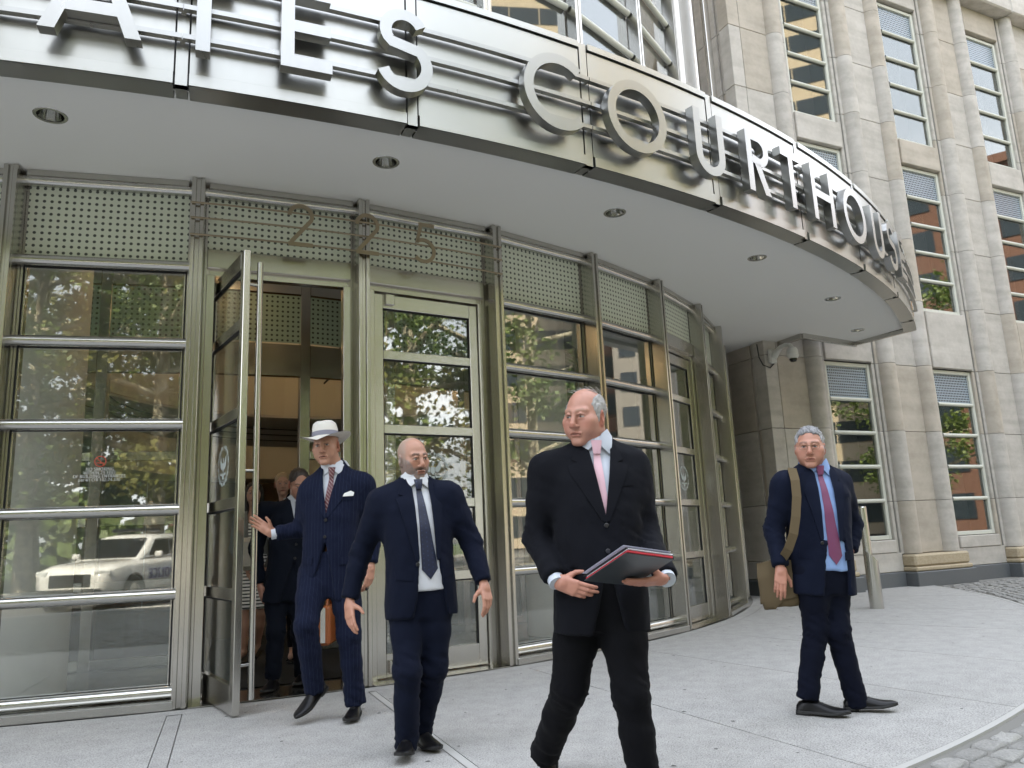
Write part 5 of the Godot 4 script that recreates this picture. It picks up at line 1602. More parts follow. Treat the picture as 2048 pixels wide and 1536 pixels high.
# a head in its own frame (x to its left, y up, z forward); S scales, W widens the lower face
static func head(f: Field, xf: Transform3D, S: float, W: float, female := false) -> void:
	var b := xf.basis
	var P := func(x, y, z): return xf * (Vector3(x, y, z) * S)
	var E := func(c: Vector3, r: Vector3, kk: float, sb := 0): f.ell(xf * (c * S), r * S, b, kk * S, sb)
	E.call(Vector3(0, .036, -.016), Vector3(.076, .087, .097), .02)
	E.call(Vector3(0, -.022, .018), Vector3(.065 * W, .088, .071), .03)
	E.call(Vector3(0, -.074, .022), Vector3(.053 * W, .044, .060), .03)
	f.cap(P.call(-.012, -.108, .070), P.call(.012, -.108, .070), .017 * S, .017 * S, .025 * S)
	for s in [-1.0, 1.0]:
		f.cap(P.call(s * .046 * W, -.024, .056), P.call(s * .04 * W, -.052, .056), .021 * S, .018 * S, .035 * S)
		f.cap(P.call(s * .012, .024, .0845), P.call(s * .046, .026, .0715), .0088 * S, .0075 * S, .02 * S)
		E.call(Vector3(s * .032, .003, .1005), Vector3(.020, .0125, .0165), .017, 1)
		E.call(Vector3(s * .031, .002, .0745), Vector3(.0130, .0130, .0130), .001)
		f.cap(P.call(s * .0185, .0105, .0875), P.call(s * .031, .0135, .0885), .0048 * S, .0052 * S, .004 * S)
		f.cap(P.call(s * .031, .0135, .0885), P.call(s * .045, .007, .0785), .0052 * S, .0045 * S, .004 * S)
		f.cap(P.call(s * .020, -.0085, .0855), P.call(s * .043, -.0075, .0785), .0036 * S, .0036 * S, .008 * S)
		f.ell(P.call(s * .0135, -.0405, .0985), Vector3(.0085, .0075, .0115) * S, b, .006 * S)
		f.ell(P.call(s * .0068, -.049, .1035), Vector3(.0036, .003, .005) * S, b, .002 * S, 1)
		# ear
		var eb := b * Basis(Vector3.UP, s * .45)
		f.ell(P.call(s * .079, -.006, -.012), Vector3(.009, .033, .020) * S, eb, .006 * S)
		f.ell(P.call(s * .089, -.002, -.006), Vector3(.009, .018, .010) * S, eb, .004 * S, 1)
		f.ell(P.call(s * .076, -.034, -.004), Vector3(.008, .010, .009) * S, eb, .005 * S)
	f.cap(P.call(0, .016, .089), P.call(0, -.028, .1075), .0082 * S, .0125 * S, .012 * S)
	f.cap(P.call(0, -.034, .1085), P.call(0, -.037, .1085), .0125 * S, .0115 * S, .005 * S)
	# mouth
	f.cap(P.call(-.024, -.0705, .0875), P.call(-.004, -.066, .0955), .0045 * S, .0062 * S, .006 * S)
	f.cap(P.call(.024, -.0705, .0875), P.call(.004, -.066, .0955), .0045 * S, .0062 * S, .006 * S)
	f.cap(P.call(-.018, -.0795, .0875), P.call(.018, -.0795, .0875), .0068 * S, .0068 * S, .006 * S)
	f.cap(P.call(-.023, -.0728, .096), P.call(.023, -.0728, .096), .0026 * S, .0026 * S, .0025 * S, 1)
	f.cap(P.call(-.02, -.0925, .0985), P.call(.02, -.0925, .0985), .005 * S, .005 * S, .012 * S, 1)

static func keyed(keys: Array, n: int) -> Array:
	# keys: [y, half width, front, back, shift] sorted by y; n even steps as Vector4
	var out := []
	var y0: float = keys[0][0]; var y1: float = keys[-1][0]
	for i in n:
		var y := lerpf(y0, y1, float(i) / (n - 1)); var j := 0
		while j < keys.size() - 2 and y > keys[j + 1][0]: j += 1
		var t := clampf((y - keys[j][0]) / (keys[j + 1][0] - keys[j][0]), 0, 1)
		t = t * t * (3 - 2 * t) * 0.5 + t * 0.5
		out.append(Vector4(lerpf(keys[j][1], keys[j + 1][1], t), lerpf(keys[j][2], keys[j + 1][2], t), lerpf(keys[j][3], keys[j + 1][3], t), lerpf(keys[j][4], keys[j + 1][4], t)))
	return out

static func crease(b: MB, from: int, amp: float, seed_: int, spots: Array) -> void:
	# folds of cloth: uneven everywhere, deeper near the joints given as [point, radius, amount]
	var f := FastNoiseLite.new(); f.seed = seed_; f.frequency = 1.0; f.noise_type = FastNoiseLite.TYPE_SIMPLEX_SMOOTH; f.fractal_octaves = 2
	for i in range(from, b.v.size()):
		var p := b.v[i]
		var a := amp * f.get_noise_3d(p.x * 9.0, p.y * 5.0, p.z * 9.0)
		for s in spots:
			var d: float = 1.0 - p.distance_to(s[0]) / s[1]
			if d > 0.0:
				var w := f.get_noise_3d(p.x * 6.0 + p.y * 5.0 + 7.0, p.y * 15.0 + p.x * 8.0, p.z * 6.0)
				a += s[2] * d * (0.8 - absf(w) * 2.4)
		b.v[i] = p + b.n[i] * a
	b.smooth(from)

static func shoe(out: Array, an: Vector3, dir: Vector3, planted: bool, sc := 1.0) -> void:
	# out: [upper MB, sole MB]; the foot points along dir, the ankle is at an
	var F := dir.normalized(); var R := F.cross(Vector3.UP).normalized(); var U := R.cross(F).normalized()
	var o := an - U * 0.092 * sc - F * 0.075 * sc      # back of the heel, at the sole
	if planted:
		var low := minf(o.y, (o + F * 0.3 * sc).y)
		o.y -= low - 0.001
	var st := [[0.0, .024, .052], [.015, .033, .072], [.05, .036, .088], [.09, .036, .092], [.13, .040, .080], [.17, .047, .066], [.205, .050, .056], [.24, .046, .047], [.27, .036, .040], [.29, .022, .033], [.30, .008, .026]]
	var up := []; var so := []; var he := []
	for s in st:
		var ring := PackedVector3Array(); var r2 := PackedVector3Array()
		for k in 16:
			var a := TAU * k / 16
			var x: float = signf(cos(a)) * pow(absf(cos(a)), .75) * s[1]; var y: float = maxf(sin(a), -.25)
			var toe: float = smoothstep(.2, .3, s[0]) * .010
			ring.append(o + (F * s[0] + R * x + U * (.018 + toe + (s[2] - .018) * maxf(y, 0.0) * (1.0 - absf(x) * 2.0))) * sc)
			var e: float = s[1] + .004
			r2.append(o + (F * (s[0] * 1.012 - .002) + R * clampf(x * 1.15, -e, e) + U * ((.026 if y > 0.0 else (.012 if s[0] > .085 else .006)) + toe)) * sc)
		up.append(ring); so.append(r2)
	out[0].loft(up); out[1].loft(so)
	for s in [[.0, .028], [.04, .036], [.08, .036]]:
		var ring := PackedVector3Array()
		for k in 12:
			var a := TAU * k / 12
			ring.append(o + (F * (s[0] - .003) + R * (cos(a) * s[1] * 1.1) + U * (.0 if sin(a) < 0.0 else .018)) * sc)
		he.append(ring)
	out[1].loft(he)
	# laces
	for k in 4:
		var c := o + (F * (.115 + .017 * k) + U * (.089 - .0085 * k)) * sc
		out[1].tube([c - R * .018 * sc - U * .006, c + U * .003, c + R * .018 * sc - U * .006], .0022, 5)

static func build_man(q: Dictionary) -> Dictionary:
	var J: Dictionary = q.J
	var res := {}
	var hc: Vector3 = (J.hipR + J.hipL) / 2.0
	var up: Vector3 = (J.neck - hc).normalized()
	var cam := Vector3(-hc.x, 0, -hc.z).normalized()
	var fr := cam.rotated(Vector3.UP, deg_to_rad(q.yaw))
	fr = (fr - up * fr.dot(up)).normalized()
	var tb := Basis(up.cross(fr), up, fr)
	var T := Transform3D(tb, hc)
	var L: float = (J.neck - hc).length()
	var g: float = q.girth; var bl: float = q.belly
	var hem: float = q.get("hem", -.17)
	var S: float = q.S
	# head frame
	var hy := cam.rotated(Vector3.UP, deg_to_rad(q.hyaw))
	var hb := Basis(Vector3.UP.cross(hy), Vector3.UP, hy) * Basis(Vector3.RIGHT, deg_to_rad(q.hpitch)) * Basis(Vector3.BACK, deg_to_rad(q.get("hroll", 0.0)))
	var H := Transform3D(hb, J.head)
	# --- body: head, neck, hands and what the clothes hide, one mesh
	var body := MB.new()
	var core := Field.new()
	core.cap(hc + up * .05, hc + up * L * .8 - fr * .03, .08, .06, .04)
	core.cap(hc + up * L * .8 - fr * .03, J.neck - fr * .02, .05, .04, .04)
	for s in ["R", "L"]:
		core.cap(J["sh" + s], J["el" + s], .035, .03, .03); core.cap(J["el" + s], J["wr" + s], .03, .024, .02)
		core.cap(J["hip" + s], J["kn" + s], .05, .04, .03); core.cap(J["kn" + s], J["an" + s], .038, .03, .02)
	core.net(body, .026)
	for i in body.v.size(): body.col.append(q.skin)
	var hf := Field.new()
	head(hf, H, S, q.W)
	hf.cap(H * (Vector3(0, -.05, -.02) * S), J.neck + up * .01 - fr * .012, .055 * S * q.get("neckw", 1.0), .054 * S * q.get("neckw", 1.0), .03)
	var n0 := body.v.size()
	hf.net(body, .0036)
	var nz := FastNoiseLite.new(); nz.seed = 8; nz.frequency = 30.0; nz.fractal_octaves = 3
	for i in range(n0, body.v.size()): body.col.append(face_color(H.affine_inverse() * body.v[i] / S, q, nz))
	for s in ["R", "L"]:
		var hd: Dictionary = q["hand" + s]
		var f := Field.new()
		var wr: Vector3 = J["wr" + s]; var tip: Vector3 = J["hd" + s]
		var F := (tip - wr).normalized()
		hand(f, wr + F * .012, F, hd.N, hd.T, hd.curl, hd.thumb, q.get("handsc", 1.0), hd.get("open", 0.0))
		f.cap(wr - (wr - J["el" + s]).normalized() * .05, wr + F * .03, .026, .024, .012)
		n0 = body.v.size()
		f.net(body, .0036)
		for i in range(n0, body.v.size()):
			var c: Color = q.skin
			var t := nz.get_noise_3dv(body.v[i]) * .06
			body.col.append(Color(c.r * (1.02 + t), c.g * (.95 + t), c.b * (.93 + t)))
	res.body = body
	# --- jacket
	var keys := [[hem, .192 * g, .132 * g + bl * .5, .128 * g, .0], [0.0, .188 * g, .135 * g + bl * .9, .128 * g, .0], [.25 * L, .178 * g, .132 * g + bl, .115 * g, .0], [.55 * L, .186 * g, .130 * g + bl * .55, .120 * g, .0],
		[.76 * L, .196 * g, .118 * g + bl * .1, .122 * g, -.004], [.90 * L, .165 * g, .092 * g, .105 * g, -.012], [.98 * L, .105, .072, .085, -.02], [1.05 * L, .070, .062, .066, -.02]]
	var tab := keyed(keys, 22)
	var jk := Field.new()
	jk.torso(hc, tb, tab, hem, 1.05 * L, .03)
	for s in ["R", "L"]:
		var sg := 1.0 if s == "L" else -1.0
		var sh: Vector3 = J["sh" + s]; var el: Vector3 = J["el" + s]; var wr: Vector3 = J["wr" + s]
		jk.cap(T * Vector3(sg * .07, .93 * L, -.02), sh + up * .002, .050, .050, .08)
		jk.cap(sh, sh.lerp(el, .45), .060 * q.arm, .062 * q.arm, .085)
		jk.cap(sh.lerp(el, .45), el, .064 * q.arm, .055 * q.arm, .02)
		jk.cap(el, wr + (wr - el).normalized() * .03, .056 * q.arm, .044 * q.arm, .025)
		jk.cut(wr - (wr - el).normalized() * q.get("cuff" + s, .012), wr - el, .10)
	var whole := Field.new()                      # jacket before it is cut open, for laying things on
	whole.torso(hc, tb, tab, hem, 1.05 * L, .03)
	for s in [-1.0, 1.0]: whole.cap(T * Vector3(s * .07, .93 * L, -.02), J["shL" if s > 0 else "shR"] + up * .004, .048, .052, .06)
	var bx: float = q.bx; var by: float = q.by * L
	jk.wedge(hc, tb, by, (.055 if q.open else .004), 1.08 * L, .072, bx, .006)
	if q.open: jk.wedge(hc, tb, by + .001, .055, hem - .05, q.get("openw", .10), bx + q.get("openx", 0.0), .006)
	else: jk.wedge(hc, tb, by - .16, .003, hem - .03, q.get("openw", .085), bx + q.get("openx", 0.0), .02)
	var jm := MB.new(); jk.net(jm, .0125)
	var sp := []
	for s in ["R", "L"]: sp.append_array([[J["el" + s], .19, .010], [J["sh" + s] - up * .10, .15, .006], [J["wr" + s], .12, .005]])
	sp.append([T * Vector3(bx, by, .12), .24, .006])
	crease(jm, 0, .006, q.seed, sp)
	res.jacket = jm
	# --- shirt: front, collar, cuffs
	var sh := Field.new()
	var stab := []
	var sy0: float = .0 if q.open else by - .06
	for i in 16:
		var t: float = (lerpf(sy0, 1.04 * L, i / 15.0) - hem) / (1.05 * L - hem) * 21.0
		var u: Vector4 = (tab[mini(int(t), 20)] as Vector4).lerp(tab[mini(int(t) + 1, 21)], t - int(t))
		stab.append(Vector4(u.x - .014, u.y - .013, u.z - .012, u.w))
	sh.torso(hc, tb, stab, (.0 if q.open else by - .06), 1.04 * L, .02)
	var nb: Vector3 = J.neck
	var ndir := (H * (Vector3(0, -.06, -.02) * S) - nb).normalized()
	var nw: float = q.get("neckw", 1.0)
	sh.cap(nb - ndir * .03 - fr * .012, nb + ndir * .02 - fr * .01, .062 * nw, .060 * nw, .03)
	sh.cut(nb + ndir * .018, ndir, .14)
	var sm := MB.new(); sh.net(sm, .0115)
	crease(sm, 0, .003, q.seed + 5, [[T * Vector3(0, .3 * L, .12), .25, .003]])
	for s in ["R", "L"]:
		var d: Vector3 = (J["wr" + s] - J["el" + s]).normalized()
		var c: Vector3 = J["wr" + s]
		var cl: float = q.get("cuff" + s, .012)
		sm.tube([c - d * (cl + .03), c + d * (q.get("show" + s, -.02))], [.037, .0365], 18)
	var cb := Basis(tb.x, ndir, tb.x.cross(ndir))
	var loops := []
	for lv in [[-.012, 1.0], [.0, .995], [1.0, .985], [1.0, 1.05], [.0, 1.19]]:
		var ring := PackedVector3Array()
		for j in 36:
			var a := TAU * j / 36
			var back: float = (1.0 - sin(a)) * .5
			var hgt: float = lerpf(.030, .056, back) * lv[0] + (.004 if lv[0] <= .0 else 0.0)
			ring.append(nb - fr * .010 + cb * (Vector3(cos(a) * .0625 * nw, 0, sin(a) * .066 * nw) * lv[1]) + ndir * hgt)
		ring.reverse()
		loops.append(ring)
	sm.loft(loops, false)
	# collar wings
	var shc := Field.new()
	shc.torso(hc, tb, stab, sy0, 1.04 * L, .02)
	shc.cap(nb - ndir * .03 - fr * .012, nb + ndir * .10 - fr * .01, .071 * nw, .069 * nw, .02)
	for s in [-1.0, 1.0]:
		drape(sm, shc, T, poly2([[s * .003, 1.0 * L], [s * .026, 1.06 * L], [s * .060, 1.10 * L], [s * .084, 1.05 * L], [s * q.get("wing", .06), .915 * L]]), .006, .004, .012)
	res.shirt = sm
	# --- lapels, pockets, buttons lie on the jacket
	var laps := []; var flaps := []
	for s in [-1.0, 1.0]:
		var ix: float = bx + s * (.052 if q.open else .002)
		var peak: float = .03 if q.get("peak", false) else .0
		var lm := MB.new(); laps.append(lm)
		drape(lm, whole, T, poly2([[s * .060 + bx * .3, 1.04 * L], [s * .088 + bx * .2, 1.0 * L], [s * .118, .885 * L], [s * .092, .868 * L], [s * (.138 + peak * .3), .845 * L + peak], [s * .128, .79 * L], [ix + s * .016, by + .01], [ix, by], [ix - s * .004, by + .02], [bx + s * .048, .93 * L]]), .006, .006, .014)
		if s * q.get("psq", 0.0) > 0.0 or q.get("pocket", true) and s > 0.0:
			var fp := MB.new(); flaps.append(fp)
			drape(fp, whole, T, poly2([[.085, .70 * L], [.165, .71 * L], [.165, .745 * L], [.085, .735 * L]]), .003, .004, .014)
		var fm := MB.new(); flaps.append(fm)
		drape(fm, whole, T, poly2([[s * .085 + bx * .5, .10 * L], [s * .165, .10 * L + .012], [s * .165, .10 * L + .062], [s * .085 + bx * .5, .10 * L + .05]]), .004, .005, .014)
	# collar of the jacket round the neck
	var cf := Field.new()
	cf.cap(nb - ndir * .03 - fr * .01, nb + ndir * .045 - fr * .018, .098, .082, .02)
	cf.cap(nb + ndir * -.1 - fr * .005, nb + ndir * .2 - fr * .01, .070, .068, .004, 1)
	cf.cut(nb + ndir * .035, (ndir + fr * .55).normalized(), .2)
	cf.cut(nb + fr * .02, (fr + ndir * .3).normalized(), .2)
	var jc := MB.new(); cf.net(jc, .009)
	res.jacket_collar = jc
	res.lapel = laps
	res.pocket_flap = flaps
	var bts := []
	for k in ([0, 1] if not q.open else [0]):
		var p := whole.hit(T * Vector3(bx + (.0 if not q.open else -.06), by - .012 - k * .11, .45), -fr, .004, whole.all())
		var bt := MB.new(); bts.append(bt)
		bt.lathe([Vector2(.0, .004), Vector2(.0085, .004), Vector2(.0105, .002), Vector2(.0105, -.002)], 14, Transform3D(Basis(tb.x, fr, -up), p))
	res.button = bts
	# --- tie
	var tm := MB.new(); var kn_ := MB.new()
	var tx: float = q.get("tiex", 0.0); var ty: float = q.tieb * L; var tw: float = q.get("tiew", .043)
	drape(tm, sh, T, poly2([[-.014, .94 * L], [.014, .94 * L], [tx * .5 + tw * .75, lerpf(.9 * L, ty, .55)], [tx + tw, ty + .055], [tx, ty], [tx - tw, ty + .055], [tx * .5 - tw * .75, lerpf(.9 * L, ty, .55)]]), .004, .004, .014, .45, .003)
	drape(kn_, shc, T, poly2([[-.025, 1.015 * L], [.025, 1.015 * L], [.016, .925 * L], [-.016, .925 * L]]), .010, .010, .012, .45, .004)
	res.tie = tm; res.tie_knot = kn_
	if q.has("psq"):
		var pm := MB.new()
		drape(pm, whole, T, poly2([[.092, .735 * L], [.158, .742 * L], [.162, .775 * L], [.14, .79 * L], [.10, .765 * L]]), .008, .004, .012)
		res.pocket_square = pm
	# --- trousers, belt, shoes
	var tf := Field.new()
	var pk := keyed([[-.14, .150 * g, .110 * g, .120 * g, 0], [-.05, .168 * g, .118 * g + bl * .3, .124 * g, 0], [.06, .166 * g, .115 * g + bl * .6, .115 * g, 0], [.16, .160 * g, .112 * g + bl * .7, .105 * g, 0]], 8)
	tf.torso(hc, tb, pk, -.14, .16, .04)
	for s in ["R", "L"]:
		var hp: Vector3 = J["hip" + s]; var kn: Vector3 = J["kn" + s]; var an: Vector3 = J["an" + s]
		tf.cap(hp, hp.lerp(kn, .5), .098 * q.leg, .086 * q.leg, .05); tf.cap(hp.lerp(kn, .5), kn, .086 * q.leg, .070 * q.leg, .03)
		tf.cap(kn, kn.lerp(an, .45), .070 * q.leg, .066 * q.leg, .03); tf.cap(kn.lerp(an, .45), an + (an - kn).normalized() * .09, .066 * q.leg, .060 * q.leg, .02)
		tf.cut(an + (an - kn).normalized() * q.get("hemleg", .045), an - kn + q.get("hemtilt", Vector3.ZERO), .16)
	var tmh := MB.new(); tf.net(tmh, .0125)
	var ks := []
	for s in ["R", "L"]: ks.append_array([[J["kn" + s], .24, .008], [J["an" + s], .22, .009], [J["hip" + s], .20, .008]])
	crease(tmh, 0, .005, q.seed + 9, ks)
	res.trousers = tmh
	if q.open:
		var be := MB.new()
		drape(be, tf, T, poly2([[-.13, .045], [.13, .045], [.13, .08], [-.13, .08]]), .004, .004, .02)
		res.belt = be
		var bu := MB.new()
		drape(bu, tf, T, poly2([[bx - .02, .044], [bx + .028, .044], [bx + .028, .081], [bx - .02, .081]]), .009, .003, .012)
		res.buckle = bu
	res.shoe = []; res.sole = []
	for s in ["R", "L"]:
		var so := [MB.new(), MB.new()]
		shoe(so, J["an" + s], q["foot" + s], q.get("plant" + s, true), q.get("shoesc", 1.0))
		res.shoe.append(so[0]); res.sole.append(so[1])
	# --- hair
	if q.has("hair"):
		var hm := MB.new(); var hfd := Field.new()
		hair(hfd, H, S, q.hair)
		hfd.net(hm, .0042)
		var nf := FastNoiseLite.new(); nf.seed = 4; nf.frequency = 55.0; nf.fractal_octaves = 2
		for i in hm.v.size():
			var p: Vector3 = H.affine_inverse() * hm.v[i]
			var w := nf.get_noise_3d(p.x * 2.0, p.y * .5, p.z * .35)
			hm.v[i] += hm.n[i] * w * q.get("tousle", .004)
			var t := nf.get_noise_3d(p.x * 3.0 + 9, p.y * .7, p.z * .4) * .5 + .5
			var side: float = smoothstep(.055, .08, absf(p.x)) * q.get("temples", 0.0)
			hm.col.append((q.hairc as Color).lerp(q.hairc2, clampf(t * 1.3 - .2 + side, 0, 1)))
		hm.smooth(0)
		var n0h := hm.v.size()
		if q.hair == "fringe":
			var rr := RandomNumberGenerator.new(); rr.seed = 3
			for k in 46:
				var a := rr.randf_range(-2.6, 2.6); var x0 := rr.randf_range(-.055, .06)
				var p0 := Vector3(x0, .105 + rr.randf_range(-.012, .006), rr.randf_range(-.07, -.02))
				var dd := Vector3(rr.randf_range(-.05, .012), rr.randf_range(.012, .026), rr.randf_range(-.01, .04))
				var n1_ := hm.v.size()
				hm.tube([H * (p0 * S), H * ((p0 + dd * .6 + Vector3(0, .006, 0)) * S), H * ((p0 + dd) * S)], [.0016, .0013, .0006], 4, false)
				for i in range(n1_, hm.v.size()): hm.col.append(Color(.33, .32, .31))
		var rs := RandomNumberGenerator.new(); rs.seed = 17
		var tot := hm.v.size() if q.hair != "fringe" else int(hm.v.size() * .8)
		for k in q.get("strands", 260):
			var i := rs.randi() % tot
			var root := hm.v[i]; var nn := hm.n[i]
			var lp: Vector3 = H.affine_inverse() * root
			var along := (H.basis * Vector3(lp.x * 4.0 + rs.randf_range(-.4, .4), rs.randf_range(-.5, .3), -1.0 + rs.randf_range(-.3, .3))).normalized()
			along = (along - nn * along.dot(nn)).normalized()
			var ln := rs.randf_range(.010, .022)
			var n2_ := hm.v.size()
			hm.tube([root - nn * .001, root + (along * .6 + nn * .22) * ln, root + (along + nn * rs.randf_range(.0, .25)) * ln], [.0015, .0013, .0005], 4, false)
			var sc: Color = (q.hairc as Color).lerp(q.hairc2, rs.randf_range(.0, 1.2))
			for j in range(n2_, hm.v.size()): hm.col.append(sc)
		res.hair = hm
	return res

static func hair(f: Field, X: Transform3D, S: float, style: String) -> void:
	var E := func(c: Vector3, r: Vector3, kk: float, sb := 0): f.ell(X * (c * S), r * S, X.basis, kk * S, sb)
	match style:
		"fringe":   # bald on top, hair at the sides and back with a thin tuft
			E.call(Vector3(0, .034, -.02), Vector3(.0815, .088, .099), .005)
			E.call(Vector3(0, .14, .045), Vector3(.066, .135, .135), .01, 1)
			E.call(Vector3(0, -.04, .10), Vector3(.12, .11, .094), .01, 1)
			E.call(Vector3(0, -.11, .0), Vector3(.12, .075, .12), .01, 1)
			for s in [-1.0, 1.0]: f.ell(X * (Vector3(s * .0755, .006, .020) * S), Vector3(.006, .036, .014) * S, X.basis, .02)
		"short":
			E.call(Vector3(0, .044, -.018), Vector3(.083, .092, .103), .005)
			E.call(Vector3(0, -.03, .115), Vector3(.115, .108, .095), .012, 1)
			E.call(Vector3(0, .040, .13), Vector3(.064, .060, .102), .012, 1)
			for s in [-1.0, 1.0]: E.call(Vector3(s * .052, .055, .085), Vector3(.024, .032, .05), .012, 1)
			E.call(Vector3(0, -.115, .0), Vector3(.12, .075, .12), .01, 1)
			for s in [-1.0, 1.0]: f.ell(X * (Vector3(s * .077, -.012, .022) * S), Vector3(.006, .026, .010) * S, X.basis, .004)
		"receding":
			E.call(Vector3(0, .040, -.02), Vector3(.081, .089, .101), .005)
			E.call(Vector3(0, -.03, .115), Vector3(.115, .108, .095), .012, 1)
			E.call(Vector3(0, .05, .13), Vector3(.062, .062, .098), .012, 1)
			E.call(Vector3(0, -.115, .0), Vector3(.12, .075, .12), .01, 1)
		"long":
			E.call(Vector3(0, .040, -.022), Vector3(.085, .091, .105), .005)
			for s in [-1.0, 1.0]: f.cap(X * (Vector3(s * .072, .02, -.01) * S), X * (Vector3(s * .078, -.20, -.02) * S), .026 * S, .030 * S, .03)
			f.cap(X * (Vector3(0, .0, -.07) * S), X * (Vector3(0, -.2, -.06) * S), .055 * S, .05 * S, .03)
			E.call(Vector3(0, -.03, .105), Vector3(.072, .105, .1), .012, 1)
			E.call(Vector3(-.01, .03, .12), Vector3(.052, .058, .09), .012, 1)
		"tied":
			E.call(Vector3(0, .040, -.02), Vector3(.081, .089, .101), .005)
			E.call(Vector3(0, -.03, .11), Vector3(.115, .108, .098), .012, 1)
			E.call(Vector3(0, .03, .128), Vector3(.062, .055, .09), .012, 1)
			E.call(Vector3(0, -.12, .02), Vector3(.12, .07, .12), .01, 1)
			f.cap(X * (Vector3(0, -.02, -.11) * S), X * (Vector3(0, -.14, -.11) * S), .03 * S, .018 * S, .02)

static func face_color(p: Vector3, q: Dictionary, nz: FastNoiseLite) -> Color:
	var sk: Color = q.skin
	var t := nz.get_noise_3dv(p * 1.0) * .05 + nz.get_noise_3dv(p * .25 + Vector3(3, 1, 2)) * .08
	var c := Color(sk.r * (1 + t), sk.g * (1 + t * 1.1), sk.b * (1 + t * 1.2))
	var flush: float = q.get("flush", .5)
	for s in [-1.0, 1.0]:
		var d := p.distance_to(Vector3(s * .045, -.032, .07)) / .034
		if d < 1.0: c = c.lerp(Color(sk.r * 1.06, sk.g * .74, sk.b * .72), (1 - d) * .6 * flush)
		if absf(p.x) > .073 and p.z < .02 and p.y < .035 and p.y > -.05: c = c.lerp(Color(sk.r * 1.04, sk.g * .72, sk.b * .68), .5)
	var dn := p.distance_to(Vector3(0, -.034, .115)) / .024
	if dn < 1.0: c = c.lerp(Color(sk.r * 1.05, sk.g * .72, sk.b * .70), (1 - dn) * .6 * flush)
	# lips
	if absf(p.x) < .026 and p.z > .082 and p.y < -.0635 + absf(p.x) * -.12 and p.y > -.0865 + absf(p.x) * .35:
		c = c.lerp(q.get("lip", Color(sk.r * .80, sk.g * .60, sk.b * .58)), .7)
	if absf(p.x) < .026 and p.z > .08 and absf(p.y + .0728) < .0022: c = Color(sk.r * .25, sk.g * .15, sk.b * .14)
	# brows
	var bc: Color = q.get("brow", Color(.05, .035, .025))
	var ax := absf(p.x)
	if ax > .011 and ax < .052 and p.z > .055:
		var by := .0265 + (ax - .011) * .14 - maxf(0.0, ax - .036) * .5
		var h: float = .0062 * (1.0 - smoothstep(.036, .054, ax) * .6)
		if absf(p.y - by) < h: c = c.lerp(bc, q.get("browa", .8) * (.75 + .25 * nz.get_noise_3dv(p * 3)))
	# eyes
	for s in [-1.0, 1.0]:
		var ec := Vector3(s * .031, .002, .0745)
		var r := p - ec
		if r.length() < .0142 and r.z > .004 and r.y < .0062 and r.y > -.0058 and absf(r.x) < .0125:
			c = Color(.36, .33, .31)
			var gz := Vector2(r.x - q.get("gx", 0.0), r.y - q.get("gy", 0.0))
			if gz.length() < .0062: c = q.get("iris", Color(.06, .045, .035))
			if gz.length() < .0026: c = Color(.005, .005, .005)
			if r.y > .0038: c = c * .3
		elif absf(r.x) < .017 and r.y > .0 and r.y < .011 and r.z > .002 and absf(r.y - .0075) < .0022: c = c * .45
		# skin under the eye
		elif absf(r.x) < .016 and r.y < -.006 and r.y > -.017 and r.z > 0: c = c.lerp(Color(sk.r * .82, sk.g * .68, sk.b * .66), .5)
	# beard and scalp stubble
	if q.has("beard"):
		var bd: Color = q.beard
		var g := nz.get_noise_3dv(p * 2.5) * .5 + .5
		var m := 0.0
		var jaw := smoothstep(-.035, -.06, p.y - maxf(0.0, absf(p.x) - .045) * 1.8) * smoothstep(-.05, -.02, p.z)
		m = jaw * .92
		if p.z > .075 and p.y < -.05 and p.y > -.068 and absf(p.x) < .034: m = .9; 
		if p.z > .085 and p.y < -.05 and p.y > -.067 and absf(p.x) < .034: bd = q.get("tache", bd)
		if absf(p.x) < .024 and p.z > .08 and p.y < -.064 and p.y > -.086: m = 0.0
		if p.y < -.118: m *= .6
		c = c.lerp(bd, m * clampf(.45 + g * .7, 0, 1))
	if q.has("stubble"):
		var g := nz.get_noise_3dv(p * 3.0) * .5 + .5
		var m := smoothstep(.0, .02, p.y - .01) * smoothstep(.035, -.005, p.z - maxf(0.0, absf(p.x) - .055) * 1.4)
		m = maxf(m, smoothstep(.065, .074, absf(p.x)) * smoothstep(.05, .03, p.z) * smoothstep(-.04, -.01, p.y))
		c = c.lerp(q.stubble, m * clampf(.35 + g * .6, 0, 1))
	c.a = 1.0
	return c

func cloth(c: Color, c2: Color, stripe := 0.0, rough := 0.85) -> StandardMaterial3D:
	var n := FastNoiseLite.new(); n.seed = 3; n.frequency = .35
	var size := 128
	var t := tex_rgb(size, func(k: int):
		var x := k % size; var y := int(float(k) / size)
		var w := (0.86 if (x + y) % 4 < 2 else 1.06) * (1.0 + .25 * n.get_noise_2d(x, y))
		var b := Color(c.r * w, c.g * w, c.b * w)
		if stripe > 0.0 and x % 64 < 3 and y % 3 != 0: b = c2
		return b.linear_to_srgb())
	var m := mat(Color.WHITE, rough)
	m.albedo_texture = t; m.metallic_specular = .22
	m.rim_enabled = true; m.rim = .04; m.rim_tint = .9
	return tri_map(m, 22.0 if stripe > 0.0 else 30.0)

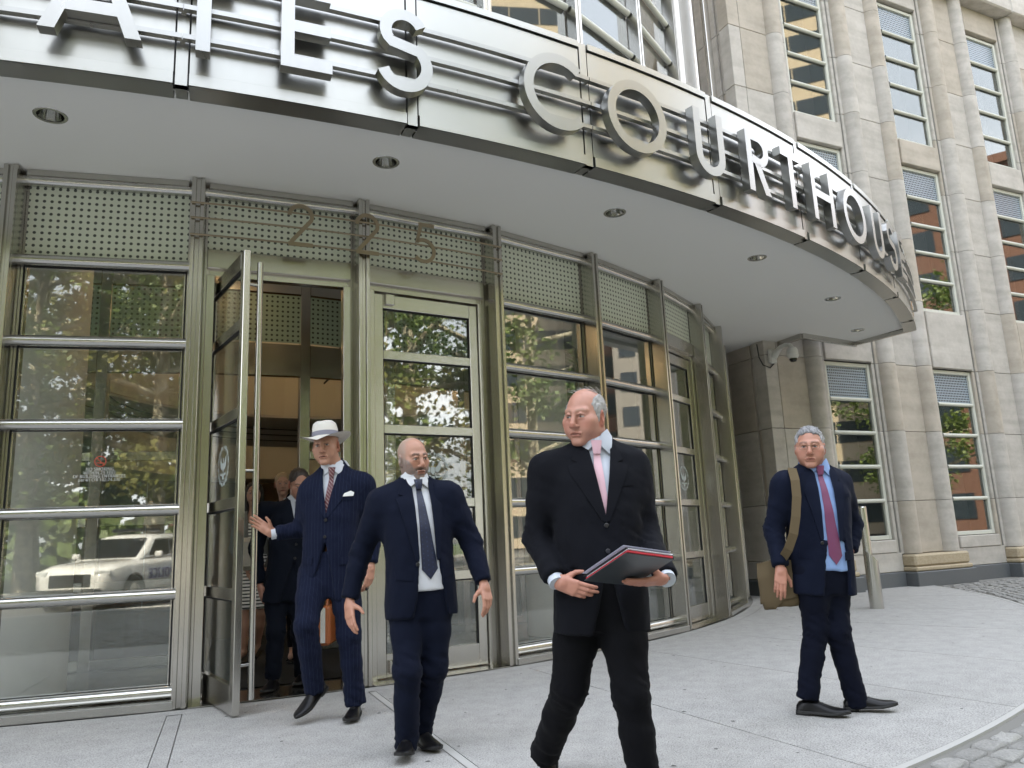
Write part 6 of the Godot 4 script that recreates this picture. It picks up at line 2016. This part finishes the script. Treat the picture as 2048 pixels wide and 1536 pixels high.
func tie_mat(base: Color, other: Color, kind: String) -> StandardMaterial3D:
	var size := 128
	var t := tex_rgb(size, func(k: int):
		var x := k % size; var y := int(float(k) / size)
		var c := base
		match kind:
			"stripe":
				var s := (x + y) % 64
				if s < 7: c = other
			"dot":
				var dx := x % 64 - 32; var dy := (y + (32 if (x / 64) % 2 == 1 else 0)) % 64 - 32
				if dx * dx + dy * dy < 60: c = other
			"weave":
				if (x / 3 + y / 3) % 3 == 0: c = other
		return c.linear_to_srgb())
	var m := mat(Color.WHITE, .5)
	m.albedo_texture = t; m.uv1_scale = Vector3.ONE * (20.0 if kind != "weave" else 14.0)
	m.rim_enabled = true; m.rim = .3; m.rim_tint = .5
	return m

func skin_mat() -> StandardMaterial3D:
	var m := mat(Color.WHITE, .48)
	m.vertex_color_use_as_albedo = true
	return m

func cast_specs() -> Dictionary:
	var hang := func(t: Vector3, n: Vector3, c: Array, th := .3): return {"T": t, "N": n, "curl": c, "thumb": th}
	var navy := cloth(Color(0.0053, 0.0077, 0.0185), Color.BLACK)
	return {
		"front": {"seed": 11, "handsc": .95, "yaw": 8.0, "hyaw": -30.0, "hpitch": 6.0, "hroll": -3.0, "S": 1.08, "W": 1.18, "neckw": 1.26, "girth": 1.13, "belly": .035, "arm": 1.12, "leg": 1.12, "hem": -.155, "bx": .015, "by": .47, "open": false, "openw": .075, "tieb": .40, "tiew": .04, "wing": .066,
			"skin": Color(0.430, 0.214, 0.155), "flush": 1.0, "brow": Color(.26, .19, .14), "browa": .5, "iris": Color(.07, .06, .05), "gx": -.004, "gy": -.001, "hair": "fringe", "hairc": Color(.20, .195, .185), "hairc2": Color(.42, .41, .40), "tousle": .003,
			"handR": {"T": Vector3(.25, 1, .3), "N": Vector3(.25, .1, -1), "curl": [.28, .33, .38, .42], "thumb": .15, "open": .25}, "showR": .012, "showL": .010, "handL": {"T": Vector3(.1, .45, .9), "N": Vector3(-.09, .91, -.41), "curl": [.12, .12, .12, .14], "thumb": .9}, "cuffR": .02,
			"footR": Vector3(-.22, -.95, .55), "plantR": false, "footL": Vector3(-.03, 0, 1), "suit": cloth(Color(0.0065, 0.0071, 0.0102), Color.BLACK), "shirt": Color(0.496, 0.536, 0.608), "tie": tie_mat(Color(.60, .36, .42), Color(.70, .48, .53), "weave"),
			"label": "tall balding grey man in a charcoal suit and pink tie carrying a folder", "trouser": cloth(Color(0.0046, 0.0048, 0.0063), Color.BLACK)},
		"beard": {"seed": 23, "handsc": .95, "yaw": 14.0, "hyaw": 30.0, "hpitch": 6.0, "hroll": 4.0, "S": 1.0, "W": 1.06, "neckw": 1.12, "girth": 1.06, "belly": .03, "arm": 1.08, "leg": 1.02, "hem": -.14, "bx": .01, "by": .26, "open": true, "openw": .10, "openx": .01, "tieb": .10, "tiex": .02, "tiew": .046, "wing": .07,
			"skin": Color(0.396, 0.206, 0.139), "flush": .7, "brow": Color(.03, .022, .018), "browa": .95, "iris": Color(.03, .02, .015), "gx": .002, "gy": -.004, "beard": Color(.17, .15, .14), "tache": Color(.035, .028, .025), "stubble": Color(.33, .27, .23),
			"handR": {"T": Vector3(.75, 0, .6), "N": Vector3(.6, -.1, -.75), "curl": [.20, .26, .3, .34], "thumb": .2, "open": .3}, "handL": {"T": Vector3(-.7, 0, .7), "N": Vector3(-.7, -.1, -.7), "curl": [.35, .45, .5, .55], "thumb": .3},
			"footR": Vector3(.06, .10, 1), "footL": Vector3(.5, 0, .86), "suit": navy, "shirt": Color(0.576, 0.592, 0.624), "tie": tie_mat(Color(.006, .010, .035), Color(.02, .035, .10), "dot"),
			"label": "short bald man with a grey beard in an open navy suit and dotted tie"},
		"hat": {"seed": 37, "handsc": .96, "yaw": -12.0, "hyaw": -16.0, "hpitch": 2.0, "hroll": 5.0, "S": 1.07, "W": 1.06, "neckw": 1.12, "girth": 1.02, "belly": .012, "arm": 1.04, "leg": 1.06, "hem": -.16, "bx": -.012, "by": .53, "open": false, "openw": .09, "tieb": .47, "tiew": .04, "wing": .075, "peak": true, "psq": 1.0,
			"skin": Color(0.396, 0.210, 0.143), "flush": .4, "brow": Color(.16, .10, .06), "browa": .5, "iris": Color(.05, .06, .06),
			"handR": {"T": Vector3(.5, 1, .0), "N": Vector3(.1, -.1, 1), "curl": [.12, .22, .26, .3], "thumb": .25, "open": .6}, "handL": {"T": Vector3(-.6, 0, .8), "N": Vector3(-.8, -.1, -.6), "curl": [.35, .4, .42, .45], "thumb": .5}, "cuffR": .022, "showR": .012,
			"footR": Vector3(-.42, -.52, .8), "plantR": false, "footL": Vector3(.03, 0, 1), "suit": cloth(Color(0.0071, 0.0102, 0.0264), Color(.055, .07, .12), 1.0), "shirt": Color(0.528, 0.552, 0.608), "tie": tie_mat(Color(.085, .008, .014), Color(.62, .58, .56), "stripe"),
			"label": "man in a white hat, pinstripe suit and burgundy striped tie holding the door"},
		"right": {"seed": 41, "handsc": .95, "yaw": 22.0, "hyaw": -2.0, "hpitch": 1.0, "hroll": -2.0, "S": 1.05, "W": 1.2, "neckw": 1.2, "girth": 1.06, "belly": .03, "arm": 1.06, "leg": 1.0, "hem": -.145, "bx": .012, "by": .28, "open": true, "openw": .085, "openx": .03, "tieb": .06, "tiex": .035, "tiew": .042, "wing": .062,
			"skin": Color(0.430, 0.214, 0.151), "flush": .9, "brow": Color(.10, .07, .055), "browa": .7, "iris": Color(.07, .08, .09), "hair": "short", "hairc": Color(.085, .085, .095), "hairc2": Color(.36, .36, .37), "tousle": .006, "temples": .5,
			"handR": {"T": Vector3(.75, 0, .6), "N": Vector3(.3, .1, -.95), "curl": [.28, .25, .28, .3], "thumb": .4, "open": .4}, "handL": {"T": Vector3(-.5, 0, .8), "N": Vector3(-.8, 0, -.5), "curl": [.6, .6, .6, .6], "thumb": .5},
			"footR": Vector3(.86, 0, .5), "footL": Vector3(.95, .06, .26), "suit": cloth(Color(0.0071, 0.0102, 0.0238), Color.BLACK), "shirt": Color(0.240, 0.368, 0.656), "tie": tie_mat(Color(.20, .035, .075), Color(.10, .05, .16), "weave"),
			"label": "grey haired man in glasses, navy suit and blue shirt with a shoulder bag", "trouser": cloth(Color(0.0050, 0.0068, 0.0158), Color.BLACK)},
		"behind": {"seed": 53, "yaw": 12.0, "hyaw": 14.0, "hpitch": 24.0, "hroll": 0.0, "S": 1.0, "W": 1.0, "girth": 1.0, "belly": .01, "arm": 1.0, "leg": 1.0, "hem": -.16, "bx": .005, "by": .5, "open": false, "tieb": .45,
			"skin": Color(0.344, 0.176, 0.118), "brow": Color(.03, .02, .016), "iris": Color(.03, .02, .015), "gy": -.004, "hair": "receding", "hairc": Color(.022, .016, .013), "hairc2": Color(.05, .038, .03), "tousle": .003,
			"handR": {"T": Vector3(.6, 0, .8), "N": Vector3(.8, 0, -.6), "curl": [.3, .3, .3, .3], "thumb": .3}, "handL": {"T": Vector3(-.6, 0, .8), "N": Vector3(-.8, 0, -.6), "curl": [.8, .8, .8, .8], "thumb": .6},
			"footR": Vector3(0, 0, 1), "footL": Vector3(.1, 0, 1), "suit": cloth(Color(0.0043, 0.0062, 0.0119), Color.BLACK), "shirt": Color(0.496, 0.520, 0.560), "tie": tie_mat(Color(.24, .25, .28), Color(.33, .34, .37), "weave"),
			"label": "dark haired man looking down, in a dark suit and grey tie in the doorway"},
	}

func people() -> void:
	var specs := cast_specs()
	var threads := []; var results := {}
	for k in specs:
		specs[k].J = JOINTS[k]
		var th := Thread.new(); th.start(build_man.bind(specs[k])); threads.append([k, th])
	var wspecs := woman_specs()
	for k in wspecs:
		wspecs[k].J = JOINTS[k]
		var th := Thread.new(); th.start(build_woman.bind(wspecs[k])); threads.append([k, th])
	for t in threads: results[t[0]] = t[1].wait_to_finish()
	var skin := skin_mat(); var leather := mat(lin(.006, .006, .007), .30); leather.metallic_specular = .35; var soles := mat(lin(.006, .006, .006), .6)
	var hairm := mat(Color.WHITE, .6); hairm.vertex_color_use_as_albedo = true
	var mets := {"body": skin, "hair": hairm, "shoe": leather, "sole": soles, "button": mat(lin(.012, .012, .014), .35), "belt": mat(lin(.006, .006, .006), .35), "buckle": M.rail, "pocket_square": mat(lin(.75, .75, .74), .8)}
	for k in specs:
		var q: Dictionary = specs[k]
		var base: Vector3 = (q.J.anR + q.J.anL) / 2.0; base.y = 0
		var o := thing("person", base, q.label, "person")
		var shirt := mat(Color(q.shirt).linear_to_srgb(), .75); shirt.rim_enabled = true; shirt.rim = .2
		for n in results[k]:
			var m: Material = mets.get(n)
			match n:
				"jacket", "lapel", "pocket_flap", "jacket_collar": m = q.suit
				"trousers": m = q.get("trouser", q.suit)
				"shirt": m = shirt
				"tie", "tie_knot": m = q.tie
			for b in (results[k][n] if results[k][n] is Array else [results[k][n]]):
				if not b.v.is_empty(): part(o, n, b, m, Transform3D(Basis(), -base))
	for k in wspecs:
		var q: Dictionary = wspecs[k]
		var base: Vector3 = (q.J.anR + q.J.anL) / 2.0; base.y = 0
		var o := thing("person", base, q.label, "person")
		for n in results[k]:
			var b: MB = results[k][n]
			if not b.v.is_empty(): part(o, n, b, mets.get(n, q.get("m_" + n)), Transform3D(Basis(), -base))
	props(specs)

func woman_specs() -> Dictionary:
	var stripes := tex_rgb(64, func(k: int): return lin(.72, .70, .64) if int(k / 64.0) % 32 < 19 else lin(.01, .01, .012))
	var sk := mat(Color.WHITE, .8); sk.albedo_texture = stripes
	tri_map(sk, 16.0)
	var tweed := tex_rgb(128, func(k: int):
		var x := k % 128; var y := int(k / 128.0)
		var v: float = [.06, .2, .12, .3, .08][((x / 2) * 7 + (y / 2) * 13 + (x * y / 5)) % 5]
		return lin(v, v * .99, v * .88))
	var tw := mat(Color.WHITE, .95); tw.albedo_texture = tweed
	tri_map(tw, 9.0)
	var black := cloth(Color(0.0050, 0.0050, 0.0066), Color.BLACK)
	return {
		"wom1": {"seed": 61, "yaw": 6.0, "hyaw": -4.0, "hpitch": 0.0, "S": .93, "W": .92, "skin": Color(0.404, 0.227, 0.160), "flush": .3, "brow": Color(.03, .02, .016), "iris": Color(.03, .02, .015), "lip": Color(.36, .08, .08), "hair": "long", "hairc": Color(.010, .008, .008), "hairc2": Color(.022, .017, .015),
			"skirt": true, "m_jacket": tw, "m_top": sk, "m_skirt": sk, "footR": Vector3(-.15, 0, 1), "footL": Vector3(-.1, -.35, .95), "label": "dark haired woman in a tweed jacket and striped skirt inside the open door"},
		"wom2": {"seed": 67, "yaw": 4.0, "hyaw": 4.0, "hpitch": 2.0, "S": .93, "W": .92, "skin": Color(0.430, 0.252, 0.185), "flush": .4, "brow": Color(.10, .065, .04), "browa": .7, "iris": Color(.05, .05, .05), "lip": Color(.42, .15, .13), "hair": "tied", "hairc": Color(.26, .19, .11), "hairc2": Color(.40, .31, .20),
			"skirt": false, "m_jacket": black, "m_top": mat(lin(.5, .47, .42), .8), "m_trousers": black, "footR": Vector3(0, 0, 1), "footL": Vector3(.1, 0, 1), "label": "blonde woman with tied back hair half hidden behind the man looking down"},
	}

static func build_woman(q: Dictionary) -> Dictionary:
	var J: Dictionary = q.J
	var res := {}
	var hc: Vector3 = (J.hipR + J.hipL) / 2.0
	var up: Vector3 = (J.neck - hc).normalized()
	var cam := Vector3(-hc.x, 0, -hc.z).normalized()
	var fr := cam.rotated(Vector3.UP, deg_to_rad(q.yaw)); fr = (fr - up * fr.dot(up)).normalized()
	var tb := Basis(up.cross(fr), up, fr); var T := Transform3D(tb, hc)
	var L: float = (J.neck - hc).length(); var S: float = q.S
	var hy := cam.rotated(Vector3.UP, deg_to_rad(q.hyaw))
	var H := Transform3D(Basis(Vector3.UP.cross(hy), Vector3.UP, hy) * Basis(Vector3.RIGHT, deg_to_rad(q.hpitch)), J.head)
	var body := MB.new(); var core := Field.new()
	core.cap(hc, hc + up * L * .8, .09, .08, .05); core.cap(hc + up * L * .8, J.neck, .06, .048, .05)
	for s in ["R", "L"]:
		core.cap(J["sh" + s], J["el" + s], .035, .03, .03); core.cap(J["el" + s], J["wr" + s], .03, .024, .02)
		core.cap(J["hip" + s], J["kn" + s], .08, .052, .04); core.cap(J["kn" + s], (J["kn" + s] as Vector3).lerp(J["an" + s], .35), .050, .052, .02); core.cap((J["kn" + s] as Vector3).lerp(J["an" + s], .35), J["an" + s], .052, .032, .02)
		var ft: Vector3 = q["foot" + s].normalized()
		core.cap(J["an" + s], J["an" + s] + ft * .13 - Vector3.UP * .05, .032, .026, .02)
	core.net(body, .016)
	for i in body.v.size(): body.col.append(q.skin)
	var hf := Field.new(); head(hf, H, S, q.W)
	hf.cap(H * (Vector3(0, -.05, -.02) * S), J.neck - up * .03, .044 * S, .05 * S, .03)
	var n0 := body.v.size(); hf.net(body, .0042)
	var nz := FastNoiseLite.new(); nz.seed = 8; nz.frequency = 30.0; nz.fractal_octaves = 3
	for i in range(n0, body.v.size()): body.col.append(face_color(H.affine_inverse() * body.v[i] / S, q, nz))
	for s in ["R", "L"]:
		var f := Field.new(); var wr: Vector3 = J["wr" + s]; var F: Vector3 = (J["hd" + s] - wr).normalized()
		hand(f, wr, F, Vector3(-.6 if s == "L" else .6, 0, -.6), Vector3(-.5 if s == "L" else .5, 0, .8), [.3, .3, .35, .4], .3, .88)
		n0 = body.v.size(); f.net(body, .0042)
		for i in range(n0, body.v.size()): body.col.append(q.skin)
	res.body = body
	var keys := [[-.10, .165, .11, .12, 0], [.0, .160, .11, .12, 0], [.3 * L, .132, .095, .095, 0], [.62 * L, .150, .125, .1, 0], [.85 * L, .14, .085, .1, 0], [.95 * L, .09, .065, .075, -.01], [1.02 * L, .055, .052, .055, -.01]]
	var jk := Field.new(); jk.torso(hc, tb, keyed(keys, 18), -.10, 1.02 * L, .03)
	for s in ["R", "L"]:
		var sg := 1.0 if s == "L" else -1.0
		jk.cap(T * Vector3(sg * .05, .93 * L, 0), J["sh" + s], .04, .046, .05); jk.cap(J["sh" + s], J["el" + s], .054, .045, .04); jk.cap(J["el" + s], J["wr" + s], .046, .038, .02)
		jk.cut(J["wr" + s] - (J["wr" + s] - J["el" + s]).normalized() * .02, J["wr" + s] - J["el" + s], .09)
	jk.wedge(hc, tb, -.2, .05, 1.1 * L, .06, 0, .006)
	var jm := MB.new(); jk.net(jm, .014); crease(jm, 0, .004, q.seed, [[J.elR, .14, .005], [J.elL, .14, .005]]); res.jacket = jm
	var tp := Field.new(); var tk := keyed(keys, 18); var t2 := []
	for t in tk: t2.append(Vector4(t.x - .012, t.y - .010, t.z - .01, t.w))
	tp.torso(hc, tb, t2, -.05, .93 * L, .02)
	var tm := MB.new(); tp.net(tm, .014); res.top = tm
	if q.skirt:
		var sf := Field.new(); sf.torso(hc, tb, keyed([[-.36, .155, .115, .12, .01], [-.2, .175, .12, .13, 0], [0, .168, .115, .13, 0], [.14, .135, .1, .1, 0]], 10), -.36, .14, .02)
		var sm := MB.new(); sf.net(sm, .014); crease(sm, 0, .005, q.seed + 3, []); res.skirt = sm
	else:
		var tf := Field.new(); tf.torso(hc, tb, keyed([[-.12, .15, .1, .115, 0], [.12, .135, .1, .1, 0]], 6), -.12, .12, .04)
		for s in ["R", "L"]:
			tf.cap(J["hip" + s], J["kn" + s], .09, .062, .04); tf.cap(J["kn" + s], J["an" + s], .062, .055, .02); tf.cut(J["an" + s] + Vector3.UP * .03, Vector3.DOWN, .14)
		var m := MB.new(); tf.net(m, .015); crease(m, 0, .004, q.seed, [[J.knR, .18, .006], [J.knL, .18, .006]]); res.trousers = m
	var so := [MB.new(), MB.new()]
	for s in ["R", "L"]:
		# low shoe: thin sole with a strap over the instep
		var an: Vector3 = J["an" + s]; var F: Vector3 = q["foot" + s].normalized(); var R := F.cross(Vector3.UP).normalized(); var U := R.cross(F)
		var rings := []
		for st in [[-.055, .026], [0, .03], [.07, .034], [.12, .04], [.16, .034], [.185, .014]]:
			var ring := PackedVector3Array()
			for k in 12:
				var a := TAU * k / 12
				ring.append(an + F * st[0] + R * cos(a) * st[1] + U * (-.082 if sin(a) > 0.0 else -.098))
			rings.append(ring)
		so[1].loft(rings)
		so[0].tube([an + F * .11 - R * .038 - U * .085, an + F * .10 - U * .045, an + F * .11 + R * .038 - U * .085], .013, 8)
		so[0].tube([an - F * .03 - R * .034, an + F * .035 - U * .01, an - F * .03 + R * .034], .008, 8)
	res.shoe = so[0]; res.sole = so[1]
	var hm := MB.new(); var hfd := Field.new(); hair(hfd, H, S, q.hair); hfd.net(hm, .005)
	var nf := FastNoiseLite.new(); nf.seed = 4; nf.frequency = 55.0
	for i in hm.v.size():
		var p: Vector3 = H.affine_inverse() * hm.v[i]
		hm.v[i] += hm.n[i] * nf.get_noise_3d(p.x * 1.6, p.y * .4, p.z * .8) * .003
		hm.col.append((q.hairc as Color).lerp(q.hairc2, nf.get_noise_3d(p.x * 2.4, p.y * .4, p.z) * .5 + .5))
	hm.smooth(0); res.hair = hm
	return res

func person_named(words: String) -> Node3D:
	for c in get_children():
		if c.has_meta("label") and words in str(c.get_meta("label")): return c
	return null

func head_frame(q: Dictionary) -> Transform3D:
	var hc: Vector3 = (q.J.hipR + q.J.hipL) / 2.0
	var cam := Vector3(-hc.x, 0, -hc.z).normalized()
	var hy := cam.rotated(Vector3.UP, deg_to_rad(q.hyaw))
	return Transform3D(Basis(Vector3.UP.cross(hy), Vector3.UP, hy) * Basis(Vector3.RIGHT, deg_to_rad(q.hpitch)) * Basis(Vector3.BACK, deg_to_rad(q.get("hroll", 0.0))), q.J.head)

func props(specs: Dictionary) -> void:
	# hat
	var ph := person_named("white hat")
	var q: Dictionary = specs.hat
	var H := head_frame(q)
	var X := H * Transform3D(Basis(Vector3.RIGHT, -.06), Vector3(0, .048, -.010) * 1.0)
	X = Transform3D(Basis(), -ph.position) * X
	var hat := MB.new(); var rings := []
	var prof := [[.192, .0, .012], [.16, .003, .004], [.125, .010, -.001], [.105, .014, 0], [.1, .02, 0], [.098, .05, 0], [.094, .085, 0], [.086, .112, 0], [.066, .128, 0], [.035, .126, 0], [.008, .122, 0]]
	for s in prof:
		var ring := PackedVector3Array()
		for k in 40:
			var a := TAU * k / 40
			var x: float = cos(a) * s[0] * .90; var z: float = -sin(a) * s[0] * 1.10
			var y: float = s[1]
			if s[0] > .12: y += (absf(cos(a)) * 1.6 - .55) * (s[0] - .105) * .42 - maxf(0.0, -sin(a)) * (s[0] - .105) * .12
			else:
				var up_: float = smoothstep(.05, .12, s[1])
				y += up_ * (-sin(a)) * .006 * (s[0] / .09)
				if s[1] > .1: y -= (1.0 - smoothstep(.0, .06, absf(x))) * .010
				var pinch := up_ * smoothstep(.35, 1.0, -sin(a)) * smoothstep(.2, .75, absf(cos(a)) + .25)
				x *= 1.0 - pinch * .45
			ring.append(X * Vector3(x, y, z))
		rings.append(ring)
	hat.loft(rings, false)
	var under := []
	for s in [[.192, -.002], [.105, .008], [.098, .008]]:
		var ring := PackedVector3Array()
		for k in 40:
			var a := -TAU * k / 40
			var y: float = s[1] + ((absf(cos(a)) * 1.6 - .55) * (s[0] - .105) * .42 - maxf(0.0, -sin(a)) * (s[0] - .105) * .12 if s[0] > .1 else 0.0)
			ring.append(X * Vector3(cos(a) * s[0] * .90, y, -sin(a) * s[0] * 1.10))
		under.append(ring)
	hat.loft(under, false)
	part(ph, "hat", hat, tri_map(mat(lin(.62, .60, .55), .85), 1.0))
	var band := MB.new(); var br := []
	for s in [[.1015, .020], [.0998, .052]]:
		var ring := PackedVector3Array()
		for k in 40:
			var a := TAU * k / 40
			ring.append(X * Vector3(cos(a) * s[0] * .905, s[1], -sin(a) * s[0] * 1.105))
		br.append(ring)
	band.loft(br, false); part(ph, "hat_band", band, mat(lin(.20, .20, .25), .7))
	var pb := MB.new(); pb.box(specs.hat.J.hdL.lerp(specs.hat.J.wrL, .35) + Vector3(-.022, -.01, -.01) - ph.position, Vector3(.012, .15, .075), Basis(Vector3.RIGHT, .1), .005)
	var po := thing("phone", Vector3.ZERO, "black phone held in the hand of the man in the white hat", "phone")
	po.position = ph.position
	part(po, "case", pb, mat(lin(.006, .006, .008), .2))
	# glasses
	var pr := person_named("shoulder bag"); var qr: Dictionary = specs.right
	var G := Transform3D(Basis(), -pr.position) * head_frame(qr)
	var S: float = qr.S
	var gl := MB.new()
	for s in [-1.0, 1.0]:
		var pts := []
		for k in 25:
			var a := TAU * k / 24
			pts.append(G * (Vector3(s * .0335 + signf(cos(a)) * pow(absf(cos(a)), .8) * .0235, -.001 + signf(sin(a)) * pow(absf(sin(a)), .8) * .0165, .101) * S))
		gl.tube(pts, .0011, 6, false)
		gl.tube([G * (Vector3(s * .057, .007, .101) * S), G * (Vector3(s * .083, .008, .085) * S), G * (Vector3(s * .087, .005, .0) * S)], .0011, 6)
	gl.tube([G * (Vector3(-.010, .005, .101) * S), G * (Vector3(0, .009, .105) * S), G * (Vector3(.010, .005, .101) * S)], .0012, 6)
	part(pr, "glasses", gl, mat(lin(.22, .15, .09), .3, .6))
	# messenger bag and strap
	var bag := thing("shoulder_bag", Vector3.ZERO, "olive canvas messenger bag hanging at the side of the grey haired man", "bag")
	var canvas := cloth(Color(.125, .095, .056), Color.BLACK, 0.0, .95)
	var bf := Field.new()
	var c := Vector3(1.605, .765, -4.93)
	var bb := Basis(Vector3.UP, deg_to_rad(-28)) * Basis(Vector3.BACK, .08)
	var tabk := keyed([[-.145, .095, .05, .05, 0], [-.12, .112, .062, .062, 0], [.04, .108, .058, .058, 0], [.14, .09, .03, .04, 0]], 10)
	bf.torso(c, bb, tabk, -.145, .14, .01)
	var bm := MB.new(); bf.net(bm, .012); crease(bm, 0, .010, 77, [[c + Vector3(-.1, 0, .05), .2, .012]]); part(bag, "body", bm, canvas)
	var fl := MB.new(); drape(fl, bf, Transform3D(bb, c), poly2([[-.13, -.15], [-.06, -.17], [.02, -.10], [.10, -.09], [.115, .13], [-.11, .13]]), .012, .006, .018); crease(fl, 0, .004, 78, []); part(bag, "flap", fl, canvas)
	var sp := [Vector3(1.800, 1.425, -4.99), Vector3(1.757, 1.468, -4.90), Vector3(1.718, 1.455, -4.80), Vector3(1.702, 1.38, -4.725), Vector3(1.690, 1.28, -4.695), Vector3(1.665, 1.16, -4.68), Vector3(1.640, 1.06, -4.68), Vector3(1.612, .97, -4.72), Vector3(1.585, .88, -4.83)]
	var sm := MB.new()
	for k in sp.size() - 1:
		var a: Vector3 = sp[k]; var b: Vector3 = sp[k + 1]
		var sideA: Vector3 = (sp[mini(k + 1, 8)] - sp[maxi(k - 1, 0)]).normalized().cross(Vector3(-.25, .25 if k > 2 else .9, .9)).normalized() * .026
		var sideB: Vector3 = (sp[mini(k + 2, 8)] - sp[k]).normalized().cross(Vector3(-.25, .25 if k > 1 else .9, .9)).normalized() * .026
		var w := Vector3(-.001, .001, .0035)
		sm.quad(a - sideA + w, b - sideB + w, b + sideB + w, a + sideA + w); sm.quad(a + sideA, b + sideB, b - sideB, a - sideA)
		sm.quad(a - sideA, b - sideB, b - sideB + w, a - sideA + w); sm.quad(a + sideA + w, b + sideB + w, b + sideB, a + sideA)
	part(bag, "strap", sm, canvas)
	# folder
	var fo := thing("folder", Vector3.ZERO, "grey plastic ring folder with red dividers and papers in the pink tied man's hands", "folder")
	var A := Vector3(.261, .926, -3.26); var B := Vector3(.413, 1.036, -3.05); var D := Vector3(.471, .889, -3.39)
	var u := (D - A).normalized(); var v := (B - A); v = (v - u * v.dot(u)).normalized(); var w := u.cross(v)
	var mid := A + (B - A) / 2 + (D - A) / 2
	var fb := Basis(u, v, w)
	var slab := func(nm: String, x0: float, x1: float, y0: float, y1: float, h0: float, h1: float, m: Material):
		var b := MB.new(); b.box(mid + u * (x0 + x1) / 2 + v * (y0 + y1) / 2 + w * (h0 + h1) / 2, Vector3(x1 - x0, y1 - y0, h1 - h0), fb, .001); part(fo, nm, b, m)
	slab.call("outer_cover", -.124, .124, -.141, .141, -.003, .0, mat(lin(.045, .052, .058), .32))
	slab.call("dividers", -.118, .118, -.134, .146, -.0125, -.0035, mat(lin(.55, .03, .05), .6))
	slab.call("papers", -.116, .115, -.13, .152, -.018, -.013, mat(lin(.68, .68, .76), .8))
	slab.call("inner_cover", -.124, .124, -.141, .146, -.0215, -.0185, mat(lin(.012, .012, .014), .35))
	slab.call("loose_sheet", -.145, .10, -.12, .160, -.0228, -.022, mat(lin(.55, .56, .72), .8))
	slab.call("spine", .1245, .1275, -.141, .141, -.0215, .0, mat(lin(.012, .012, .014), .35))
	# briefcase
	var br2 := thing("briefcase", Vector3(-1.575, .335, -6.50), "tan leather briefcase carried by the man looking down", "briefcase")
	var tan := mat(lin(.30, .085, .022), .42)
	var cs := MB.new(); cs.span(Vector3(-.055, 0, -.2), Vector3(.055, .30, .2), .02); part(br2, "case", cs, tan)
	var sd := MB.new(); sd.span(Vector3(-.02, .02, .2), Vector3(.02, .29, .206), .004); part(br2, "zip", sd, M.rail)
	var hn := MB.new(); hn.tube([Vector3(0, .29, -.07), Vector3(0, .345, -.05), Vector3(0, .35, .05), Vector3(0, .29, .07)], .011, 8); part(br2, "handle", hn, tan)
	# hard handbag
	var hb := thing("handbag", Vector3(-2.50, 1.06, -7.28), "hard beige handbag with a metal clasp held by the dark haired woman", "handbag")
	var k1 := MB.new(); k1.span(Vector3(-.1, -.15, -.05), Vector3(.1, .15, .05), .04); part(hb, "case", k1, mat(lin(.34, .31, .25), .4))
	var k2 := MB.new(); k2.span(Vector3(.02, -.04, .05), Vector3(.07, .01, .058), .003); part(hb, "clasp", k2, M.dark_metal)

func _ready() -> void:
	rng.seed = 1234
	materials()
	setup()
	plaza()
	courthouse()
	glazing()
	canopy()
	lobby()
	far_buildings()
	trees()
	far_wood()
	police_car(Vector3(-1.75, -.16, 9.9), Vector3(-.58, 0, -.82), "white police car with a blue side stripe parked nearest the entrance")
	police_car(Vector3(2.6, -.16, 12.2), Vector3(-.58, 0, -.82), "second white police car parked farther along the street")
	bollard()
	security_camera()
	people()
